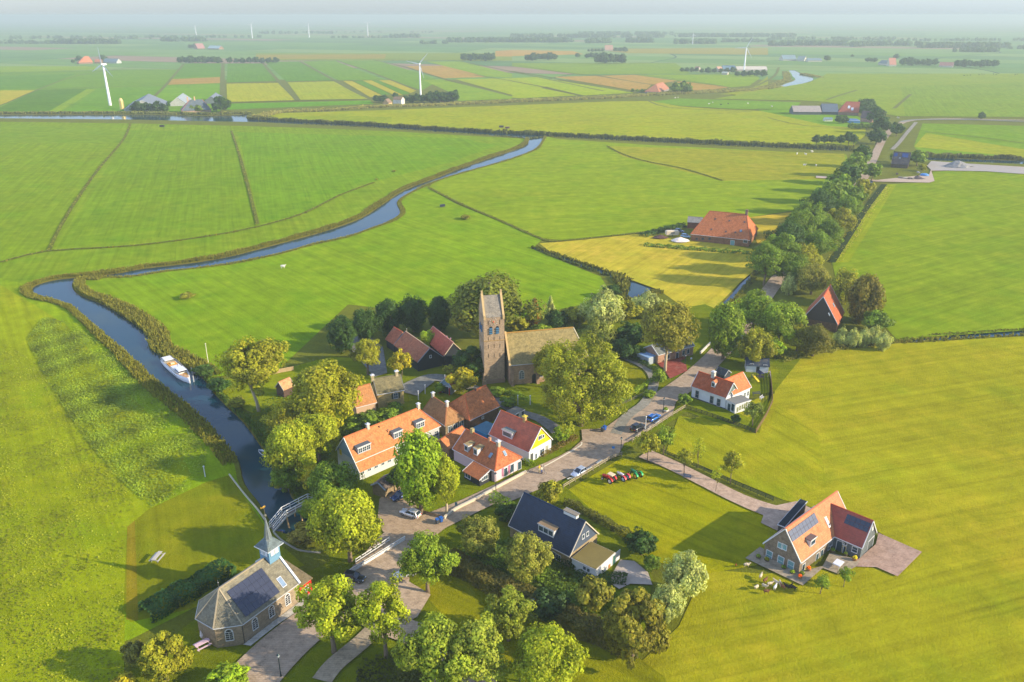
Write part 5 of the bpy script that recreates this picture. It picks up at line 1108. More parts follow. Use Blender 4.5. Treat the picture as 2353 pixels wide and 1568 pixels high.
# --- individual trees, near to far, left to right
tree('open', 570, 838, 72, 'olive', 'tall leaning tree with pale forked trunk on the lawn beside the moored boat', .9, base=(595, 946), bark=BARKL)
tree('broad', 745, 905, 78, (TG['olive'][0]*1.15, TG['olive'][1]*1.15, TG['olive'][2], 1), 'largest olive-green tree left of the dormered inn', 1.0, 3)
tree('broad', 655, 962, 42, 'olive', 'rounded tree between the big olive tree and the river bank', 1.0, 2)
tree('broad', 668, 1032, 56, 'yellow', 'yellow-green tree leaning over the small rowing boat', 1.25, 2)
tree('broad', 728, 1000, 50, 'yellow', 'yellow-green tree just left of the inn gable', 1.1, 2)
tree('light', 655, 1095, 34, 'green', 'low green tree at the water edge above the footbridge', .9, 1)
tree('small', 716, 1100, 26, 'gold', 'small golden tree beside the inn lawn', 1.2, 1.2)
tree('broad', 768, 1110, 52, 'green', 'dark green tree directly below the inn gable', 1.0, 2)
tree('broad', 797, 1203, 74, 'yellow', 'big yellowing tree between the white footbridge and the parking place', 1.12, 2.5)
tree('broad', 718, 1170, 30, 'green', 'dark shrubby tree behind the far end of the footbridge', .9, 1)
tree('tall', 980, 1078, 62, 'bright', 'tall bright green tree in front of the dormered inn', 1.4, base=(968, 1182))
tree('tall', 1045, 1103, 31, 'yellow', 'slender yellow tree beside the garden wall with bare lower trunk', 1.75, base=(1027, 1186), bark=BARKL)
tree('light', 912, 1095, 22, 'dark', 'dark tree behind the parked dark blue car', 1.1, 2)
tree('broad', 1272, 835, 42, 'olive', 'browner tree squeezed between the great green tree and the nave roof', 1.0, 3)
tree('great', 1338, 884, 100, rgb(120,134,44), 'one very large rounded green tree between the church nave and the street', .98, 2.0)
tree('broad', 1125, 700, 92, (0.118, 0.159, 0.033, 1), 'broad dark old tree rising behind the church tower', .78, 3)
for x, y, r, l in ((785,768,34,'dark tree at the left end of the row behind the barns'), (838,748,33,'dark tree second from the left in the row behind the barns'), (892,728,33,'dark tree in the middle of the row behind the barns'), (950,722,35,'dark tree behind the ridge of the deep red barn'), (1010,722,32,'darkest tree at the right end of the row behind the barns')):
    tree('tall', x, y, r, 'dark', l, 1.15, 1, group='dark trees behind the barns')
tree('light', 843, 812, 34, 'olive', 'olive tree in the yard left of the long black barn', .95, base=(846, 862))
tree('small', 922, 834, 27, 'gold', 'small golden tree in front of the long black barn', 1.2, 1)
tree('bush', 1065, 872, 34, 'gold', 'golden bushy tree behind the red-doored shed', .95)
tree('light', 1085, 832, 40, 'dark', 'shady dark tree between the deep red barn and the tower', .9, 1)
tree('bush', 1036, 850, 16, 'olive', 'small bush in front of the black barns', .9)
tree('tall', 985, 785, 26, 'bright', 'bright green bush glowing behind the two barns', .9, .5)
tree('cone', 1228, 722, 22, 'brown', 'reddish brown conifer right of the tower', 1.75, name='conifer')
tree('cone', 1265, 705, 14, 'grey', 'slim pale grey-green tree standing above the hedge', 1.9, name='conifer')
tree('bush', 1278, 735, 30, 'dark', 'dark rounded bush right of the brown conifer', .9); tree('bush', 1320, 728, 28, 'olive', 'olive shrub behind the nave ridge', 1.0)
tree('bush', 1190, 745, 26, 'olive', 'low olive bush just right of the tower', .8); tree('bush', 1242, 762, 28, 'mid', 'green bush behind the left part of the nave', .7)
tree('willow', 1385, 712, 46, 'grey', 'large silvery willow on the left of the pond', 1.05, 1); tree('willow', 1372, 772, 38, (0.157, 0.214, 0.066, 1), 'dull green willow below the silvery one', 1.0, .5)
tree('willow', 1487, 700, 34, 'grey', 'smaller silver willow beside the pond', .9, .5); tree('bush', 1410, 668, 20, 'dark', 'dark bush at the left bank of the pond', .8); tree('bush', 1450, 770, 36, 'dark', 'dark thicket left of the forked tree', 1.0)
tree('bush', 1425, 800, 30, 'dark', 'dark thicket behind the churchyard path', .9); tree('bush', 1440, 712, 30, 'olive', 'olive shrub between the two silver willows', .9)
tree('broad', 1535, 752, 62, (0.185, 0.205, 0.04, 1), 'large yellowish tree with a forked trunk over the pinkish brick house', .92, base=(1528, 855), bark=BARKL)
tree('tall', 1663, 757, 45, 'mid', 'green street tree with a straight trunk by the bend', 1.25, base=(1660, 828))
tree('broad', 1735, 712, 50, 'mid', 'green tree at the village end of the avenue', .9, 2); tree('broad', 1795, 738, 50, 'mid', 'green tree opposite the steep red roof', .95, 2)
tree('tall', 1738, 800, 38, 'olive', 'brownish olive tree behind the dark summerhouse', 1.1, 1); tree('bush', 1782, 800, 24, 'bright', 'bright green bush right of the summerhouse', 1.0)
tree('broad', 1872, 782, 38, (0.123, 0.138, 0.033, 1), 'olive-brown tree in front of the steep red roof', .95, 1); tree('broad', 1835, 775, 34, 'olive', 'olive tree left of the one under the red roof', .9, 1)
tree('tall', 1988, 688, 42, (0.134, 0.138, 0.039, 1), 'tall brownish tree right of the steep red roof', 1.25, 1); tree('tall', 1940, 660, 34, 'olive', 'tree rising behind the steep red roof', 1.2, 1)
tree('broad', 1868, 640, 38, (0.168, 0.193, 0.055, 1), 'yellowish tree above the avenue bend', .95, 1); tree('bush', 2012, 735, 32, 'green', 'dark green bush at the field corner right of the red roof', .9)
tree('willow', 1815, 655, 16, 'grey', 'small silvery tree beside the road bend', 1.5, .3)
for i, (x, y) in enumerate(((1935,775),(1960,778),(1985,776),(2008,772),(2030,785))): tree('willow', x, y, 17, 'grey', ['leftmost','second','middle','fourth','rightmost'][i]+' of the five silvery pollards along the field edge', 1.35, .2, group='silvery pollards')
# the avenue: two rows flanking the road
rowL = [(1762,598,34),(1790,572,34),(1812,545,33),(1838,520,32),(1862,497,30),(1886,468,28),(1908,448,27),(1928,425,25),(1945,404,23),(1960,386,21),(1972,371,19),(1985,352,17)]
rowR = [(1822,618,36),(1850,592,36),(1878,562,35),(1900,535,34),(1925,505,33),(1946,478,30),(1962,452,26),(1984,432,23),(2006,392,20)]
OR = ['first','second','third','fourth','fifth','sixth','seventh','eighth','ninth','tenth','eleventh','last']
for i, (x, y, r) in enumerate(rowL): tree('broad' if i < 6 else 'far', x, y, r*1.18, ['green','green','dark'][i % 3], OR[i]+' tree from the village in the left row of the avenue', 1.0, 4.0, group='avenue trees')
for i, (x, y, r) in enumerate(rowR): tree('broad' if i < 6 else 'far', x, y, r*.98, ['green','olive','green'][i % 3], OR[i]+' tree from the village in the right row of the avenue', .95, 2, group='avenue trees')
for x, y, r, l in ((2016,312,18,'tree left of the far road junction'), (2027,286,20,'tree between the red farm and the far road'), (2012,262,19,'tall tree right of the red-roofed farm'), (1990,252,14,'tree behind the red-roofed farm'), (2062,297,15,'single round tree right of the far road'), (2000,240,14,'tree top above the red-roofed farm')): tree('far', x, y, r, 'far', l, 1.0, 1)
for i, x in enumerate((1877, 1895, 1912, 1934, 1952, 1963)): tree('far', x, 320 if i != 4 else 316, 9.5+(i == 4)*3, 'far', ['leftmost','second','third','fourth','tallest','rightmost'][i]+' of the short tree row north of the canal', 1.05, 2, group='short tree row by the canal')
tree('far', 2057, 360, 10, 'mid', 'small tree left of the dark barn', 1.1, 1); tree('far', 2110, 362, 20, 'green', 'tree right of the dark barn', .85, 1); tree('far', 2119, 385, 10, 'olive', 'bush between the dark barn and the track', .9, .3); tree('far', 2256, 266, 8, 'far', 'lone tree beyond the far road on the right', 1.0, .8)

# bottom of the picture
tree('light', 980, 1287, 58, 'mid', 'green tree right of the white bridge railing', 1.15, 2.5)
tree('light', 768, 1402, 72, 'lime', 'bright tree in front of the chapel corner, left of the pair', 1.0, base=(768, 1500)); tree('light', 878, 1402, 60, 'lime', 'bright tree right of the pair by the footpath', 1.15, base=(888, 1512))
tree('light', 1000, 1500, 82, (0.190, 0.276, 0.044, 1), 'large feathery tree over the parked cars at the bottom', 1.0, 3); tree('light', 1095, 1500, 72, (0.202, 0.276, 0.061, 1), 'pale olive tree between the two bottom trees', 1.05, 3); tree('light', 1168, 1408, 56, (0.168, 0.235, 0.044, 1), 'olive tree with visible branches over the garden hedge', 1.05, 2)
tree('broad', 1258, 1512, 78, 'lime', 'bright rounded tree at the bottom edge beside the lawn', 1.0, 2.5)
tree('light', 1098, 1232, 48, (0.168, 0.207, 0.066, 1), 'olive fruit tree left of the dark blue roof', 1.05, 1.2); tree('light', 1212, 1278, 52, (0.190, 0.228, 0.066, 1), 'pale olive fruit tree in front of the dark blue roof', 1.05, 1.2)
tree('bush', 1365, 1362, 42, (0.168, 0.193, 0.044, 1), 'yellow-olive bushy tree below the planted flat roof', 1.1); tree('chestnut', 1457, 1437, 70, (0.157, 0.172, 0.033, 1), 'big golden-brown chestnut at the garden corner', 1.15)
tree('willow', 1572, 1322, 47, 'grey', 'large silver willow at the right edge of the garden', 1.25, .6); tree('willow', 1535, 1385, 36, 'grey', 'lower silver willow touching the chestnut', 1.2, .4)
tree('bush', 1475, 1247, 36, 'dark', 'dark round bush on the lawn behind the gravel drive', 1.0); tree('bush', 1265, 1132, 32, 'olive', 'bushy tree beside the street above the dark blue roof', 1.05); tree('bush', 1165, 1180, 26, 'dark', 'dark bush at the street corner of the dark blue house', .9)
tree('bush', 1262, 1395, 44, (.035,.075,.045,1), 'bluish dark bush in the hedge line', .85); tree('bush', 1500, 1292, 22, 'green', 'green shrub beside the gravel drive', .9)
tree('chestnut', 374, 1512, 52, 'olive', 'yellow-green conical tree below the chapel', 1.05); tree('bush', 310, 1500, 26, (.16,.18,.08,1), 'grey-green thicket left of the conical tree', 1.4); tree('bush', 526, 1556, 46, 'bright', 'bright bush cut by the bottom edge', .6); tree('bush', 285, 1572, 30, 'gold', 'golden bush in the bottom left corner thicket', .8)
tree('small', 1486, 1022, 29, 'olive', 'small street tree nearer the lamp post, left of the fence pair', 1.1, base=(1487, 1062)); tree('small', 1521, 1006, 23, 'mid', 'small street tree behind the field fence, right of the pair', 1.15, base=(1524, 1046))
tree('small', 1570, 1050, 20, 'olive', 'young tree beside the driveway, lowest crown', .95, base=(1571, 1095)); tree('sparse', 1612, 1033, 17, 'yellow', 'thin almost leafless young tree on the meadow side of the fence', 1.6, base=(1603, 1076)); tree('small', 1679, 1063, 26, 'olive', 'young tree with a pale trunk along the driveway fence', 1.05, base=(1678, 1112)); tree('sparse', 1648, 1088, 14, 'lime', 'thin young tree on the lawn side of the driveway', 1.4, base=(1644, 1132))
tree('small', 1890, 1338, 20, 'mid', 'small round tree on the lawn left of the patio table', .8, base=(1884, 1366)); tree('small', 1943, 1320, 17, 'mid', 'small tree on the lawn right of the patio table', 1.05, base=(1938, 1350))
tree('small', 1733, 945, 24, (0.112, 0.166, 0.055, 1), 'grey-green garden tree in the corner of the white house plot', .95, base=(1728, 980)); tree('bush', 1690, 962, 12, 'dark', 'small dark globe bush beside the white house path', 1.0, clear=.1); tree('bush', 1572, 918, 17, 'green', 'clipped rounded bush at the corner of the white house', .95, clear=.1)
tree('bush', 1513, 865, 17, 'mid', 'bush at the fork of the churchyard lane', 1.3, clear=.1); tree('bush', 1492, 905, 14, 'mid', 'low bush along the churchyard fence', .8, clear=.1)
tree('bush', 1290, 1000, 22, 'bright', 'bright bush right of the yellow gable', .9, clear=.1); tree('bush', 905, 935, 18, 'green', 'garden bush below the cream brick house', .8, clear=.1); tree('bush', 845, 965, 34, 'green', 'garden thicket behind the inn ridge', .7); tree('bush', 893, 955, 28, 'green', 'garden bush beside the inn ridge', .7); tree('bush', 805, 990, 30, 'green', 'dark garden bush left of the inn ridge', .7)
tree('bush', 500, 885, 26, (.04,.10,.03,1), 'dark bank shrub beside the bow of the boat', .7, clear=.1); tree('bush', 545, 925, 22, 'olive', 'bank shrub by the reflection of the bare tree', .6, clear=.1); tree('bush', 470, 850, 24, (.05,.11,.03,1), 'bank shrub behind the moored boat', .6, clear=.1)
tree('bush', 1140, 900, 18, 'mid', 'low shrub by the churchyard wall under the tower', .8, clear=.1); tree('bush', 1170, 925, 20, 'green', 'clipped shrub beside the churchyard gate', .7, clear=.1); tree('bush', 1012, 890, 16, 'green', 'shrub left of the red shed doors', .9, clear=.1); tree('bush', 1085, 905, 16, 'dark', 'shrub right of the red shed doors', .9, clear=.1)
tree('bush', 1355, 712, 24, 'green', 'bush behind the east end of the nave', .9); tree('bush', 1460, 808, 20, 'dark', 'dark shrub beside the pale carport', .9)

tree('small', 880, 1128, 10, 'olive', 'shrub beside the tan brick garage', .9, clear=.1); tree('bush', 645, 1110, 18, 'olive', 'low bank shrub on the right bank near the rowing boat', .7, clear=.1)
tree('bush', 700, 1230, 40, (.17,.17,.05,1), 'reedy yellow-green bush on the bank under the footbridge', .5, clear=.1)
# solitary field bushes
for x, y, r, l in ((428,679,16,'round reedy bush alone in the meadow'), (1070,499,12,'low bush in the meadow right of the river'), (905,393,5,'tiny bush near the river bend'), (865,412,4,'tiny bush on the far river bank')): tree('bush', x, y, r, 'olive', l, .5, clear=.05)
# ---- far farm trees and distant woods
def clump(z, x0, x1, y, h, n, label, color='far', group=None):
    for i in range(n):
        x = x0+(x1-x0)*(i+.5)/n; r = h/2*random.uniform(.85, 1.15)
        pos = 'only' if n == 1 else ('leftmost' if i == 0 else 'rightmost' if i == n-1 else OR[i] if i < 11 else '%dth' % (i+1))
        tree('far', x, y-r*.9, r*1.05, color, (label if n == 1 else pos+' tree of '+label), .95, .5, group=group or (label if n > 1 else None), z=z)
clump(T1, 1640, 2030, 440, 68, 9, 'the dark windbreak beyond the left turbine'); clump(T1, 2080, 2560, 440, 58, 8, 'the ragged row right of the dark windbreak')
clump(T1, 1230, 1540, 890, 90, 5, 'the thicket before the slanting barn roof', 'dark'); clump(T1, 1985, 2060, 885, 140, 1, 'tall round tree right of the grey and orange farm', 'dark'); clump(T1, 1725, 1860, 890, 75, 2, 'the pair before the grey hipped farm roof', 'green')
clump(T1, 700, 745, 425, 66, 1, 'round tree left of the far orange roof'); clump(T1, 925, 970, 425, 66, 1, 'round tree behind the turbine hub'); clump(T1, 650, 690, 440, 30, 1, 'small bush left of the far orange roof'); clump(T1, 1730, 1810, 305, 45, 2, 'the pair by the distant barn')
clump(T2, 1090, 1200, 800, 66, 3, 'the left group round the white farmhouse', 'dark'); clump(T2, 1250, 1310, 760, 60, 1, 'tree behind the white farmhouse', 'dark'); clump(T2, 1350, 1560, 800, 78, 4, 'the middle group round the turbine foot', 'dark'); clump(T2, 1580, 1840, 800, 105, 5, 'the right group beside the turbine foot', 'dark')
clump(T2, 1890, 2040, 418, 70, 3, 'the left half of the far round copse'); clump(T2, 2050, 2190, 418, 68, 3, 'the right half of the far round copse')
clump(T3, 120, 220, 418, 66, 2, 'the dark pair beside the pale copse'); clump(T3, 230, 410, 410, 66, 4, 'the pale copse in the far centre'); clump(T3, 570, 635, 388, 44, 1, 'small round tree alone in the far centre'); clump(T3, 670, 880, 392, 48, 5, 'the low far belt'); clump(T3, 770, 1040, 440, 88, 5, 'the tall far copse right of centre')
clump(T3, 1480, 1640, 710, 90, 3, 'the round copse beside the pyramid barn', 'green'); clump(T3, 1560, 1600, 640, 40, 1, 'tree top above the round copse', 'dark'); clump(T3, 690, 850, 335, 28, 5, 'the low belt left of the far red roof'); clump(T3, 930, 1060, 335, 44, 3, 'the belt right of the far red roof')
clump(T3, 1540, 1720, 520, 46, 4, 'the left farm belt by the right turbine'); clump(T3, 1720, 2060, 530, 50, 6, 'the belt among the farm roofs by the right turbine'); clump(T3, 2040, 2340, 560, 56, 5, 'the belt below the right turbine'); clump(T3, 1090, 1260, 705, 30, 4, 'the shrubs left of the pyramid barn', 'green')
clump(T4, 1230, 1560, 462, 70, 6, 'the right-hand farm row'); clump(T4, 1720, 2110, 475, 70, 7, 'the long dark row on the right'); clump(T4, 1150, 1210, 400, 40, 1, 'tree behind the far pink roof'); clump(T4, 900, 1000, 430, 40, 3, 'the low group left of the far pink roof'); clump(T4, 1580, 1700, 470, 34, 3, 'the low group between the two rows'); clump(T4, 750, 800, 385, 24, 1, 'tiny lone tree far right of centre'); clump(T4, 530, 560, 420, 50, 1, 'tree by the white farm gable')
clump(T4, 835, 940, 890, 110, 2, 'the pair right of the red farm roof', 'far'); clump(T4, 640, 720, 990, 78, 2, 'the pair in front of the red farm'); clump(T4, 750, 960, 1045, 60, 6, 'the hedge row below the red farm', 'green'); clump(T4, 590, 640, 900, 46, 1, 'small tree before the grey barn', 'dark')
# distant woods: one mass, past counting
def woods(specs, seed=3):
    r = np.random.default_rng(seed); C = []; O = []; S = []; T = []
    for z, x0, x1, y, h, dens in specs:
        n = int(dens)
        for _ in range(n):
            x = r.uniform(x0, x1); P = z(x, y+r.uniform(-2, 3)); px, py = z.p(x, y); mp = m_per_px(px, py); hh = min(h*z.a[2]/1.7*mp*r.uniform(.6, 1.2), 16); k = 30
            d = r.normal(size=(k, 3)); d /= np.linalg.norm(d, axis=1)[:, None]; c = np.array([P[0], P[1], hh*.5])+d*np.array([hh*.55, hh*.55, hh*.5])
            C.append(c); O.append(d); S.append(np.full(k, hh*.45)); T.append(np.full(k, r.uniform(.2, .8)))
    me = leaf_mesh('distant_woods', np.concatenate(C), np.concatenate(O), np.concatenate(S), np.concatenate(T), 1.1, .2, 5)
    o = link('distant_woods', me, None, rgb(64,92,66)); tag(o, 'far-off woods and villages along the hazy horizon', None, None, 'stuff'); return o
woods([(T1, -300, 540, 262, 32, 60), (T1, 560, 1100, 262, 52, 60), (T1, 100, 1400, 215, 24, 60), (T1, 1450, 1900, 240, 44, 40), (T1, 1200, 2400, 205, 20, 60), (T2, 0, 700, 170, 22, 40), (T2, 690, 1240, 208, 18, 40), (T2, 1230, 1510, 206, 36, 30), (T2, 1520, 1760, 262, 26, 26), (T2, 1770, 2500, 248, 62, 80), (T2, 0, 1700, 160, 14, 40),
       (T3, 0, 560, 248, 62, 70), (T3, 0, 1400, 205, 60, 120), (T3, 690, 900, 255, 44, 24), (T3, 1060, 1300, 250, 42, 28), (T3, 1500, 1860, 262, 66, 34), (T3, 1500, 2600, 200, 46, 110), (T3, 1920, 2400, 246, 30, 40), (T3, 600, 1500, 180, 40, 80), (T4, 0, 260, 280, 42, 26), (T4, 270, 730, 278, 62, 52), (T4, 740, 870, 288, 48, 18), (T4, 900, 1400, 280, 44, 50), (T4, 1390, 2200, 300, 62, 90), (T4, 1700, 2110, 338, 40, 40), (T4, 0, 1200, 225, 26, 70), (T4, 950, 2500, 235, 24, 80), (T4, 2200, 2500, 310, 30, 16)])
# ---- hedges: clipped boxes of leaves
def hedge(pts, w, h, color, label, z=Z0, leaf=.24, dens=26, cat='hedge', name='hedge'):
    L = [Vector(z(*p)) for p in pts]; r = np.random.default_rng(len(pts)*31+int(h*10)+int(pts[0][0])); C = []; O = []
    for a, b in zip(L[:-1], L[1:]):
        d = b-a; ln = d.length; u = d/ln; v = Vector((-u.y, u.x)); n = int(ln*(w+2*h)*dens)
        s = r.uniform(0, ln, n); q = r.uniform(-h, w+h, n); t = np.clip(q, 0, w)-w/2; zz = np.where(q < 0, h+q, np.where(q > w, h-(q-w), h)); ou = np.where(q < 0, -1, np.where(q > w, 1, 0))
        wob = .25*np.sin(s*1.3+a.x)*min(1, h); t = t*(1+.12*np.sin(s*.9))+r.normal(0, .07, n); zz = zz+wob*(zz/h)+r.normal(0, .06, n)
        C.append(np.stack([a.x+u.x*s+v.x*t, a.y+u.y*s+v.y*t, np.maximum(zz, .05)], 1)); O.append(np.stack([v.x*ou, v.y*ou, (ou == 0)*1.0], 1))
    C = np.concatenate(C); o0 = C.mean(0); o0[2] = 0
    me = leaf_mesh(name, C-o0, np.concatenate(O)+1e-3, np.full(len(C), leaf)*r.uniform(.7, 1.6, len(C)), np.clip(.5+.3*np.sin(C[:, 0]*1.1)*np.cos(C[:, 1]*.9), 0, 1), 1.3, .1, 9)
    o = link(name, me, None, color); o.location = o0; tag(o, label, cat); return o
hedge([(1030,1300),(1110,1340),(1200,1385),(1320,1445),(1440,1498)], 3.4, 2.6, (.10,.105,.04,1), 'long thick garden hedge running diagonally below the blue roof', leaf=.3)
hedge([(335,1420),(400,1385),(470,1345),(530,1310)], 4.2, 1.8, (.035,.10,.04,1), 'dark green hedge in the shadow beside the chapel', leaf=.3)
hedge([(1300,1160),(1360,1190),(1440,1235),(1500,1270)], 1.4, 1.4, (.09,.11,.04,1), 'shaggy hedge along the tractor lawn fence')
hedge([(1208,1062),(1226,1073)], .9, 1.2, TG['bright'], 'short clipped bright hedge before the yellow-gabled house')
hedge([(1238,1050),(1262,1040),(1300,1020),(1325,1005)], 1.3, .8, (.13,.11,.05,1), 'brownish low hedge behind the curved white kerb')
hedge([(1385,955),(1430,925),(1480,890),(1510,872)], .9, 1.1, TG['mid'], 'roadside hedge along the churchyard')
hedge([(1420,820),(1470,835),(1515,860)], 1.3, 1.2, TG['dark'], 'dark hedge beside the pale carport')
hedge([(1130,1150),(1165,1170),(1185,1190)], 2.0, 1.8, TG['green'], 'green hedge at the street side of the dark blue house')
hedge([(1320,1330),(1380,1330),(1440,1340)], 2.4, 1.0, TG['dark'], 'low dark shrub bed below the planted flat roof')
hedge([(1060,1280),(1160,1300),(1280,1340)], 3.5, .9, TG['green'], 'garden shrub border under the fruit trees')
hedge([(1180,1225),(1260,1268),(1330,1310)], 2.0, 1.2, TG['dark'], 'shady shrubs along the wall of the dark blue house')
hedge([(1155,905),(1190,912),(1220,925)], .8, 1.1, TG['green'], 'clipped hedge by the churchyard gate')
hedge([(1480,565),(1580,573),(1740,585)], 3.0, .9, TG['green'], 'low hedge in front of the pyramid farmhouse', leaf=.5, dens=6)
hedge([(1475,545),(1530,530),(1575,520)], 3.0, 1.5, TG['dark'], 'dark shrubs beside the yard of the pyramid farmhouse', leaf=.5, dens=6)
hedge([(1790,830),(1850,815),(1930,800),(2040,790)], 3.0, 1.3, (.14,.16,.04,1), 'rough green margin along the field below the pollards', leaf=.35, dens=8)
# ---- reeds and bank growth
def reeds(name, label, line, w, h, color, dens=2.2, seed=1, size=.5, off=0.0, gold=.3):
    r = np.random.default_rng(seed); C = []; 
    for a, b in zip(line[:-1], line[1:]):
        a, b = Vector(a[:2]), Vector(b[:2]); d = b-a; ln = d.length
        if ln < .01: continue
        u = d/ln; v = Vector((-u.y, u.x)); n = int(ln*w*dens)+1; s = r.uniform(0, ln, n); ww = w*(1+.35*math.sin(a.x*.13+a.y*.07)); t = off+r.uniform(-.5, .5, n)*ww
        C.append(np.stack([a.x+u.x*s+v.x*t, a.y+u.y*s+v.y*t, np.zeros(n)], 1))
    C = np.concatenate(C); n = len(C); hh = h*r.uniform(.5, 1.25, n)*(1+.25*np.sin(C[:, 0]*.31)*np.cos(C[:, 1]*.23)); an = r.uniform(0, math.pi, n); tl = r.normal(0, .22, (n, 2)); P = []; 
    for k in range(2):
        a = an+k*math.pi/2; dx = np.cos(a)*size*.5; dy = np.sin(a)*size*.5; z0 = -.35
        b0 = C+np.stack([-dx, -dy, np.full(n, z0)], 1); b1 = C+np.stack([dx, dy, np.full(n, z0)], 1)
        t1 = C+np.stack([dx*1.1+tl[:, 0]*h, dy*1.1+tl[:, 1]*h, hh], 1); t0 = C+np.stack([-dx*1.1+tl[:, 0]*h, -dy*1.1+tl[:, 1]*h, hh*r.uniform(.7, 1.1, n)], 1)
        P.append(np.stack([b0, b1, t1, t0], 1))
    P = np.concatenate(P).reshape(-1, 3); m = 2*n; o0 = P.mean(0); o0[2] = 0; P = P-o0
    me = bpy.data.meshes.new(name); me.vertices.add(4*m); me.vertices.foreach_set('co', P.ravel().astype(np.float32)); me.loops.add(4*m); me.loops.foreach_set('vertex_index', np.arange(4*m, dtype=np.int32))
    me.polygons.add(m); me.polygons.foreach_set('loop_start', np.arange(0, 4*m, 4, dtype=np.int32)); me.polygons.foreach_set('loop_total', np.full(m, 4, np.int32)); me.update()
    t = np.zeros((m, 3)); t[:, 0] = r.uniform(.1, .9, m); t[:, 1] = (r.random(m) < gold)*r.uniform(.4, 1, m); me.attributes.new('tint', 'FLOAT_VECTOR', 'POINT').data.foreach_set('vector', np.repeat(t, 4, axis=0).ravel().astype(np.float32))
    me.materials.append(M['foliage']); o = link(name, me, None, color); o.location = o0; tag(o, label, None, None, 'stuff'); return o
RC = (.16,.18,.05,1); kL = min(range(len(rl)), key=lambda i: (rl[i][0]-Z0(548,1062)[0])**2+(rl[i][1]-Z0(548,1062)[1])**2)
reeds('bank_reeds', 'reeds along the left bank of the river', inset_bank(rl[:kL+1], -1.8), 3.2, 1.0, RC, 8.0, 1, .24)
reeds('bank_reeds', 'reeds along the right bank of the river', inset_bank(rr[:j2+1], 1.4), 2.0, .55, RC, 8.0, 2, .24)
reeds('bank_reeds', 'reeds round the near river bend', inset_bank(rr[int(j2*.66):j2+1], 2.4), 4.6, 1.2, (.16,.18,.06,1), 7.0, 4, .26)
reeds('bank_reeds', 'grassy edge of the right bank by the village', inset_bank(rr[j2:], .8), 2.0, .8, (.07,.13,.03,1), 3.0, 5, .4, gold=.1)
nT = len(CANAL_TOP)
reeds('bank_reeds', 'dark reeds along the far side of the canal', CANAL_TOP[4:], 4.5, 2.2, (.09,.115,.05,1), .9, 6, 1.5, gold=.1); reeds('bank_reeds', 'reeds along the near side of the canal', CANAL_BOT[::-1][5:], 2, .7, (.10,.12,.045,1), .6, 7, 1.6, gold=.2)
reeds('bank_reeds', 'reeds beyond the canal on the left', [(p[0], p[1]+8) for p in CANAL_TOP[:5]], 6, 2.0, (.12,.15,.07,1), .5, 8, 2.4, gold=.15)
reeds('bank_reeds', 'broad band of reeds beside the second canal', g2([(590,270),(640,258),(760,254),(850,247),(1000,242),(1200,233),(1400,225),(1500,218),(1620,212),(1720,208),(1790,200)]), 20, 1.8, (.20,.22,.12,1), .35, 9, 2.0, gold=.3)
reeds('bank_reeds', 'reeds beside the winding far river', [T4(*p) for p in [(160,520),(180,590),(60,640),(-200,700)]], 10, 1.2, (.18,.2,.1,1), .2, 10, 2, gold=.3); reeds('bank_reeds', 'scrub right of the winding far river', [T4(*p) for p in [(330,540),(420,560),(480,575)]], 12, 1.4, (.18,.2,.1,1), .2, 11, 2, gold=.3)
reeds('bank_reeds', 'reeds along the canal east of the road', [(p[0], p[1]+3) for p in g2(EAST)[:4]], 6, 2.4, (.10,.12,.06,1), .8, 12, 1.6, gold=.1)
reeds('bank_reeds', 'reeds round the pond', g2([(1420,632),(1432,660),(1425,690),(1460,695),(1520,672)]), 4, 1.6, (.12,.14,.05,1), 2, 13, .6); reeds('bank_reeds', 'rank grass along the meadow ditch', ditch_main[:len(ditch_main)//2], 1.6, .8, (.12,.14,.04,1), 2, 14, .5)
reeds('bank_reeds', 'dark growth on the far side of the meadow ditch', ditch_main[len(ditch_main)//2:], 1.6, 1.0, (.07,.10,.03,1), 2, 15, .5)
for i, l in enumerate(DL): reeds('ditch_growth', ['tufts along the left field ditch','tufts along the second field ditch','tufts along the meadow edge above the river','tufts along the winding meadow ditch','tufts along the short curved ditch'][i], smooth_line(g2(l), 3), 1.5, .55, (.15,.18,.05,1), .8, 20+i, .6)
reeds('ditch_growth', 'rough grass along the avenue', smooth_line(g2([(2040,430),(1996,480),(1955,545),(1915,604)]), 3), 5, .35, (.34,.36,.16,1), .6, 30, .5); reeds('ditch_growth', 'rough margin along the stream on the right', east_ditch[:len(east_ditch)//2], 2.0, .5, (.14,.18,.05,1), 1.4, 31, .6); reeds('ditch_growth', 'near margin of the stream on the right', east_ditch[len(east_ditch)//2:], 2, .6, (.14,.15,.05,1), 1.4, 32, .6)
reeds('ditch_growth', 'weeds left of the avenue stream', avenue_ditch[:len(avenue_ditch)//2], 2, .8, (.10,.12,.04,1), 1.5, 33, .6)
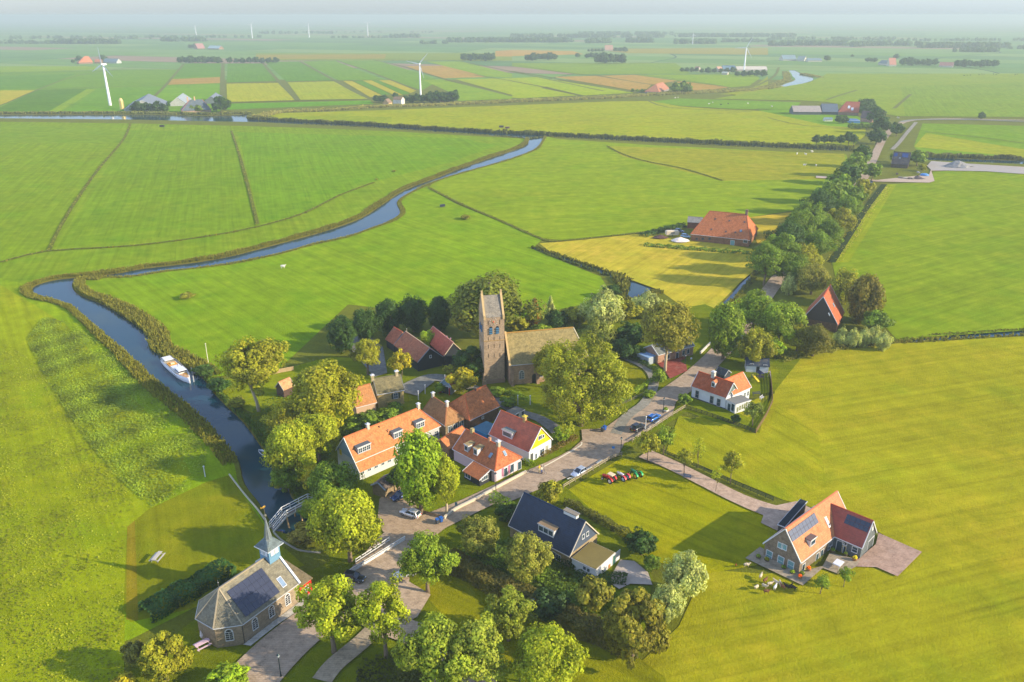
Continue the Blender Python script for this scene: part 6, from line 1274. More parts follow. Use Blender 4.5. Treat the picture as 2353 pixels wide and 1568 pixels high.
def weeds(name, label, pts, n, h, color, size, seed, gold=.05):
    P = [Vector(Z0(*p)) for p in pts]; q = np.array([p[:] for p in P]); r = np.random.default_rng(seed); lo, hi = q.min(0), q.max(0); C = []
    while len(C) < n:
        x, y = r.uniform(lo, hi); a, b = q, np.roll(q, -1, axis=0); c = (a[:, 1] > y) != (b[:, 1] > y)
        with np.errstate(divide='ignore', invalid='ignore'): xx = (b[:, 0]-a[:, 0])*(y-a[:, 1])/(b[:, 1]-a[:, 1])+a[:, 0]
        if (c & (x < xx)).sum() % 2:
            e_ = min(np.linalg.norm(a-np.array([x, y]), axis=1).min()/9, 1); nz = .5+.5*math.sin(x*.21+1.3*math.sin(y*.13))*math.cos(y*.17+.7*math.sin(x*.11))
            if r.random() < (.12+.88*nz)*(.3+.7*e_): C.append((x, y, r.uniform(.05, h)))
    C = np.array(C); o0 = C.mean(0); o0[2] = 0; d = r.normal(size=C.shape); d[:, 2] = abs(d[:, 2])+.6; d /= np.linalg.norm(d, axis=1)[:, None]
    me = leaf_mesh(name, C-o0, d, size*r.uniform(.5, 1.4, n), .5+.35*np.sin(C[:, 0]*.5)*np.cos(C[:, 1]*.37), 1.2, .5, seed); o = link(name, me, None, color); o.location = o0; tag(o, label, None, None, 'stuff')
weeds('tall_weeds', 'broad-leaved weeds on the left bank meadow', WEED, 36000, .4, (.16,.25,.03,1), .32, 41)
weeds('meadow_tufts', 'scattered tufts in the left foreground meadow', [(0,780),(90,840),(200,1000),(330,1180),(285,1240),(283,1568),(-40,1620)], 14000, .22, (.17,.22,.02,1), .28, 42)
weeds('garden_undergrowth', 'undergrowth in the garden below the blue roof', [(1050,1260),(1180,1240),(1330,1320),(1420,1370),(1490,1500),(1440,1490),(1200,1380),(1060,1310)], 9000, .7, (.07,.13,.03,1), .4, 43)
weeds('garden_undergrowth', 'leaf litter and shrubs at the bottom of the green', [(820,1520),(920,1500),(1000,1560),(980,1640),(820,1640)], 3000, .6, (.06,.08,.03,1), .4, 44)
weeds('garden_undergrowth', 'shrubby growth under the riverside trees', [(560,960),(640,900),(760,960),(760,1150),(680,1160),(640,1070)], 5000, .6, (.06,.12,.025,1), .4, 45)
# ================================================================== FAR FARMS
def farm(name, label, z, E0, E1, he, roofc, wallc=rgb(150,120,100), cat='farm building', mat='pantile', verge=None, **kw):
    h = House(name, label, z, E0, E1, he, cat=cat, ov=.4, iv=.25, **kw); h.walls(wallc); h.roof(roofc, mat, verge, None); return h
GRY = rgb(150,154,156); FR_ = (False, False)
h = farm('farm_barn', 'long grey farm barn with a white-edged gable beside the left wind turbine', T1, (1215,800), (1137,866), 3.0, rgb(120,130,138), rgb(190,190,184), W=None, E2=(1480,866), R1=(1315,768), verge=rgb(210,212,210), mat='steel_roof')
h = farm('farmhouse', 'farmhouse with a grey hipped roof edged in orange beside the left canal', T1, (1668,880), (1945,868), 2.6, rgb(96,108,120), rgb(180,150,130), W=17, R0=(1742,776), R1=(1860,776), gable=FR_, cat='farmhouse', mat='slate')
for p in ((1722,768),(1785,752)): h.chimney(p[0], p[1], 1.2, 3.0, rgb(220,180,140), None)
for c in [c for c in h.roof_o.children if c.name.startswith('hip')]: c.color = rgb(214,104,70); c.scale = (1, 1, 1)
farm('farmhouse', 'light grey gabled house left of the orange-edged farm roof', T1, (1618,770), (1560,812), 3.0, rgb(150,160,172), rgb(190,190,186), E2=(1690,826), R1=(1618,762), cat='farmhouse', mat='slate', verge=rgb(214,214,214))
farm('farm_barn', 'grey gabled barn right of the orange-edged farm roof', T1, (1925,752), (1875,790), 3.0, rgb(120,130,142), rgb(110,120,124), E2=(1988,806), R1=(1935,748), mat='steel_roof')
MB().lathe([(2.2,0),(2.2,9),(1.2,11),(0.2,11.6)], (0,0,0), 12).build('silo', 'metal', None, rgb(224,196,120)).location = (*T1(1125,866), 0)
tag(bpy.data.objects['silo'], 'pale yellow silo beside the white-edged grey barn', 'silo')
farm('farmhouse', 'far farmhouse with an orange hipped roof left of the wind turbine hub', T1, (722,436), (855,432), 3, rgb(216,120,84), W=20, R0=(775,376), R1=(815,378), gable=FR_, cat='farmhouse'); farm('farm_barn', 'small far orange-roofed barn behind the wind turbine hub', T1, (865,430), (925,430), 3, rgb(200,110,84), W=12, hr=8)
farm('farm_barn', 'far grey barn with a pale gable right of the wind turbine hub', T1, (945,428), (1070,430), 3, rgb(110,122,136), rgb(190,194,194), W=16, hr=9); farm('farm_barn', 'very distant pinkish barn in the upper left haze', T1, (1815,302), (1885,300), 3, rgb(190,120,120), W=24, hr=15); farm('farm_barn', 'very distant pale grey barn in the upper left haze', T1, (1905,304), (2010,306), 3, rgb(170,176,186), W=22, hr=10)
farm('farmhouse', 'white farmhouse among dark trees left of the middle wind turbine', T2, (1255,775), (1335,778), 5, rgb(150,110,90), rgb(225,222,214), W=9, hr=8, cat='farmhouse'); farm('farmhouse', 'small tan house left of the white farmhouse', T2, (1222,808), (1255,800), 3, rgb(150,110,90), rgb(216,180,130), W=8, hr=7, cat='farmhouse')
farm('farm_barn', 'low pinkish barn half hidden right of the middle wind turbine', T2, (1650,760), (1725,785), 2.5, rgb(200,170,150), W=8, hr=4.5)
farm('pyramid_farmhouse', 'distant pyramid-roofed farmhouse at the edge of the brown fields', T3, (1350,706), (1447,673), 2.5, rgb(190,112,84), rgb(140,130,130), E2=(1246,692), R0=(1325,618), R1=(1405,622), gable=FR_, cat='farmhouse')
for lab, a, b, W_, hr, c in (('pink-roofed farmhouse left of the right wind turbine', (1905,508), (1945,506), 14, 9, rgb(214,150,130)), ('wide grey-blue barn left of the right wind turbine', (1945,505), (2062,505), 26, 10, rgb(120,134,150)), ('long pale pink barn stretching right of the right wind turbine', (2068,500), (2350,500), 20, 8, rgb(224,190,180)), ('small orange-roofed house at the left of the distant farm belt', (1672,498), (1710,500), 10, 8, rgb(200,130,110)), ('white-fronted shed below the grey-blue barn', (1925,530), (1980,532), 8, 5, rgb(190,180,170)), ('far pinkish roof in the centre haze', (855,318), (930,318), 24, 15, rgb(204,140,120))): farm('farm_barn', lab, T3, a, b, 3, c, rgb(190,180,170), W=W_, hr=hr)
for lab, a, b, W_, hr, c in (('long grey barn at the left of the upper right farm', (140,405), (265,405), 30, 11, rgb(140,146,156)), ('cream-gabled barn in the upper right farm', (265,408), (335,410), 18, 10, rgb(150,150,150)), ('low grey sheds of the upper right farm', (370,415), (500,415), 20, 7, rgb(130,136,146)), ('pink-roofed distant farmhouse left of the right tree row', (1118,455), (1182,455), 16, 15, rgb(220,130,110)), ('dark barn just left of the pink-roofed distant farmhouse', (1010,440), (1105,448), 16, 9, rgb(120,120,124)), ('orange roofs between the two distant tree rows', (1570,462), (1700,466), 14, 9, rgb(206,124,112))): farm('farm_barn', lab, T4, a, b, 3, c, rgb(200,194,180), W=W_, hr=hr)
h = farm('farmhouse', 'large red-roofed farmhouse with two white skylights near the far road', T4, (645,890), (835,897), 3, rgb(190,92,72), W=19, R0=(722,795), R1=(868,795), gable=FR_, cat='farmhouse')
for p in ((745,845),(775,862)): h.skylight('n', p[0], p[1], 2.2, 3.4, rgb(225,225,220), rgb(210,214,214))
h = farm('farmhouse', 'brown-roofed house in front of the large red farm', T4, (848,945), (957,952), 3.5, rgb(120,90,90), rgb(190,150,130), W=9, R0=(862,880), R1=(965,880), cat='farmhouse')
farm('farm_barn', 'long low grey cattle shed left of the red farm', T4, (235,888), (495,890), 3, rgb(168,160,152), rgb(90,96,100), W=18, hr=8, mat='steel_roof'); farm('farm_barn', 'dark grey barn next to the red farmhouse roof', T4, (500,888), (650,890), 3, rgb(96,110,124), rgb(70,80,90), W=18, hr=10, mat='steel_roof'); farm('farm_barn', 'white shed in front of the grey cattle shed', T4, (525,955), (600,955), 2.4, rgb(130,140,150), rgb(215,215,210), W=6, hr=3.6)
Flat('farm_shed', 'blue-edged low annexe beside the brown-roofed house', T4, (750,968), (850,970), (750,950), 2.6, 'shed', rgb(120,150,180), rgb(90,140,180), 'boards')
# ================================================================== WIND TURBINES
def turbine(label, z, base, hub, angs, yaw, Rf=.46, white=rgb(214,216,216), k=1.0):
    P = z(*base); H = height_at(P, z.p(*hub)[1]); root = empty('wind_turbine', label, 'wind turbine', (P[0], P[1], 0), yaw)
    H = max(H, 30); b = H/48*k
    MB().lathe([(1.7*b, -.5), (1.7*b, .5), (.95*b, H-.9*b)], (0, 0, 0), 12).build('tower', 'paint', root, white, True)
    n = MB(); n.hexa([(-1.2*b, -1.0*b, H-1.0*b), (4.2*b, -.9*b, H-.8*b), (4.2*b, .9*b, H-.8*b), (-1.2*b, 1.0*b, H-1.0*b)], [(-1.2*b, -.9*b, H+1.0*b), (4.2*b, -.7*b, H+.8*b), (4.2*b, .7*b, H+.8*b), (-1.2*b, .9*b, H+1.0*b)]); n.build('nacelle', 'paint', root, white)
    hb = MB().ell((-1.9*b, 0, H), (1.3*b, 1.0*b, 1.0*b)).build('hub', 'paint', root, white, True); R = H*Rf
    for a in angs:
        a = math.radians(a); d = Vector((0, -math.cos(a), math.sin(a))); t = Vector((0, math.sin(a), math.cos(a))); c = Vector((-1.9*b, 0, H)); x = Vector((1, 0, 0)); m = MB(); secs = []
        for f, w, th in ((.02, .6, .5), (.18, 1.5, .35), (.5, 1.0, .22), (.95, .35, .08), (1.0, .12, .04)):
            p = c+d*R*f; w *= b; th *= b; secs.append([p-t*w*.4, p+x*th*.5, p+t*w*.8, p-x*th*.5])
        for A, B in zip(secs[:-1], secs[1:]): m.hexa(A, B)
        m.build('blade', 'paint', hb, white)
    return root
turbine('white wind turbine on the far left, tallest in the picture', T1, (1015,832), (945,452), (94,-42,205), math.radians(-115)+math.pi, .42, k=1.05)
turbine('middle wind turbine rising from a clump of dark trees', T2, (1515,757), (1500,448), (48,168,288), math.radians(80), .43, k=.9)
turbine('right wind turbine standing beside a farm with a long pale roof', T3, (2132,520), (2148,298), (62,182,302), math.radians(78), .5, k=1.0)
for lab, z, b, hb, an in (('leftmost faint wind turbine on the horizon', T1, (1805,192), (1793,98), 10), ('second faint wind turbine on the horizon', T1, (2320,212), (2308,90), 50), ('third faint wind turbine on the horizon, behind a low wood', T2, (490,205), (477,88), 80), ('fourth faint wind turbine on the horizon with visible blades', T2, (1030,195), (1018,75), 30), ('faint wind turbine on the horizon right of centre', T3, (1660,268), (1658,180), 95)):
    turbine(lab, z, b, hb, (an, an+120, an+240), math.radians(90), .42, k=1.3)
# ================================================================== VEHICLES
def wheel(par, x, y, r, w, rim, mat='metal', side=1):
    n = 16; V = MB(); k = []
    pr = [(r*.62, -w/2), (r*.94, -w/2), (r, -w*.3), (r, w*.3), (r*.94, w/2), (r*.62, w/2)]
    base = len(V.v)
    for q, yy in pr:
        for j in range(n): a = 2*math.pi*j/n; V.v.append((x+q*math.cos(a), y+yy, r+q*math.sin(a)))
    for i in range(len(pr)-1):
        for j in range(n): a = i*n+j; b = i*n+(j+1) % n; V.f.append([a, b, b+n, a+n])
    o = V.build('wheel', 'rubber', par, (.02, .02, .02, 1)); R = MB(); q = r*.62
    for s in (-1, 1):
        ring = [(x+q*math.cos(2*math.pi*j/n), y+s*w*.38, r+q*math.sin(2*math.pi*j/n)) for j in range(n)]; c = [(x+q*.3*math.cos(2*math.pi*j/n), y+s*w*.5, r+q*.3*math.sin(2*math.pi*j/n)) for j in range(n)]
        for j in range(n): R.poly([ring[j], ring[(j+1) % n], c[(j+1) % n], c[j]])
        R.poly(c)
    R.build('rim', mat, o, rim); return o
def loft(m, secs):
    k = len(m.v); n = len(secs[0])
    for s in secs: m.v += [tuple(p) for p in s]
    for i in range(len(secs)-1):
        for j in range(n): a = k+i*n+j; b = k+i*n+(j+1) % n; m.f.append([a, b, b+n, a+n])
    m.f.append([k+j for j in range(n)][::-1]); m.f.append([k+(len(secs)-1)*n+j for j in range(n)]); return m
def car(name, label, z, rear, front, color, style='hatch', L=4.2, cat='car', plate=True):
    A, B = Vector(z(*rear)), Vector(z(*front)); c = (A+B)/2; d = (B-A).normalized(); root = empty(name, label, cat, (c.x, c.y, fz0), math.atan2(d.y, d.x)); w = .88; h = {'hatch': 1.48, 'wagon': 1.46, 'suv': 1.72}[style]; m = MB()
    def sec(x, hw, z0, z1): return [(x, -hw*.93, z0), (x, -hw, (z0+z1)*.5), (x, -hw*.94, z1-.06), (x, -hw*.78, z1), (x, hw*.78, z1), (x, hw*.94, z1-.06), (x, hw, (z0+z1)*.5), (x, hw*.93, z0)]
    bl = .94 if style == 'suv' else .84; hl = L/2
    loft(m, [sec(-hl, w*.86, .34, bl-.08), sec(-hl+.12, w*.95, .26, bl+.04), sec(-hl*.5, w, .22, bl+.06), sec(0, w, .22, bl+.04), sec(hl*.42, w, .22, bl), sec(hl*.8, w*.95, .24, bl-.14), sec(hl-.08, w*.86, .28, bl-.24), sec(hl, w*.74, .34, bl-.36)])
    body = m.build('body', 'car_paint', root, color, True); m = MB()
    xr = {'hatch': -hl+.12, 'wagon': -hl+.10, 'suv': -hl+.10}[style]; xf = hl*.44
    def g(x, hw, zz): return [(x, -hw, zz), (x, hw, zz)]
    m.hexa([(xr, -w*.9, bl-.02), (xf, -w*.88, bl-.04), (xf, w*.88, bl-.04), (xr, w*.9, bl-.02)], [(xr+.42, -w*.70, h-.05), (xf-.95, -w*.70, h-.05), (xf-.95, w*.70, h-.05), (xr+.42, w*.70, h-.05)]); m.build('window_glass', 'glass', root, rgb(34,44,54))
    m = MB(); m.hexa([(xr+.36, -w*.73, h-.055), (xf-.92, -w*.73, h-.055), (xf-.92, w*.73, h-.055), (xr+.36, w*.73, h-.055)], [(xr+.5, -w*.66, h), (xf-1.05, -w*.66, h), (xf-1.05, w*.66, h), (xr+.5, w*.66, h)])
    for s in (-1, 1):
        for xa, xb in ((xr+.02, xr+.40), (xf-.01, xf-.93), ((xr+xf)/2-.1, (xr+xf)/2-.12), (xr+.75, xr+.8)): m.beam((xa, s*w*.9, bl), (xb, s*w*.72, h-.04), .09, .05)
    m.build('roof', 'car_paint', root, color)
    for x in (-hl*.62, hl*.60):
        for s in (-1, 1): wheel(root, x, s*(w-.10), .33 if style != 'suv' else .38, .22, rgb(150,152,156))
    for s in (-1, 1):
        MB().ell((hl-.10, s*w*.62, bl-.25), (.10, .20, .09)).build('headlight', 'glass', root, rgb(200,205,210)); MB().box(-hl-.02, -hl+.14, min(s*w*.60, s*w*.86), max(s*w*.60, s*w*.86), bl-.22, bl-.02).build('tail_light', 'plastic', root, rgb(170,26,22)); MB().box(xf-.55, xf-.35, min(s*w, s*(w+.17)), max(s*w, s*(w+.17)), bl-.02, bl+.10).build('mirror', 'car_paint', root, color)
    if plate:
        MB().box(-hl-.03, -hl+.01, -.26, .26, .48, .60).build('number_plate', 'plastic', root, rgb(220,180,30)); MB().box(hl-.02, hl+.02, -.26, .26, .36, .48).build('number_plate', 'plastic', root, rgb(220,180,30))
    if style == 'wagon':
        for s in (-1, 1): MB().tube([(xr+.6, s*w*.62, h+.05), (xf-1.15, s*w*.62, h+.05)], .03, 6).build('roof_rail', 'metal', root, rgb(150,152,156))
    return root
fz0 = fz[0]+.12
fz0 = rz[0]-.25+.003
car('parked_car', 'silver hatchback parked beside the field fence, windscreen facing left', Y1, (1850,560), (1600,700), rgb(176,186,200), 'hatch', 3.9)
car('parked_car', 'bright blue estate car parked by the planted tub', Z7, (1590,150), (1660,108), rgb(40,110,190), 'wagon', 4.4)
car('parked_car', 'black estate car parked behind the white pole', Z7, (1400,270), (1490,222), rgb(26,28,32), 'suv', 4.4)
car('parked_car', 'white estate car with roof rails in the parking place', Z2, (885,1478), (780,1442), rgb(210,210,208), 'wagon', 4.4)
car('parked_car', 'dark blue car in the shade beside the tan brick garage', Z2, (770,1285), (700,1315), rgb(20,50,96), 'hatch', 4.0)
car('parked_car', 'dark car at the lower end of the white bridge railing', Z1, (1560,868), (1660,885), rgb(30,36,46), 'hatch', 4.1)
car('parked_car', 'white car partly hidden behind the green tree near the bridge', Z1, (2110,830), (2040,850), rgb(206,208,210), 'hatch', 4.0)
car('parked_car', 'pale car under the feathery tree at the bottom', Y6, (930,365), (1010,385), rgb(190,200,206), 'hatch', 4.1)
car('parked_car', 'dark car on the avenue near the far barn', T5, (930,740), (960,760), rgb(40,50,60), 'hatch', 4.2)
def tractor(label, z, rear, front, c1, c2, rim, roof=None, seat=rgb(40,40,40)):
    A, B = Vector(z(*rear)), Vector(z(*front)); d = (B-A).normalized(); root = empty('tractor', label, 'tractor', (A.x+d.x*.9, A.y+d.y*.9, fz[0]+.004), math.atan2(d.y, d.x), 'old tractors on the lawn')
    for s in (-1, 1): wheel(root, -.75, s*.68, .66, .30, rim, 'paint'); wheel(root, 1.35, s*.55, .36, .18, rim, 'paint')
    m = MB(); loft(m, [[(x, -w, z0), (x, -w, z1-.1), (x, -w*.6, z1), (x, w*.6, z1), (x, w, z1-.1), (x, w, z0)] for x, w, z0, z1 in ((-.15, .26, .75, 1.32), (.9, .25, .72, 1.28), (1.65, .22, .70, 1.20), (1.75, .16, .74, 1.10))]); m.build('hood', 'car_paint', root, c1, True)
    MB().box(-1.0, 1.5, -.16, .16, .45, .76).build('chassis', 'metal', root, rgb(60,50,50)); MB().box(1.2, 1.5, -.5, .5, .34, .42).build('front_axle', 'metal', root, c1); MB().box(-.85, -.65, -.62, .62, .52, .78).build('rear_axle', 'metal', root, c1)
    for s in (-1, 1):
        f = MB(); pts = [Vector((-.75+.78*math.cos(a), 0, .66+.78*math.sin(a))) for a in [math.radians(q) for q in (20, 50, 80, 110, 140, 165)]]
        for a, b in zip(pts[:-1], pts[1:]): f.hexa([(a.x, s*.46, a.z), (a.x, s*.86, a.z), (a.x, s*.86, a.z+.04), (a.x, s*.46, a.z+.04)], [(b.x, s*.46, b.z), (b.x, s*.86, b.z), (b.x, s*.86, b.z+.04), (b.x, s*.46, b.z+.04)])
        f.build('mudguard', 'car_paint', root, c2)
    MB().box(-.85, -.45, -.22, .22, 1.02, 1.12).box(-.92, -.84, -.22, .22, 1.1, 1.4).build('seat', 'plastic', root, seat)
    st = MB(); st.tube([(-.05, 0, 1.2), (-.25, 0, 1.55)], .025, 6); st.lathe([(.20, -.02), (.22, 0), (.20, .02), (.17, 0)], (-.25, 0, 1.55), 12); st.build('steering_wheel', 'plastic', root, rgb(30,30,30)); MB().tube([(.9, .12, 1.2), (.9, .12, 1.85)], .035, 6).build('exhaust_pipe', 'metal', root, rgb(60,60,60))
    if roof:
        MB().hexa([(-1.25, -.62, 1.95), (.15, -.62, 2.0), (.15, .62, 2.0), (-1.25, .62, 1.95)], [(-1.2, -.55, 2.08), (.1, -.55, 2.12), (.1, .55, 2.12), (-1.2, .55, 2.08)]).build('roof', 'fabric', root, roof)
        for x, y in ((-1.15, -.55), (-1.15, .55), (.05, -.5), (.05, .5)): MB().beam((x, y, 1.1), (x, y, 2.0), .05).build('roof_post', 'metal', root, c1)
    return root
tractor('red tractor with a beige canopy, front of the three tractors', Y5, (870,740), (560,590), rgb(190,28,26), rgb(200,44,36), rgb(214,200,190), rgb(206,186,150)); tractor('red and white tractor with pale wheel rims between the other two', Y5, (1290,680), (980,500), rgb(214,208,206), rgb(210,60,66), rgb(170,190,200)); tractor('green tractor with yellow wheel rims', Y5, (1670,600), (1400,400), rgb(20,120,66), rgb(40,160,80), rgb(220,170,20))
# ================================================================== BOATS
def boat():
    A, B = Vector(T8(118, 395, -.3)), Vector(T8(345, 600, -.3)); L = (B-A).length; c = (A+B)/2; d = (B-A).normalized(); print('boat', L); root = empty('motor_cruiser', 'white steel motor cruiser with dark wheelhouse roof moored on the river', 'boat', (c.x, c.y, -.55), math.atan2(d.y, d.x)); h = L/2
    def s(x, w, zt): return [(x, -w*.75, -.3), (x, -w*.95, .35), (x, -w, zt), (x, w, zt), (x, w*.95, .35), (x, w*.75, -.3)]
    W_ = 1.75; loft(MB(), [s(-h, W_*.82, 1.15), s(-h*.7, W_*.96, 1.1), s(-h*.2, W_, 1.1), s(h*.35, W_*.93, 1.25), s(h*.7, W_*.62, 1.5), s(h*.92, W_*.22, 1.72), s(h, .04, 1.8)]).build('hull', 'paint', root, rgb(205,206,204), True)
    MB().hexa([(-h*.97, -W_*.78, 1.10), (h*.3, -W_*.85, 1.24), (h*.3, W_*.85, 1.24), (-h*.97, W_*.78, 1.10)], [(-h*.97, -W_*.78, 1.17), (h*.3, -W_*.85, 1.31), (h*.3, W_*.85, 1.31), (-h*.97, W_*.78, 1.17)]).build('deck', 'wood', root, rgb(186,176,150))
    MB().hexa([(h*.32, -W_*.8, 1.28), (h*.88, -.3, 1.66), (h*.88, .3, 1.66), (h*.32, W_*.8, 1.28)], [(h*.32, -W_*.8, 1.34), (h*.88, -.3, 1.72), (h*.88, .3, 1.72), (h*.32, W_*.8, 1.34)]).build('foredeck', 'wood', root, rgb(206,150,70))
    MB().box(-h*.18, h*.16, -1.2, 1.2, 1.2, 1.85).build('cabin', 'paint', root, rgb(206,206,202)); cb = MB().box(h*.18, h*.46, -1.05, 1.05, 1.3, 2.35).build('wheelhouse', 'paint', root, rgb(200,200,196))
    MB().box(h*.175, h*.465, -1.07, 1.07, 1.85, 2.22).build('window_band', 'glass', cb, rgb(26,32,38)); MB().hexa([(h*.14, -1.15, 2.36), (h*.50, -1.15, 2.36), (h*.50, 1.15, 2.36), (h*.14, 1.15, 2.36)], [(h*.17, -1.0, 2.48), (h*.47, -1.0, 2.48), (h*.47, 1.0, 2.48), (h*.17, 1.0, 2.48)]).build('wheelhouse_roof', 'paint', cb, rgb(206,208,208))
    MB().box(-h*.55, -h*.22, -1.1, 1.1, 1.16, 1.6).build('cockpit_bench', 'wood', root, rgb(214,150,60)); MB().box(-h*.42, -h*.34, -.5, .5, 1.6, 1.95).build('cockpit_table', 'wood', root, rgb(220,190,150))
    for i in range(5): MB().box(-h*.15+i*.8*L/13, -h*.15+i*.8*L/13+.4, -W_*.97, -W_*.9, .72, .92).build('porthole', 'glass', root, rgb(20,26,34))
    r = MB()
    for sg in (-1, 1):
        P = [(-h*.96, sg*W_*.8, 1.9), (-h*.6, sg*W_*.93, 1.85), (-h*.2, sg*W_*.95, 1.85), (h*.35, sg*W_*.85, 2.0), (h*.7, sg*W_*.55, 2.2), (h*.95, sg*.1, 2.45)]; r.tube(P, .035, 5); r.tube([(p[0], p[1], p[2]-.35) for p in P], .025, 5)
        for p in P: r.tube([p, (p[0], p[1], p[2]-.78)], .03, 5)
    r.tube([(-h*.96, -W_*.8, 1.9), (-h*.96, W_*.8, 1.9)], .035, 5); r.build('railing', 'metal', root, rgb(200,202,204))
    MB().hexa([(-h*.98, -1.2, 1.95), (-h*.62, -1.3, 1.95), (-h*.62, 1.3, 1.95), (-h*.98, 1.2, 1.95)], [(-h*.96, -1.1, 2.05), (-h*.66, -1.2, 2.05), (-h*.66, 1.2, 2.05), (-h*.96, 1.1, 2.05)]).build('aft_canopy', 'fabric', root, rgb(205,205,200))
    for x, y in ((-h*.95, -1.1), (-h*.95, 1.1), (-h*.65, -1.2), (-h*.65, 1.2)): MB().tube([(x, y, 1.15), (x, y, 1.96)], .03, 5).build('canopy_post', 'metal', root, rgb(190,190,190))
    MB().tube([(h*.1, 0, 2.3), (h*.1, 0, 3.8)], .04, 5).tube([(h*.1, -.5, 3.1), (h*.1, .5, 3.1)], .025, 5).build('mast', 'metal', root, rgb(60,64,70))
boat()
def rowboat(label, z, a, b, color, W_=.8):
    A, B = Vector(z(*a, -.4)), Vector(z(*b, -.4)); L = (B-A).length; c = (A+B)/2; d = (B-A).normalized(); root = empty('rowing_boat', label, 'boat', (c.x, c.y, -.55), math.atan2(d.y, d.x)); h = L/2
    def s(x, w, zt): return [(x, -w*.6, -.1), (x, -w, zt), (x, -w*.86, zt), (x, -w*.5, .08), (x, w*.5, .08), (x, w*.86, zt), (x, w, zt), (x, w*.6, -.1)]
    loft(MB(), [s(-h, W_*.75, .5), s(-h*.5, W_, .46), s(h*.2, W_*.95, .48), s(h*.75, W_*.5, .58), s(h, .06, .66)]).build('hull', 'paint', root, color)
    for x in (-h*.55, -.1, h*.4): MB().box(x-.14, x+.14, -W_*.8, W_*.8, .3, .36).build('thwart', 'wood', root, rgb(150,120,80))
rowboat('pale open boat moored at the grassy right bank', T8, (1120,1298), (990,1238), rgb(200,206,210), .95); rowboat('dark blue rowing boat under the end of the footbridge', Z1, (880,435), (975,430), rgb(60,90,130), .75)
# ================================================================== FENCES, WALLS, BRIDGES
PM = {}
def unit_box(mat):
    if mat not in PM: o = MB().box(-.5, .5, -.5, .5, -.5, .5).build('post', mat, None, (1, 1, 1, 1)); PM[mat] = o.data; bpy.data.objects.remove(o)
    return PM[mat]
def bar(name, par, a, b, w, h, color, mat='wood'):
    a, b = Vector(a), Vector(b); o = link(name, unit_box(mat), par, color); d = b-a; o.location = (a+b)/2; o.rotation_mode = 'QUATERNION'; o.rotation_quaternion = d.to_track_quat('X', 'Z'); o.scale = (d.length, w, h); return o
def fence(name, label, z, pts, gap, h, rails, color, pw=.12, rh=.12, cat='fence', group=None):
    P = [Vector(z(*p)) for p in pts]; o = P[0].copy(); root = empty(name, label, cat, (o.x, o.y, 0), 0, group); Q = []
    for a, b in zip(P[:-1], P[1:]):
        n = max(1, round((b-a).length/gap)); Q += [a.lerp(b, i/n) for i in range(n)]
    Q.append(P[-1]); Q = [q-o for q in Q]
    for q in Q: bar('post', root, (q.x, q.y, -.1), (q.x, q.y, h+.08), pw, pw, color)
    for a, b in zip(Q[:-1], Q[1:]):
        for r in rails: bar('rail', root, (a.x, a.y, h*r), (b.x, b.y, h*r), .05, rh, color)
    return root
WD = rgb(130,116,92); WDD = rgb(60,62,56)
fence('post_and_rail_fence', 'weathered two-rail fence along the street beside the parked silver car', Z7, [(590,915), (860,750), (1140,580), (1260,540)], 2.2, 1.1, (.95, .55), rgb(150,138,112), .16, .2)
fence('post_and_rail_fence', 'weathered fence along the street past the blue and black cars', Z6, [(500,1410), (720,1270), (960,1110), (1110,1020)], 2.2, 1.1, (.95, .55), rgb(150,138,112), .16, .2)
fence('post_and_rail_fence', 'dark rail fence along the meadow side of the white house garden', Z6, [(1110,1020), (1420,1120), (1660,1205), (1915,1305)], 1.6, 1.0, (.95, .6, .25), rgb(56,58,50), .12, .16)
fence('post_and_rail_fence', 'brown board fence round the far corner of the white house garden', Z6, [(1918,1308), (2040,1110), (2110,955), (2098,780), (2080,615)], 1.4, 1.2, (.95, .7, .45, .2), rgb(120,100,64), .14, .22)
fence('post_and_rail_fence', 'dark green rail fence between the driveway and the big meadow', Z0, [(1518,1040), (1600,1075), (1690,1115), (1776,1152)], 1.8, 1.0, (.95, .65, .35), rgb(52,66,46), .1, .14)
fence('post_and_rail_fence', 'thin dark fence above the dark blue roof along the tractor lawn', Z4, [(1035,130), (1180,215), (1300,280), (1425,345)], 1.6, 1.1, (.95, .55), rgb(60,54,44), .08, .08)
fence('plank_fence', 'pale timber fence left of the small orange-roofed shed', T8, [(1090,525), (1200,500), (1320,478)], 1.6, 1.2, (.95, .7, .45, .2), rgb(176,150,110), .12, .24)
fence('plank_fence', 'low brown fence between the parking place and the garden with two trees', Z2, [(875,1405), (970,1440), (1090,1475), (1140,1485)], 1.2, .9, (.9, .6, .3), rgb(110,92,72), .1, .2)
fence('post_and_rail_fence', 'low churchyard fence along the roadside hedge', Z6, [(265,1080), (330,1010), (480,940), (600,880), (780,790)], 2.0, .9, (.9, .5), rgb(110,104,92), .08, .08)
fence('gate', 'light field gate at the far bend of the farm track', T4, [(1185,945), (1205,950)], 2.5, 1.4, (.9, .6, .3), rgb(200,196,180), .2, .2, 'gate')
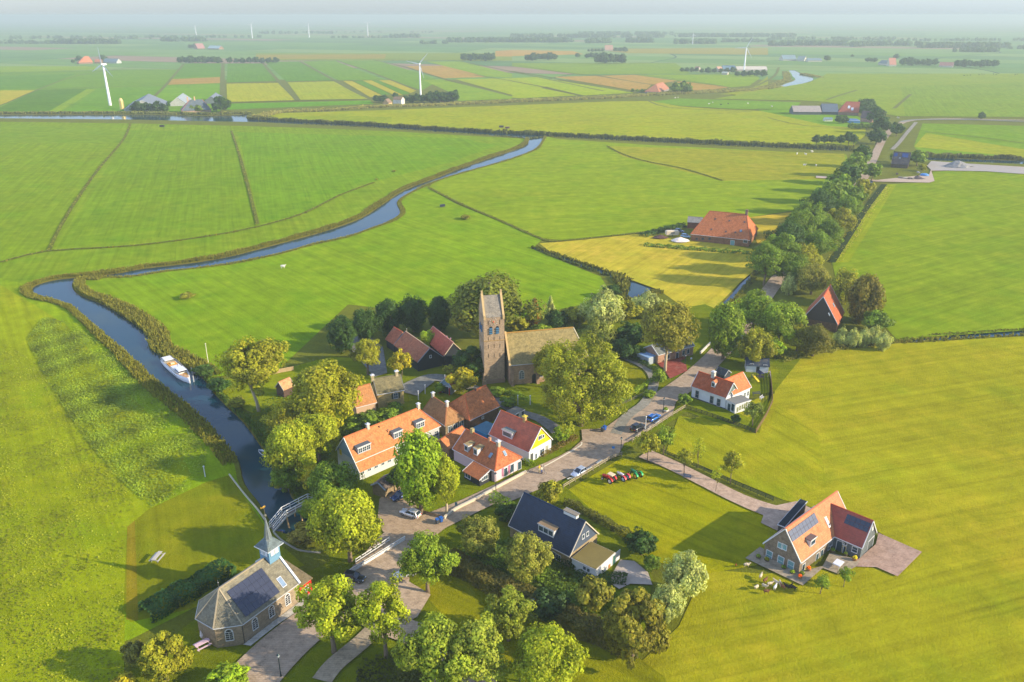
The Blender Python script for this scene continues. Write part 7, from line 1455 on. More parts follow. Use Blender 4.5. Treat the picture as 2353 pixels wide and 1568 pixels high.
def wall(name, label, z, pts, w, h, color, mat='stone', cap=None, cat='wall'):
    P = [Vector(z(*p)) for p in pts]; o = P[0].copy(); root = empty(name, label, cat, (o.x, o.y, 0))
    L = ribbon([(p-o)[:] for p in P], w, 3); n = len(L)//2; m = MB(); A, B = L[:n], L[n:][::-1]
    for i in range(n-1): m.hexa([(*A[i], -.1), (*B[i], -.1), (*B[i+1], -.1), (*A[i+1], -.1)], [(*A[i], h), (*B[i], h), (*B[i+1], h), (*A[i+1], h)])
    m.build('wall', mat, root, color)
    if cap:
        L = ribbon([(p-o)[:] for p in P], w+.1, 3); A, B = L[:n], L[n:][::-1]; m = MB()
        for i in range(n-1): m.hexa([(*A[i], h+.003), (*B[i], h+.003), (*B[i+1], h+.003), (*A[i+1], h+.003)], [(*A[i], h+.08), (*B[i], h+.08), (*B[i+1], h+.08), (*A[i+1], h+.08)])
        m.build('coping', 'stone', root, cap)
    return root
wall('garden_wall', 'long low cream garden wall along the street', Z2, [(1140,1490), (1250,1405), (1420,1320), (1610,1215), (1895,1062)], .35, .75, rgb(190,178,152), 'render', rgb(200,188,164))
wall('kerb_wall', 'curved white kerb wall before the brownish hedge', Z7, [(370,670), (480,610), (620,530), (740,460), (795,420), (800,390)], .3, .35, rgb(208,200,176), 'render')
wall('kerb_wall', 'straight white kerb wall beside the pinkish brick house', Z6, [(1280,395), (1340,335), (1410,268)], .4, .7, rgb(204,196,180), 'render')
wall('quay_wall', 'pale timber quay edge where the left bank meets the footbridge', Z0, [(527,1092), (560,1135), (590,1170), (612,1200)], .25, .35, rgb(170,164,140), 'wood')
wall('quay_wall', 'curved stone edge of the chapel lawn beside the water', Z1, [(870,425), (930,490), (1020,550), (1120,595), (1300,615)], .3, .2, rgb(140,136,120), 'stone')
for i, (a, b) in enumerate((((648,820), (715,800)), ((855,712), (892,695)), ((968,642), (1034,602)), ((1425,332), (1475,302)), ((1560,250), (1600,222)), ((1650,180), (1690,150)))):
    A, B = Z7(*a), Z7(*b); c = ((A[0]+B[0])/2, (A[1]+B[1])/2); o = MB().box(-1.0, 1.0, -.16, .16, 0, .22).build('kerb_block', 'stone', None, rgb(206,200,184), bevel=.03); o.location = (c[0], c[1], fz0); o.rotation_euler.z = math.atan2(B[1]-A[1], B[0]-A[0])
    tag(o, ['kerb block by the front of the silver car','kerb block by the rear of the silver car','kerb block just uphill of the silver car','kerb block before the black car','kerb block beside the black car','kerb block beside the blue car'][i]+' along the street fence', 'kerb block', 'kerb blocks along the street')
def footbridge():
    # arched white footbridge from the chapel bank over the river
    A, B, C_, D_ = Vector(Z1(850,400)), Vector(Z1(965,262, 2.2)), Vector(Z1(1205,135, 2.2)), Vector(Z1(1330,175))
    P = [(A, .1), (B, 2.3), (C_, 2.3), (D_, .3)]; o = A; root = empty('footbridge', 'white wooden footbridge with open railings rising steeply over the river', 'bridge', (o.x, o.y, 0)); w = .85
    print('bridge', (B-A).length, (C_-B).length)
    for (a, za), (b, zb) in zip(P[:-1], P[1:]):
        d = (b-a).normalized(); v = Vector((-d.y, d.x)); n = max(4, int((b-a).length/.28))
        for i in range(n):
            t = (i+.5)/n; c = a.lerp(b, t)-o; zz = za+(zb-za)*t; bar('plank', root, (c.x-v.x*w, c.y-v.y*w, zz), (c.x+v.x*w, c.y+v.y*w, zz), .24, .06, rgb(104,96,84))
        for s in (-1, 1):
            p, q = a+v*s*w-o, b+v*s*w-o; bar('beam', root, (p.x, p.y, za-.15), (q.x, q.y, zb-.15), .16, .3, rgb(200,196,184), 'paint')
            for hh in (.6, 1.15): bar('handrail', root, (p.x, p.y, za+hh), (q.x, q.y, zb+hh), .08, .11, rgb(225,225,220), 'paint')
            m = max(1, round((q-p).length/1.8))
            for i in range(m+1): t = i/m; c = p.lerp(q, t); zz = za+(zb-za)*t; bar('baluster', root, (c.x, c.y, zz), (c.x, c.y, zz+1.2), .09, .09, WHITE, 'paint')
    for t, dz in ((B, 2.2), (B.lerp(C_, .5), 2.2), (C_, 2.2)):
        d = (C_-B).normalized(); v = Vector((-d.y, d.x))
        for s in (-1, 1): c = t+v*s*w*.9-o; bar('pile', root, (c.x+v.x*s*.5, c.y+v.y*s*.5, -1.2), (c.x, c.y, dz), .22, .22, rgb(170,140,96))
footbridge()
def road_bridge():
    A, B = Vector(Z1(1570,815)), Vector(Z1(2078,505)); o = A; d = (B-A).normalized(); v = Vector((-d.y, d.x)); root = empty('bridge_railing', 'solid white bridge parapet beside the street, with a lighter rail fence behind it', 'bridge railing', (o.x, o.y, 0)); L = (B-A).length
    q = B-o; bar('parapet_panel', root, (0, 0, .45), (q.x, q.y, .45), .10, .7, WHITE, 'paint'); bar('handrail', root, (0, 0, 1.1), (q.x, q.y, 1.1), .16, .12, WHITE, 'paint'); bar('foot_rail', root, (0, 0, .05), (q.x, q.y, .05), .3, .14, rgb(190,186,176), 'stone')
    n = int(L/1.4)
    for i in range(n+1): c = (B-A)*(i/n); bar('post', root, (c.x, c.y, 0), (c.x, c.y, 1.16), .13, .13, WHITE, 'paint')
    A2, B2 = Vector(Z1(1625,715)), Vector(Z1(1935,512))
    for hh in (.5, 1.05): bar('rail', root, (*(A2-o), hh), (*(B2-o), hh), .07, .14, WHITE, 'paint')
    for i in range(8): c = A2.lerp(B2, i/7)-o; bar('post', root, (c.x, c.y, 0), (c.x, c.y, 1.15), .1, .1, WHITE, 'paint')
road_bridge()
# jetty by the boat
def jetty():
    A, B = Vector(T8(365,505)), Vector(T8(430,500)); o = A; root = empty('jetty', 'small grey wooden jetty beside the bow of the cruiser', 'jetty', (o.x, o.y, 0)); d = (B-A).normalized(); v = Vector((-d.y, d.x))
    for i in range(10): c = (B-A)*(i/9); bar('plank', root, (c.x-v.x*.6, c.y-v.y*.6, .1), (c.x+v.x*.6, c.y+v.y*.6, .1), .24, .05, rgb(140,134,124))
    for p in ((370,520), (378,575), (362,500)): c = Vector(T8(*p))-o; bar('mooring_pole', root, (c.x, c.y, -1), (c.x, c.y, 1.5), .2, .2, rgb(180,182,180))
jetty()
# ================================================================== STREET FURNITURE
def lamp(label, z, base, top=None, h=4.6, color=rgb(44,58,60)):
    P = z(*base); h = min(6.5, max(3.2, height_at(P, z.p(*top)[1]))) if top else h; root = empty('street_lamp', label, 'street lamp', (P[0], P[1], 0))
    MB().lathe([(.16, 0), (.16, .5), (.09, .7), (.06, h-.5), (.12, h-.45)], (0, 0, 0), 8).build('pole', 'metal', root, color); MB().lathe([(.14, h-.44), (.24, h-.05)], (0, 0, 0), 6).build('lantern', 'glass', root, rgb(180,190,190)); MB().lathe([(.28, h-.045), (.1, h+.14), (.03, h+.25)], (0, 0, 0), 6).build('lantern_cap', 'metal', root, color)
lamp('dark street lamp standing at the corner of the tractor lawn', Z7, (1248,520), (1262,325)); lamp('street lamp rising from the white planter by the blue car', Z6, (852,1085), (868,900)); lamp('street lamp at the bottom edge of the road', Z0, (646,1558), (646,1505)); lamp('street lamp between the two bright trees by the footpath', Y6, (597,355), (597,255)); lamp('street lamp against the bright tree at the bottom', Y6, (1562,612), (1565,485)); lamp('street lamp at the garden wall before the pink house', Z2, (1617,1238), (1612,1055)); lamp('street lamp by the brick terrace', Z6, (1105,520), (1108,400))
def pole(name, label, z, base, top, r, color, cat='pole'):
    P = z(*base); h = max(2.5, height_at(P, z.p(*top)[1])); root = empty(name, label, cat, (P[0], P[1], 0)); MB().lathe([(r, -.1), (r*.8, h)], (0, 0, 0), 8).build('shaft', 'paint', root, color); MB().ell((0, 0, h+.08), (r*1.6, r*1.6, r*1.2)).build('finial', 'paint', root, color); return root
pole('flagpole', 'white flagpole beside the black car', Z6, (646,1297), (650,1115), .12, WHITE); pole('flagpole', 'white pole alone in the meadow by the boat', T8, (515,402), (500,228), .12, rgb(206,200,170))
for l, z, b, t in (('white gatepost left of the little red-doored shed', Z2, (968,330), (966,285)), ('white gatepost at the lane below the red-doored shed', Z2, (905,385), (903,342)), ('white gatepost at the left of the churchyard gate', Z2, (1818,430), (1815,345)), ('white gatepost at the right of the churchyard gate', Z2, (1932,430), (1930,378)), ('small white bollard beside the hedge near the pink house garden', T8, (487,1480), (485,1448))): pole('gatepost', l, z, b, t, .13, WHITE, 'gatepost')
def bin_(label, z, p, color, lid):
    P = z(*p); root = empty('wheelie_bin', label, 'bin', (P[0], P[1], fz0), .6); MB().hexa([(-.24, -.27, .08), (.24, -.27, .08), (.24, .27, .08), (-.24, .27, .08)], [(-.30, -.36, 1.0), (.30, -.36, 1.0), (.30, .36, 1.0), (-.30, .36, 1.0)]).build('body', 'plastic', root, color); MB().box(-.32, .32, -.38, .40, 1.003, 1.09).build('lid', 'plastic', root, lid)
    for s in (-1, 1): wheel(root, s*.0+.0, s*.24, .1, .05, rgb(60,60,60))
bin_('blue-lidded bin, left of the pair by the garden wall', Z2, (1080,1535), rgb(60,66,72), rgb(30,90,170)); bin_('blue bin, right of the pair by the garden wall', Z2, (1114,1520), rgb(30,80,150), rgb(30,90,170)); bin_('dark bin of the pair below the churchyard tree', Z6, (158,1300), rgb(40,46,52), rgb(40,80,140)); bin_('blue bin of the pair below the churchyard tree', Z6, (182,1282), rgb(30,80,160), rgb(30,90,180)); bin_('green bin against the red porch of the chapel', Z1, (1122,1045), rgb(60,130,50), rgb(50,120,40))
def picnic(name, label, z, c, ang, color, S=1.0, cat='picnic table'):
    P = z(*c); root = empty(name, label, cat, (P[0], P[1], fz[0]), ang)
    for i in range(5): bar('plank', root, (-1.0*S, -.32+i*.16, .76), (1.0*S, -.32+i*.16, .76), .14, .05, color)
    for s in (-1, 1):
        for i in range(2): bar('seat_plank', root, (-1.0*S, s*(.72+i*.15), .46), (1.0*S, s*(.72+i*.15), .46), .13, .05, color)
        bar('cross_beam', root, (s*.75*S, -.85, .42), (s*.75*S, .85, .42), .06, .1, color)
        for t in (-1, 1): bar('leg', root, (s*.75*S, t*.65, 0), (s*.75*S, t*.25, .74), .06, .1, color)
picnic('picnic_table', 'grey wooden picnic table alone on the mown lawn behind the chapel', T7, (1612,330), 1.45, rgb(176,170,156), 1.3); picnic('picnic_table', 'pinkish picnic table beside the chapel apse', T7, (2075,1225), .75, rgb(206,176,182), 1.15)
def parasol(label, z, p, color, h=2.2, r=.25, cat='parasol'):
    P = z(*p); root = empty('folded_parasol', label, cat, (P[0], P[1], fz[0])); MB().lathe([(.03, 0), (.03, h)], (0, 0, 0), 8).build('pole', 'metal', root, rgb(170,170,170)); MB().lathe([(r*.5, h*.45), (r, h*.6), (.05, h*1.02)], (0, 0, 0), 8).build('canopy', 'fabric', root, color)
parasol('white folded parasol behind the pinkish picnic table', T7, (2072,1180), rgb(210,206,206))
def patio():
    P = Z3(1092,1085); root = empty('patio_table', 'white covered patio table in front of the salmon-roofed house', 'table', (P[0], P[1], rz[0]-.24), .8)
    MB().hexa([(-.95, -.7, .68), (.95, -.7, .68), (.95, .7, .68), (-.95, .7, .68)], [(-.9, -.66, .8), (.9, -.66, .8), (.9, .66, .8), (-.9, .66, .8)]).build('table_top', 'fabric', root, rgb(206,208,210))
    for x in (-.75, .75):
        for y in (-.5, .5): bar('leg', root, (x, y, 0), (x, y, .68), .07, .07, rgb(170,170,166), 'paint')
patio()
def planter(label, z, p, r, color, leaf, h=.5):
    P = z(*p); root = empty('planter', label, 'planter', (P[0], P[1], rz[0]-.25)); MB().lathe([(r*.8, 0), (r, h*.5), (r*1.05, h), (r*.85, h), (r*.8, h*.8)], (0, 0, 0), 12).build('tub', 'stone', root, color); q = np.random.default_rng(int(p[0])); n = 160; d = q.normal(size=(n, 3)); d[:, 2] = abs(d[:, 2]); d /= np.linalg.norm(d, axis=1)[:, None]
    o = link('plants', leaf_mesh('plants', d*r*.9*q.uniform(.5, 1, (n, 1))+np.array([0, 0, h]), d, np.full(n, .22), q.random(n), 1.3, .2, 3), root, leaf)
planter('round white planter at the foot of the street lamp', Z6, (880,1065), .75, rgb(210,208,200), TG['bright']); planter('orange flowering pot by the corner of the salmon-roofed house', Z3, (755,1135), .4, rgb(150,110,70), rgb(230,140,20)); planter('orange flowering pot at the gable corner of the salmon-roofed house', Z3, (655,1225), .35, rgb(150,110,70), rgb(226,120,20)); planter('yellow-green potted plant at the front of the red-roofed wing', Z3, (1285,1015), .45, rgb(150,110,70), rgb(190,190,50)); planter('green potted shrub beside the wing door', Z3, (1180,965), .35, rgb(90,80,60), TG['mid']); planter('green pot in the inner corner of the salmon-roofed house', Z3, (1030,925), .45, rgb(90,80,60), TG['green'])
for i, (x, y) in enumerate(((180,985), (275,1020), (470,1110), (570,1165), (680,1180))): tree('bush', 0, 0, 0, 'mid') if False else planter(['leftmost','second','middle','fourth','rightmost'][i]+' wall plant below the brick gable of the salmon-roofed house', Z3, (x, y), .45, rgb(90,80,60), [TG['mid'], TG['olive'], TG['green'], TG['bright'], TG['mid']][i], .25)
# sign by the street corner (blue and white), traffic mirror-like posts
def sign(label, z, p, color, h=1.9, w=.6, hh=.6):
    P = z(*p); root = empty('road_sign', label, 'sign', (P[0], P[1], 0)); MB().lathe([(.035, 0), (.035, h)], (0, 0, 0), 6).build('post', 'metal', root, rgb(150,154,158)); MB().box(-w/2, w/2, -.05, -.02, h-hh, h).build('sign_plate', 'plastic', root, color)
sign('blue sign at the street corner beside the lamp', Z7, (1160,508), rgb(40,130,200)); sign('small dark sign in front of the garden wall', Z2, (1252,1385), rgb(50,80,100), 1.6, .5, .8); sign('grey-blue sign board by the roadside hedge', Z6, (180,1225), rgb(90,90,110), 2.6, .6, .7); sign('small white sign by the brick terrace', Z6, (1172,500), rgb(200,214,220), 1.8, .5, .5)
# ================================================================== PLAY THINGS AND YARD CLUTTER
def slide():
    P = Y2(700,880); root = empty('garden_slide', 'yellow children slide in the white house garden', 'slide', (P[0], P[1], fz[0]), math.radians(-60))
    MB().hexa([(-1.2, -.28, 1.3), (1.3, -.28, .12), (1.3, .28, .12), (-1.2, .28, 1.3)], [(-1.2, -.28, 1.38), (1.3, -.28, .2), (1.3, .28, .2), (-1.2, .28, 1.38)]).build('chute', 'plastic', root, rgb(236,196,50))
    for y in (-.28, .28): bar('ladder_rail', root, (-1.35, y, 0), (-1.2, y, 1.6), .06, .06, rgb(40,60,110), 'plastic')
    for i in range(4): bar('rung', root, (-1.33+.03*i, -.28, .3+.3*i), (-1.33+.03*i, .28, .3+.3*i), .05, .05, rgb(40,60,110), 'plastic')
slide()
def playset():
    P = Y2(840,850); root = empty('climbing_frame', 'dark climbing frame with a pale roof behind the yellow slide', 'climbing frame', (P[0], P[1], fz[0]), .3)
    for x in (-.7, .7):
        for y in (-.7, .7): bar('post', root, (x, y, 0), (x, y, 2.0), .1, .1, rgb(50,46,60))
    MB().box(-.75, .75, -.75, .75, .9, 1.0).build('platform', 'wood', root, rgb(60,56,70)); MB().hexa([(-.85, -.85, 1.9), (.85, -.85, 1.9), (.85, .85, 1.9), (-.85, .85, 1.9)], [(-.05, -.85, 2.5), (.05, -.85, 2.5), (.05, .85, 2.5), (-.05, .85, 2.5)]).build('roof', 'fabric', root, rgb(50,54,80))
    bar('swing_beam', root, (.7, 0, 2.0), (3.0, 0, 2.0), .1, .1, rgb(160,150,150))
    for y in (-.7, .7): bar('swing_leg', root, (3.0, 0, 2.0), (3.0, y, 0), .08, .08, rgb(160,150,150))
playset()
def bench(label, z, p, ang, color, W_=1.6):
    P = z(*p); root = empty('garden_bench', label, 'bench', (P[0], P[1], fz[0]), ang)
    for i in range(3): bar('seat_plank', root, (-W_/2, -.2+i*.16, .45), (W_/2, -.2+i*.16, .45), .13, .04, color)
    for i in range(2): bar('back_plank', root, (-W_/2, .26, .62+i*.18), (W_/2, .26, .62+i*.18), .04, .13, color)
    for x in (-W_/2+.1, W_/2-.1): bar('leg', root, (x, -.2, 0), (x, -.2, .45), .06, .06, color); bar('leg', root, (x, .26, 0), (x, .26, .9), .06, .06, color)
bench('grey bench beside the driveway of the tractor lawn', Z7, (2010,810), -.35, rgb(110,120,134)); bench('white-grey garden chair set on the terrace of the white house', Y2, (900,1450), .8, rgb(180,178,176)); bench('dark bench on the terrace behind the white house', Y2, (740,1330), .2, rgb(60,64,74), 2.2)
def heap(label, z, p, rx, ry, h, color, mat='soil', ang=0.0, seed=3, name='gravel_heap', cat='heap'):
    P = z(*p); r = np.random.default_rng(seed); n = 20; m = MB(); rings = []
    for i in range(7):
        f = i/6; rr_ = (1-f)**.85; rings.append([(rx*rr_*math.cos(2*math.pi*j/n)*(1+.1*r.normal()), ry*rr_*math.sin(2*math.pi*j/n)*(1+.1*r.normal()), h*f*(1+.05*r.normal())-.02) for j in range(n)])
    loft(m, rings); o = m.build(name, mat, None, color); o.location = (P[0], P[1], fz[0]); o.rotation_euler.z = ang; tag(o, label, cat); return o
heap('large grey gravel heap on the yard by the far canal', T5, (1740,598), 9, 6, 4.0, rgb(136,134,130)); heap('white rubble heap beside the pyramid farmhouse', T6, (860,822), 4.2, 2.8, 1.6, rgb(220,206,190), seed=5); heap('dark brown heap at the left of the farmhouse yard', T6, (600,780), 3.5, 2.2, 1.2, rgb(90,66,60), seed=6); heap('low soil heap in the barn garden', Y4, (1370,830), 4, 2.5, 1.8, rgb(90,80,80), seed=8)
def caravan(label, z, p, ang, color, L=4.2, h=2.2):
    P = z(*p); root = empty('caravan', label, 'caravan', (P[0], P[1], fz[0]), ang); loft(MB(), [[(x, -w, z0), (x, -w, z1-.2), (x, -w*.8, z1), (x, w*.8, z1), (x, w, z1-.2), (x, w, z0)] for x, w, z0, z1 in ((-L/2, .9, .7, h-.3), (-L/2+.4, 1.0, .45, h), (L/2-.5, 1.0, .45, h), (L/2, .9, .8, h-.5))]).build('body', 'paint', root, color)
    for s in (-1, 1): wheel(root, 0, s*.95, .3, .2, rgb(150,150,150))
    MB().box(-.9, .9, -1.03, -1.0, 1.2, 1.7).build('window', 'glass', root, rgb(60,70,80)); bar('drawbar', root, (L/2, 0, .5), (L/2+1.1, 0, .45), .1, .1, rgb(90,90,90))
caravan('cream caravan in the yard of the pyramid farmhouse', T6, (755,755), .1, rgb(206,190,160), 6.0, 2.4)
car('parked_car', 'dark blue car beside the pyramid farmhouse wall', T6, (800,705), (900,715), rgb(30,60,100), 'suv', 4.4); car('parked_car', 'blue-grey car left of the pyramid farmhouse gable', T6, (900,775), (970,785), rgb(120,160,180), 'suv', 4.4)
def tent(label, z, p, r, h, color):
    P = z(*p); o = MB().lathe([(r, 0), (r*.96, h*.5), (r*.6, h*.9), (r*.1, h)], (0, 0, 0), 12).build('covered_pool', 'plastic', None, color, True); o.location = (P[0], P[1], fz[0]); tag(o, label, 'pool')
tent('round blue and white covered pool beside the gravel track', Y4, (1530,755), 2.6, 1.2, rgb(70,130,190))
def pallet(label, z, p, ang, color, L=2.4, W_=1.2, h=.9, name='crate_stack', cat='crates'):
    P = z(*p); root = empty(name, label, cat, (P[0], P[1], fz[0]), ang)
    for k in range(int(h/.3)):
        for i in range(4): bar('board', root, (-L/2, -W_/2+W_*(i+.5)/4, .14+k*.3), (L/2, -W_/2+W_*(i+.5)/4, .14+k*.3), W_/5, .12, color)
    return root
for i, (p, c) in enumerate((((980,815), rgb(130,126,120)), ((1090,825), rgb(180,176,166)), ((1180,835), rgb(110,100,96)), ((1270,840), rgb(170,160,140)), ((900,735), rgb(90,80,84)), ((1390,700), rgb(170,170,166)))): pallet(['leftmost timber stack by the gravel track','pale timber stack second from the left by the gravel track','dark timber stack in the middle by the gravel track','tan timber stack by the gravel track','dark stack at the corner of the barn garden','grey stack beside the covered pool'][i], Y4, p, .1+i*.3, c)
for l, z, p, a, c in (('open trailer with dark load in the pasture beyond the canal bend', T1, (1490,1030), 0, rgb(70,60,66)), ('dark shed-like trailer in the far yellow field', T2, (2255,1035), 0, rgb(80,70,80)), ('small grey trough in the meadow right of the river', Z0, (1017,477), .5, rgb(60,66,80)), ('brown feed box in the far yellow field', T2, (2310,1045), 0, rgb(120,90,84))): pallet(l, z, p, a, c, 4 if z is not Z0 else 2.6, 2 if z is not Z0 else 1.4, 1.6 if z is not Z0 else 1.2, 'field_trailer', 'trailer')
def greenhouse(label, z, p, ang):
    P = z(*p); root = empty('greenhouse', label, 'greenhouse', (P[0], P[1], 0), ang); L, W_ = 3.2, 2.2
    for x in (-L/2, 0, L/2):
        for y in (-W_/2, W_/2): bar('frame_post', root, (x, y, 0), (x, y, 1.7), .06, .06, rgb(180,186,190), 'paint'); bar('rafter', root, (x, y, 1.7), (x, 0, 2.4), .06, .06, rgb(180,186,190), 'paint')
    for s in (-1, 1):
        q = [(-L/2, s*W_/2, 1.7), (L/2, s*W_/2, 1.7), (L/2, 0, 2.4), (-L/2, 0, 2.4)]; MB().hexa(q, [(a, b+s*.01, c+.02) for a, b, c in q]).build('roof_pane', 'glass', root, rgb(150,180,190)); MB().box(-L/2, L/2, s*W_/2-.01, s*W_/2+.01, 0, 1.68).build('side_pane', 'glass', root, rgb(140,170,180))
greenhouse('pale greenhouse half hidden by the tree at the garden hedge', Z4, (725,1020), .5)
# ================================================================== ANIMALS AND PEOPLE
def sheep_proto():
    root = empty('sheep', None, 'sheep'); m = MB(); m.ell((0, 0, .55), (.52, .28, .30), 10, 7); m.ell((-.40, 0, .56), (.2, .24, .26), 8, 5); m.ell((.34, 0, .62), (.24, .22, .24), 8, 5); m.tube([(.4, 0, .68), (.58, 0, .84)], [.15, .11], 7); m.ell((.68, 0, .86), (.16, .085, .095), 8, 5)
    for s in (-1, 1):
        m.ell((.60, s*.13, .91), (.04, .09, .03), 6, 4)
        m.tube([(.30, s*.15, .5), (.31, s*.14, .26), (.30, s*.14, 0)], [.075, .04, .045], 6); m.tube([(-.36, s*.15, .5), (-.30, s*.15, .34), (-.42, s*.14, .2), (-.38, s*.14, 0)], [.1, .06, .04, .045], 6)
    m.tube([(-.55, 0, .66), (-.66, 0, .45)], [.06, .03], 5)
    o = m.build('fleece', 'wool', root, rgb(190,178,154), True); return root
sp = sheep_proto(); first = True
SHP = [(45,1092,'pale','lone sheep at the left near the brick gable'),(205,1222,'pale','pale sheep standing apart at the top left of the flock'),(255,1270,'brown','brown sheep at the upper left of the flock'),(380,1290,'pale','pale sheep at the top of the flock'),(310,1312,'pale','pale sheep in the middle left of the flock'),(250,1338,'pale','pale sheep at the lower left of the flock'),(155,1350,'pale','pale sheep furthest left in the flock'),(370,1350,'white','whitest sheep in the middle of the flock'),(432,1315,'pale','pale sheep at the shadow edge of the flock'),(458,1345,'brown','light brown sheep in the middle right of the flock'),(500,1338,'dark','dark sheep left of the dark trio'),(545,1345,'dark','dark sheep in the middle of the dark trio'),(582,1355,'dark','dark sheep at the right end of the flock'),(272,1398,'brown','brown sheep at the bottom of the flock')]
SC_ = {'pale': rgb(196,180,150), 'white': rgb(214,208,196), 'brown': rgb(120,84,56), 'dark': rgb(60,52,46)}
def place_sheep(P, ang, c, label, group, s=1.0):
    global first
    o = sp if first else copy_tree(sp); first = False; o.location = (P[0], P[1], fz[0]); o.rotation_euler.z = ang; o.scale = (s, s, s); o['label'] = label; o['group'] = group
    for ch in o.children: ch.color = c
for i, (x, y, c, l) in enumerate(SHP): place_sheep(Z3(x, y), random.uniform(0, 6.28), SC_[c], l, 'flock of sheep by the salmon-roofed house', .9)
for i, (z, p, l) in enumerate(((Z0, (651,619), 'lone white sheep in the middle of the big meadow'), (T5, (265,488), 'white sheep at the left of the far pasture'), (T5, (345,492), 'second white sheep of the far pasture'), (T5, (403,468), 'white sheep nearest the far canal'), (T5, (440,595), 'white sheep between the long tree shadows'), (T5, (335,592), 'white sheep left of the long tree shadows'), (T3, (1500,768), 'left white sheep on the second canal bank'), (T3, (1525,766), 'right white sheep on the second canal bank'), (T4, (35,848), 'white sheep left of the cattle shed'))): place_sheep(z(*p), i*1.1, SC_['white'], l, 'sheep in the far pastures', 1.6)
CW = [(1800,562),(1830,560),(1860,558),(1940,552),(1965,550),(1985,552),(2070,548),(2095,554),(2270,555),(2290,552)]
def cow_proto():
    root = empty('cow', None, 'cow'); m = MB(); m.ell((0, 0, 1.0), (.85, .38, .42), 10, 7); m.tube([(.7, 0, 1.1), (1.15, 0, 1.35)], [.28, .18], 7); m.ell((1.35, 0, 1.32), (.30, .14, .16), 8, 5)
    for s in (-1, 1): m.tube([(.55, s*.22, .9), (.56, s*.22, .45), (.55, s*.22, 0)], [.16, .08, .09], 6); m.tube([(-.6, s*.22, .95), (-.52, s*.22, .6), (-.68, s*.22, .42), (-.62, s*.22, 0)], [.2, .12, .08, .09], 6)
    m.build('body', 'wool', root, rgb(40,38,36), True); return root
cp = cow_proto(); f2 = True
for i, p in enumerate(CW):
    o = cp if f2 else copy_tree(cp); f2 = False; P = T4(*p); o.location = (P[0], P[1], fz[0]); o.rotation_euler.z = i*.8; o['label'] = OR[i]+' dark cow from the left in the distant herd on the right'; o['group'] = 'distant herd of dark cows'
for i, (z, p) in enumerate(((T3, (1808,825)), (T3, (1845,812)), (T3, (1920,832)), (T3, (2168,820)), (T3, (1985,822)))):
    o = copy_tree(cp); P = z(*p); o.location = (P[0], P[1], fz[0]); o.rotation_euler.z = i*1.3; o['label'] = ['first','second','third','fourth','fifth'][i]+' animal grazing in the bright strip between the canals'; o['group'] = 'animals in the bright strip'
    for ch in o.children: ch.color = [rgb(210,205,195), rgb(200,190,180), rgb(40,38,36), rgb(214,210,200), rgb(90,70,60)][i]
def person(label, P, ang, jacket, trousers, hair, arm_f=.35, z0=0.0):
    root = empty('person', label, 'person', (P[0], P[1], z0), ang)
    V = [(0,0,.98),(0,0,1.2),(0,0,1.42),(0,0,1.5),(.02,0,1.6),(.02,0,1.72), (0,.2,1.40),(arm_f*.4,.24,1.16),(arm_f,.22,1.02), (0,-.2,1.40),(arm_f*.4,-.24,1.16),(arm_f,-.22,1.02), (0,.1,.9),(.05,.11,.5),(0,.11,.08),(.14,.11,.03), (0,-.1,.9),(-.06,-.11,.5),(-.12,-.11,.08),(.02,-.11,.03)]
    Eg = [(0,1),(1,2),(2,3),(3,4),(4,5),(2,6),(6,7),(7,8),(2,9),(9,10),(10,11),(0,12),(12,13),(13,14),(14,15),(0,16),(16,17),(17,18),(18,19)]
    Rd = [.15,.15,.16,.06,.10,.08,.075,.055,.04,.075,.055,.04,.10,.075,.05,.045,.10,.075,.05,.045]
    me = bpy.data.meshes.new('body'); me.from_pydata(V, Eg, []); me.materials.append(M['fabric']); o = link('body', me, root, jacket); sk = o.modifiers.new('skin', 'SKIN')
    for i, d in enumerate(me.skin_vertices[0].data): d.radius = (Rd[i], Rd[i]); d.use_root = (i == 0)
    sb = o.modifiers.new('sub', 'SUBSURF'); sb.levels = sb.render_levels = 1
    MB().ell((.02, 0, 1.66), (.105, .09, .125), 10, 7).ell((.125, 0, 1.65), (.02, .015, .02), 5, 4).build('face', 'skin', root, rgb(206,160,130), True); MB().ell((-.015, 0, 1.70), (.115, .1, .12), 10, 7).build('hair', 'fabric', root, hair, True)
    t = MB(); t.tube([(0, .09, .98), (.05, .11, .5), (0, .11, .1)], [.13, .095, .075], 8); t.tube([(0, -.09, .98), (-.06, -.11, .5), (-.12, -.11, .1)], [.13, .095, .075], 8); t.build('trousers', 'fabric', root, trousers, True)
    for y, x in ((.11, .06), (-.11, -.05)): MB().ell((x, y, .05), (.14, .06, .06), 8, 5).build('shoe', 'rubber', root, DARK)
    h = MB()
    for s in (-1, 1):
        h.ell((arm_f+.03, s*.22, 1.0), (.045, .025, .04), 6, 4)
        for k in range(4): h.tube([(arm_f+.05, s*(.205+.012*k), 1.0), (arm_f+.10, s*(.205+.012*k), .975)], .009, 4)
        h.tube([(arm_f+.03, s*.195, 1.01), (arm_f+.06, s*.17, 1.0)], .01, 4)
    h.build('hand', 'skin', root, rgb(206,160,130)); return root
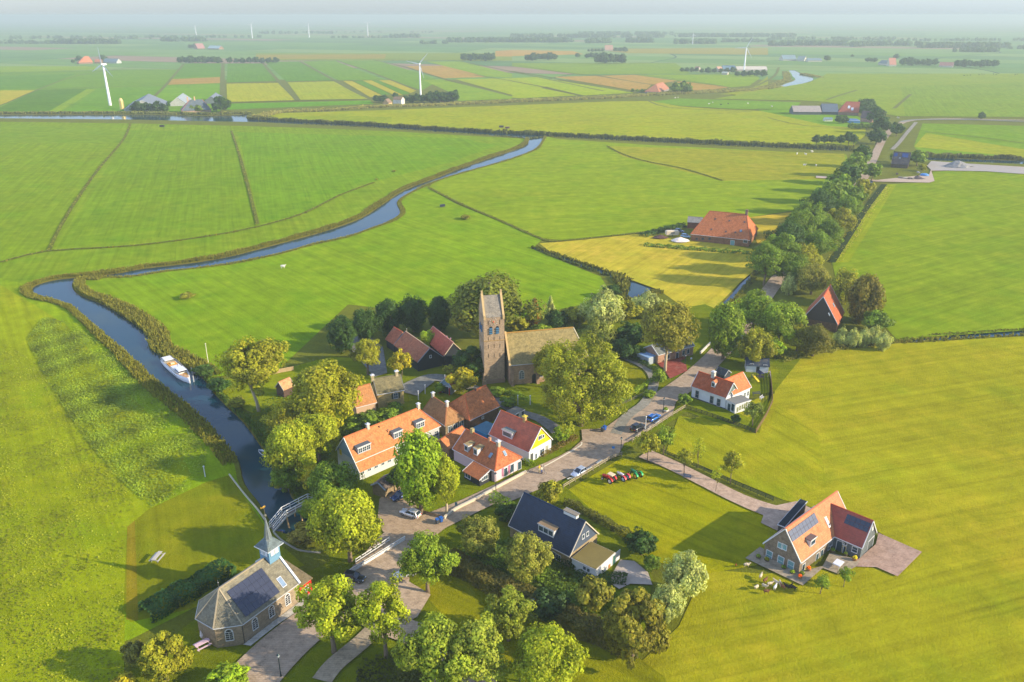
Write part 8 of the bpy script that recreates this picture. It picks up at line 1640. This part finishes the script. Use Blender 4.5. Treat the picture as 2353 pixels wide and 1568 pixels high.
def bicycle(label, P, ang, color, z0=0.0):
    root = empty('bicycle', label, 'bicycle', (P[0], P[1], z0), ang)
    for x in (-.52, .52):
        m = MB(); n = 18
        for q, yy in ((.33, -.02), (.35, 0), (.33, .02), (.31, 0)):
            for j in range(n): a = 2*math.pi*j/n; m.v.append((x+q*math.cos(a), yy, .35+q*math.sin(a)))
        for i in range(4):
            for j in range(n): a = i*n+j; b = i*n+(j+1) % n; c = ((i+1) % 4)*n; m.f.append([a, b, c+(j+1) % n, c+j])
        w = m.build('wheel', 'rubber', root, (.02, .02, .02, 1)); s = MB()
        for j in range(9): a = math.pi*j/9; s.beam((x-.31*math.cos(a), 0, .35-.31*math.sin(a)), (x+.31*math.cos(a), 0, .35+.31*math.sin(a)), .008)
        s.build('spokes', 'metal', w, rgb(180,180,180))
    f = MB(); 
    for a, b in (((-.52,0,.35),(-.1,0,.32)), ((-.1,0,.32),(-.22,0,.85)), ((-.52,0,.35),(-.22,0,.8)), ((-.2,0,.75),(.38,0,.8)), ((-.1,0,.32),(.40,0,.7)), ((.36,0,.95),(.52,0,.35))): f.tube([a, b], .022, 6)
    f.build('frame', 'car_paint', root, color); MB().hexa([(-.36,-.09,.88),(-.08,-.03,.88),(-.08,.03,.88),(-.36,.09,.88)], [(-.36,-.09,.93),(-.08,-.03,.93),(-.08,.03,.93),(-.36,.09,.93)]).build('saddle', 'plastic', root, DARK)
    MB().tube([(.2,-.28,1.02),(.34,-.2,1.05),(.36,0,1.0),(.34,.2,1.05),(.2,.28,1.02)], .02, 6).build('handlebar', 'metal', root, rgb(150,150,150))
zr_ = rz[0]-.245
person('person in a yellow jacket standing with a bicycle by the short hedge', Y1(520,560), 2.2, rgb(230,180,40), rgb(206,196,150), rgb(200,150,60), z0=zr_); person('person in a cream jacket beside the one in yellow', Y1(590,600), 2.6, rgb(214,206,170), rgb(80,90,130), rgb(130,100,70), z0=zr_)
bicycle('bicycle held by the person in the yellow jacket', Y1(650,600), 2.4, rgb(170,170,170), zr_); bicycle('dark bicycle parked at the end of the garden wall', Y1(220,590), .6, rgb(40,50,60), zr_); bicycle('light bicycle behind the two people at the short hedge', Y1(640,480), 2.0, rgb(210,210,200), zr_)
for i, (x, y) in enumerate(((1720,1095), (1750,1078), (1780,1100))): bicycle(['left','middle','right'][i]+' dark bicycle of those leaning by the pink house', Z2(x, y), 1.2+i*.2, rgb(40,44,52), zr_)
# standing birds / fox-like small red animals left of the flock are hens
def hen(label, P, ang, c):
    root = empty('hen', label, 'hen', (P[0], P[1], fz[0]), ang, 'brown hens on the lawn'); m = MB(); m.ell((0, 0, .28), (.22, .14, .15), 8, 6); m.tube([(.12, 0, .34), (.2, 0, .5)], [.07, .05], 6); m.ell((.22, 0, .54), (.06, .045, .05), 6, 5); m.tube([(-.16, 0, .33), (-.3, 0, .5)], [.08, .04], 5); m.tube([(0, .05, .2), (0, .05, 0)], .015, 4); m.tube([(0, -.05, .2), (0, -.05, 0)], .015, 4); m.build('body', 'wool', root, c, True)
hen('reddish hen above the flock, left of the gravel edge', Z3(45,1040) if False else Z0(1690,1306), 1, rgb(130,70,40)); hen('second reddish hen beside the terrace edge', Z0(1716,1303), 2.4, rgb(150,90,50))
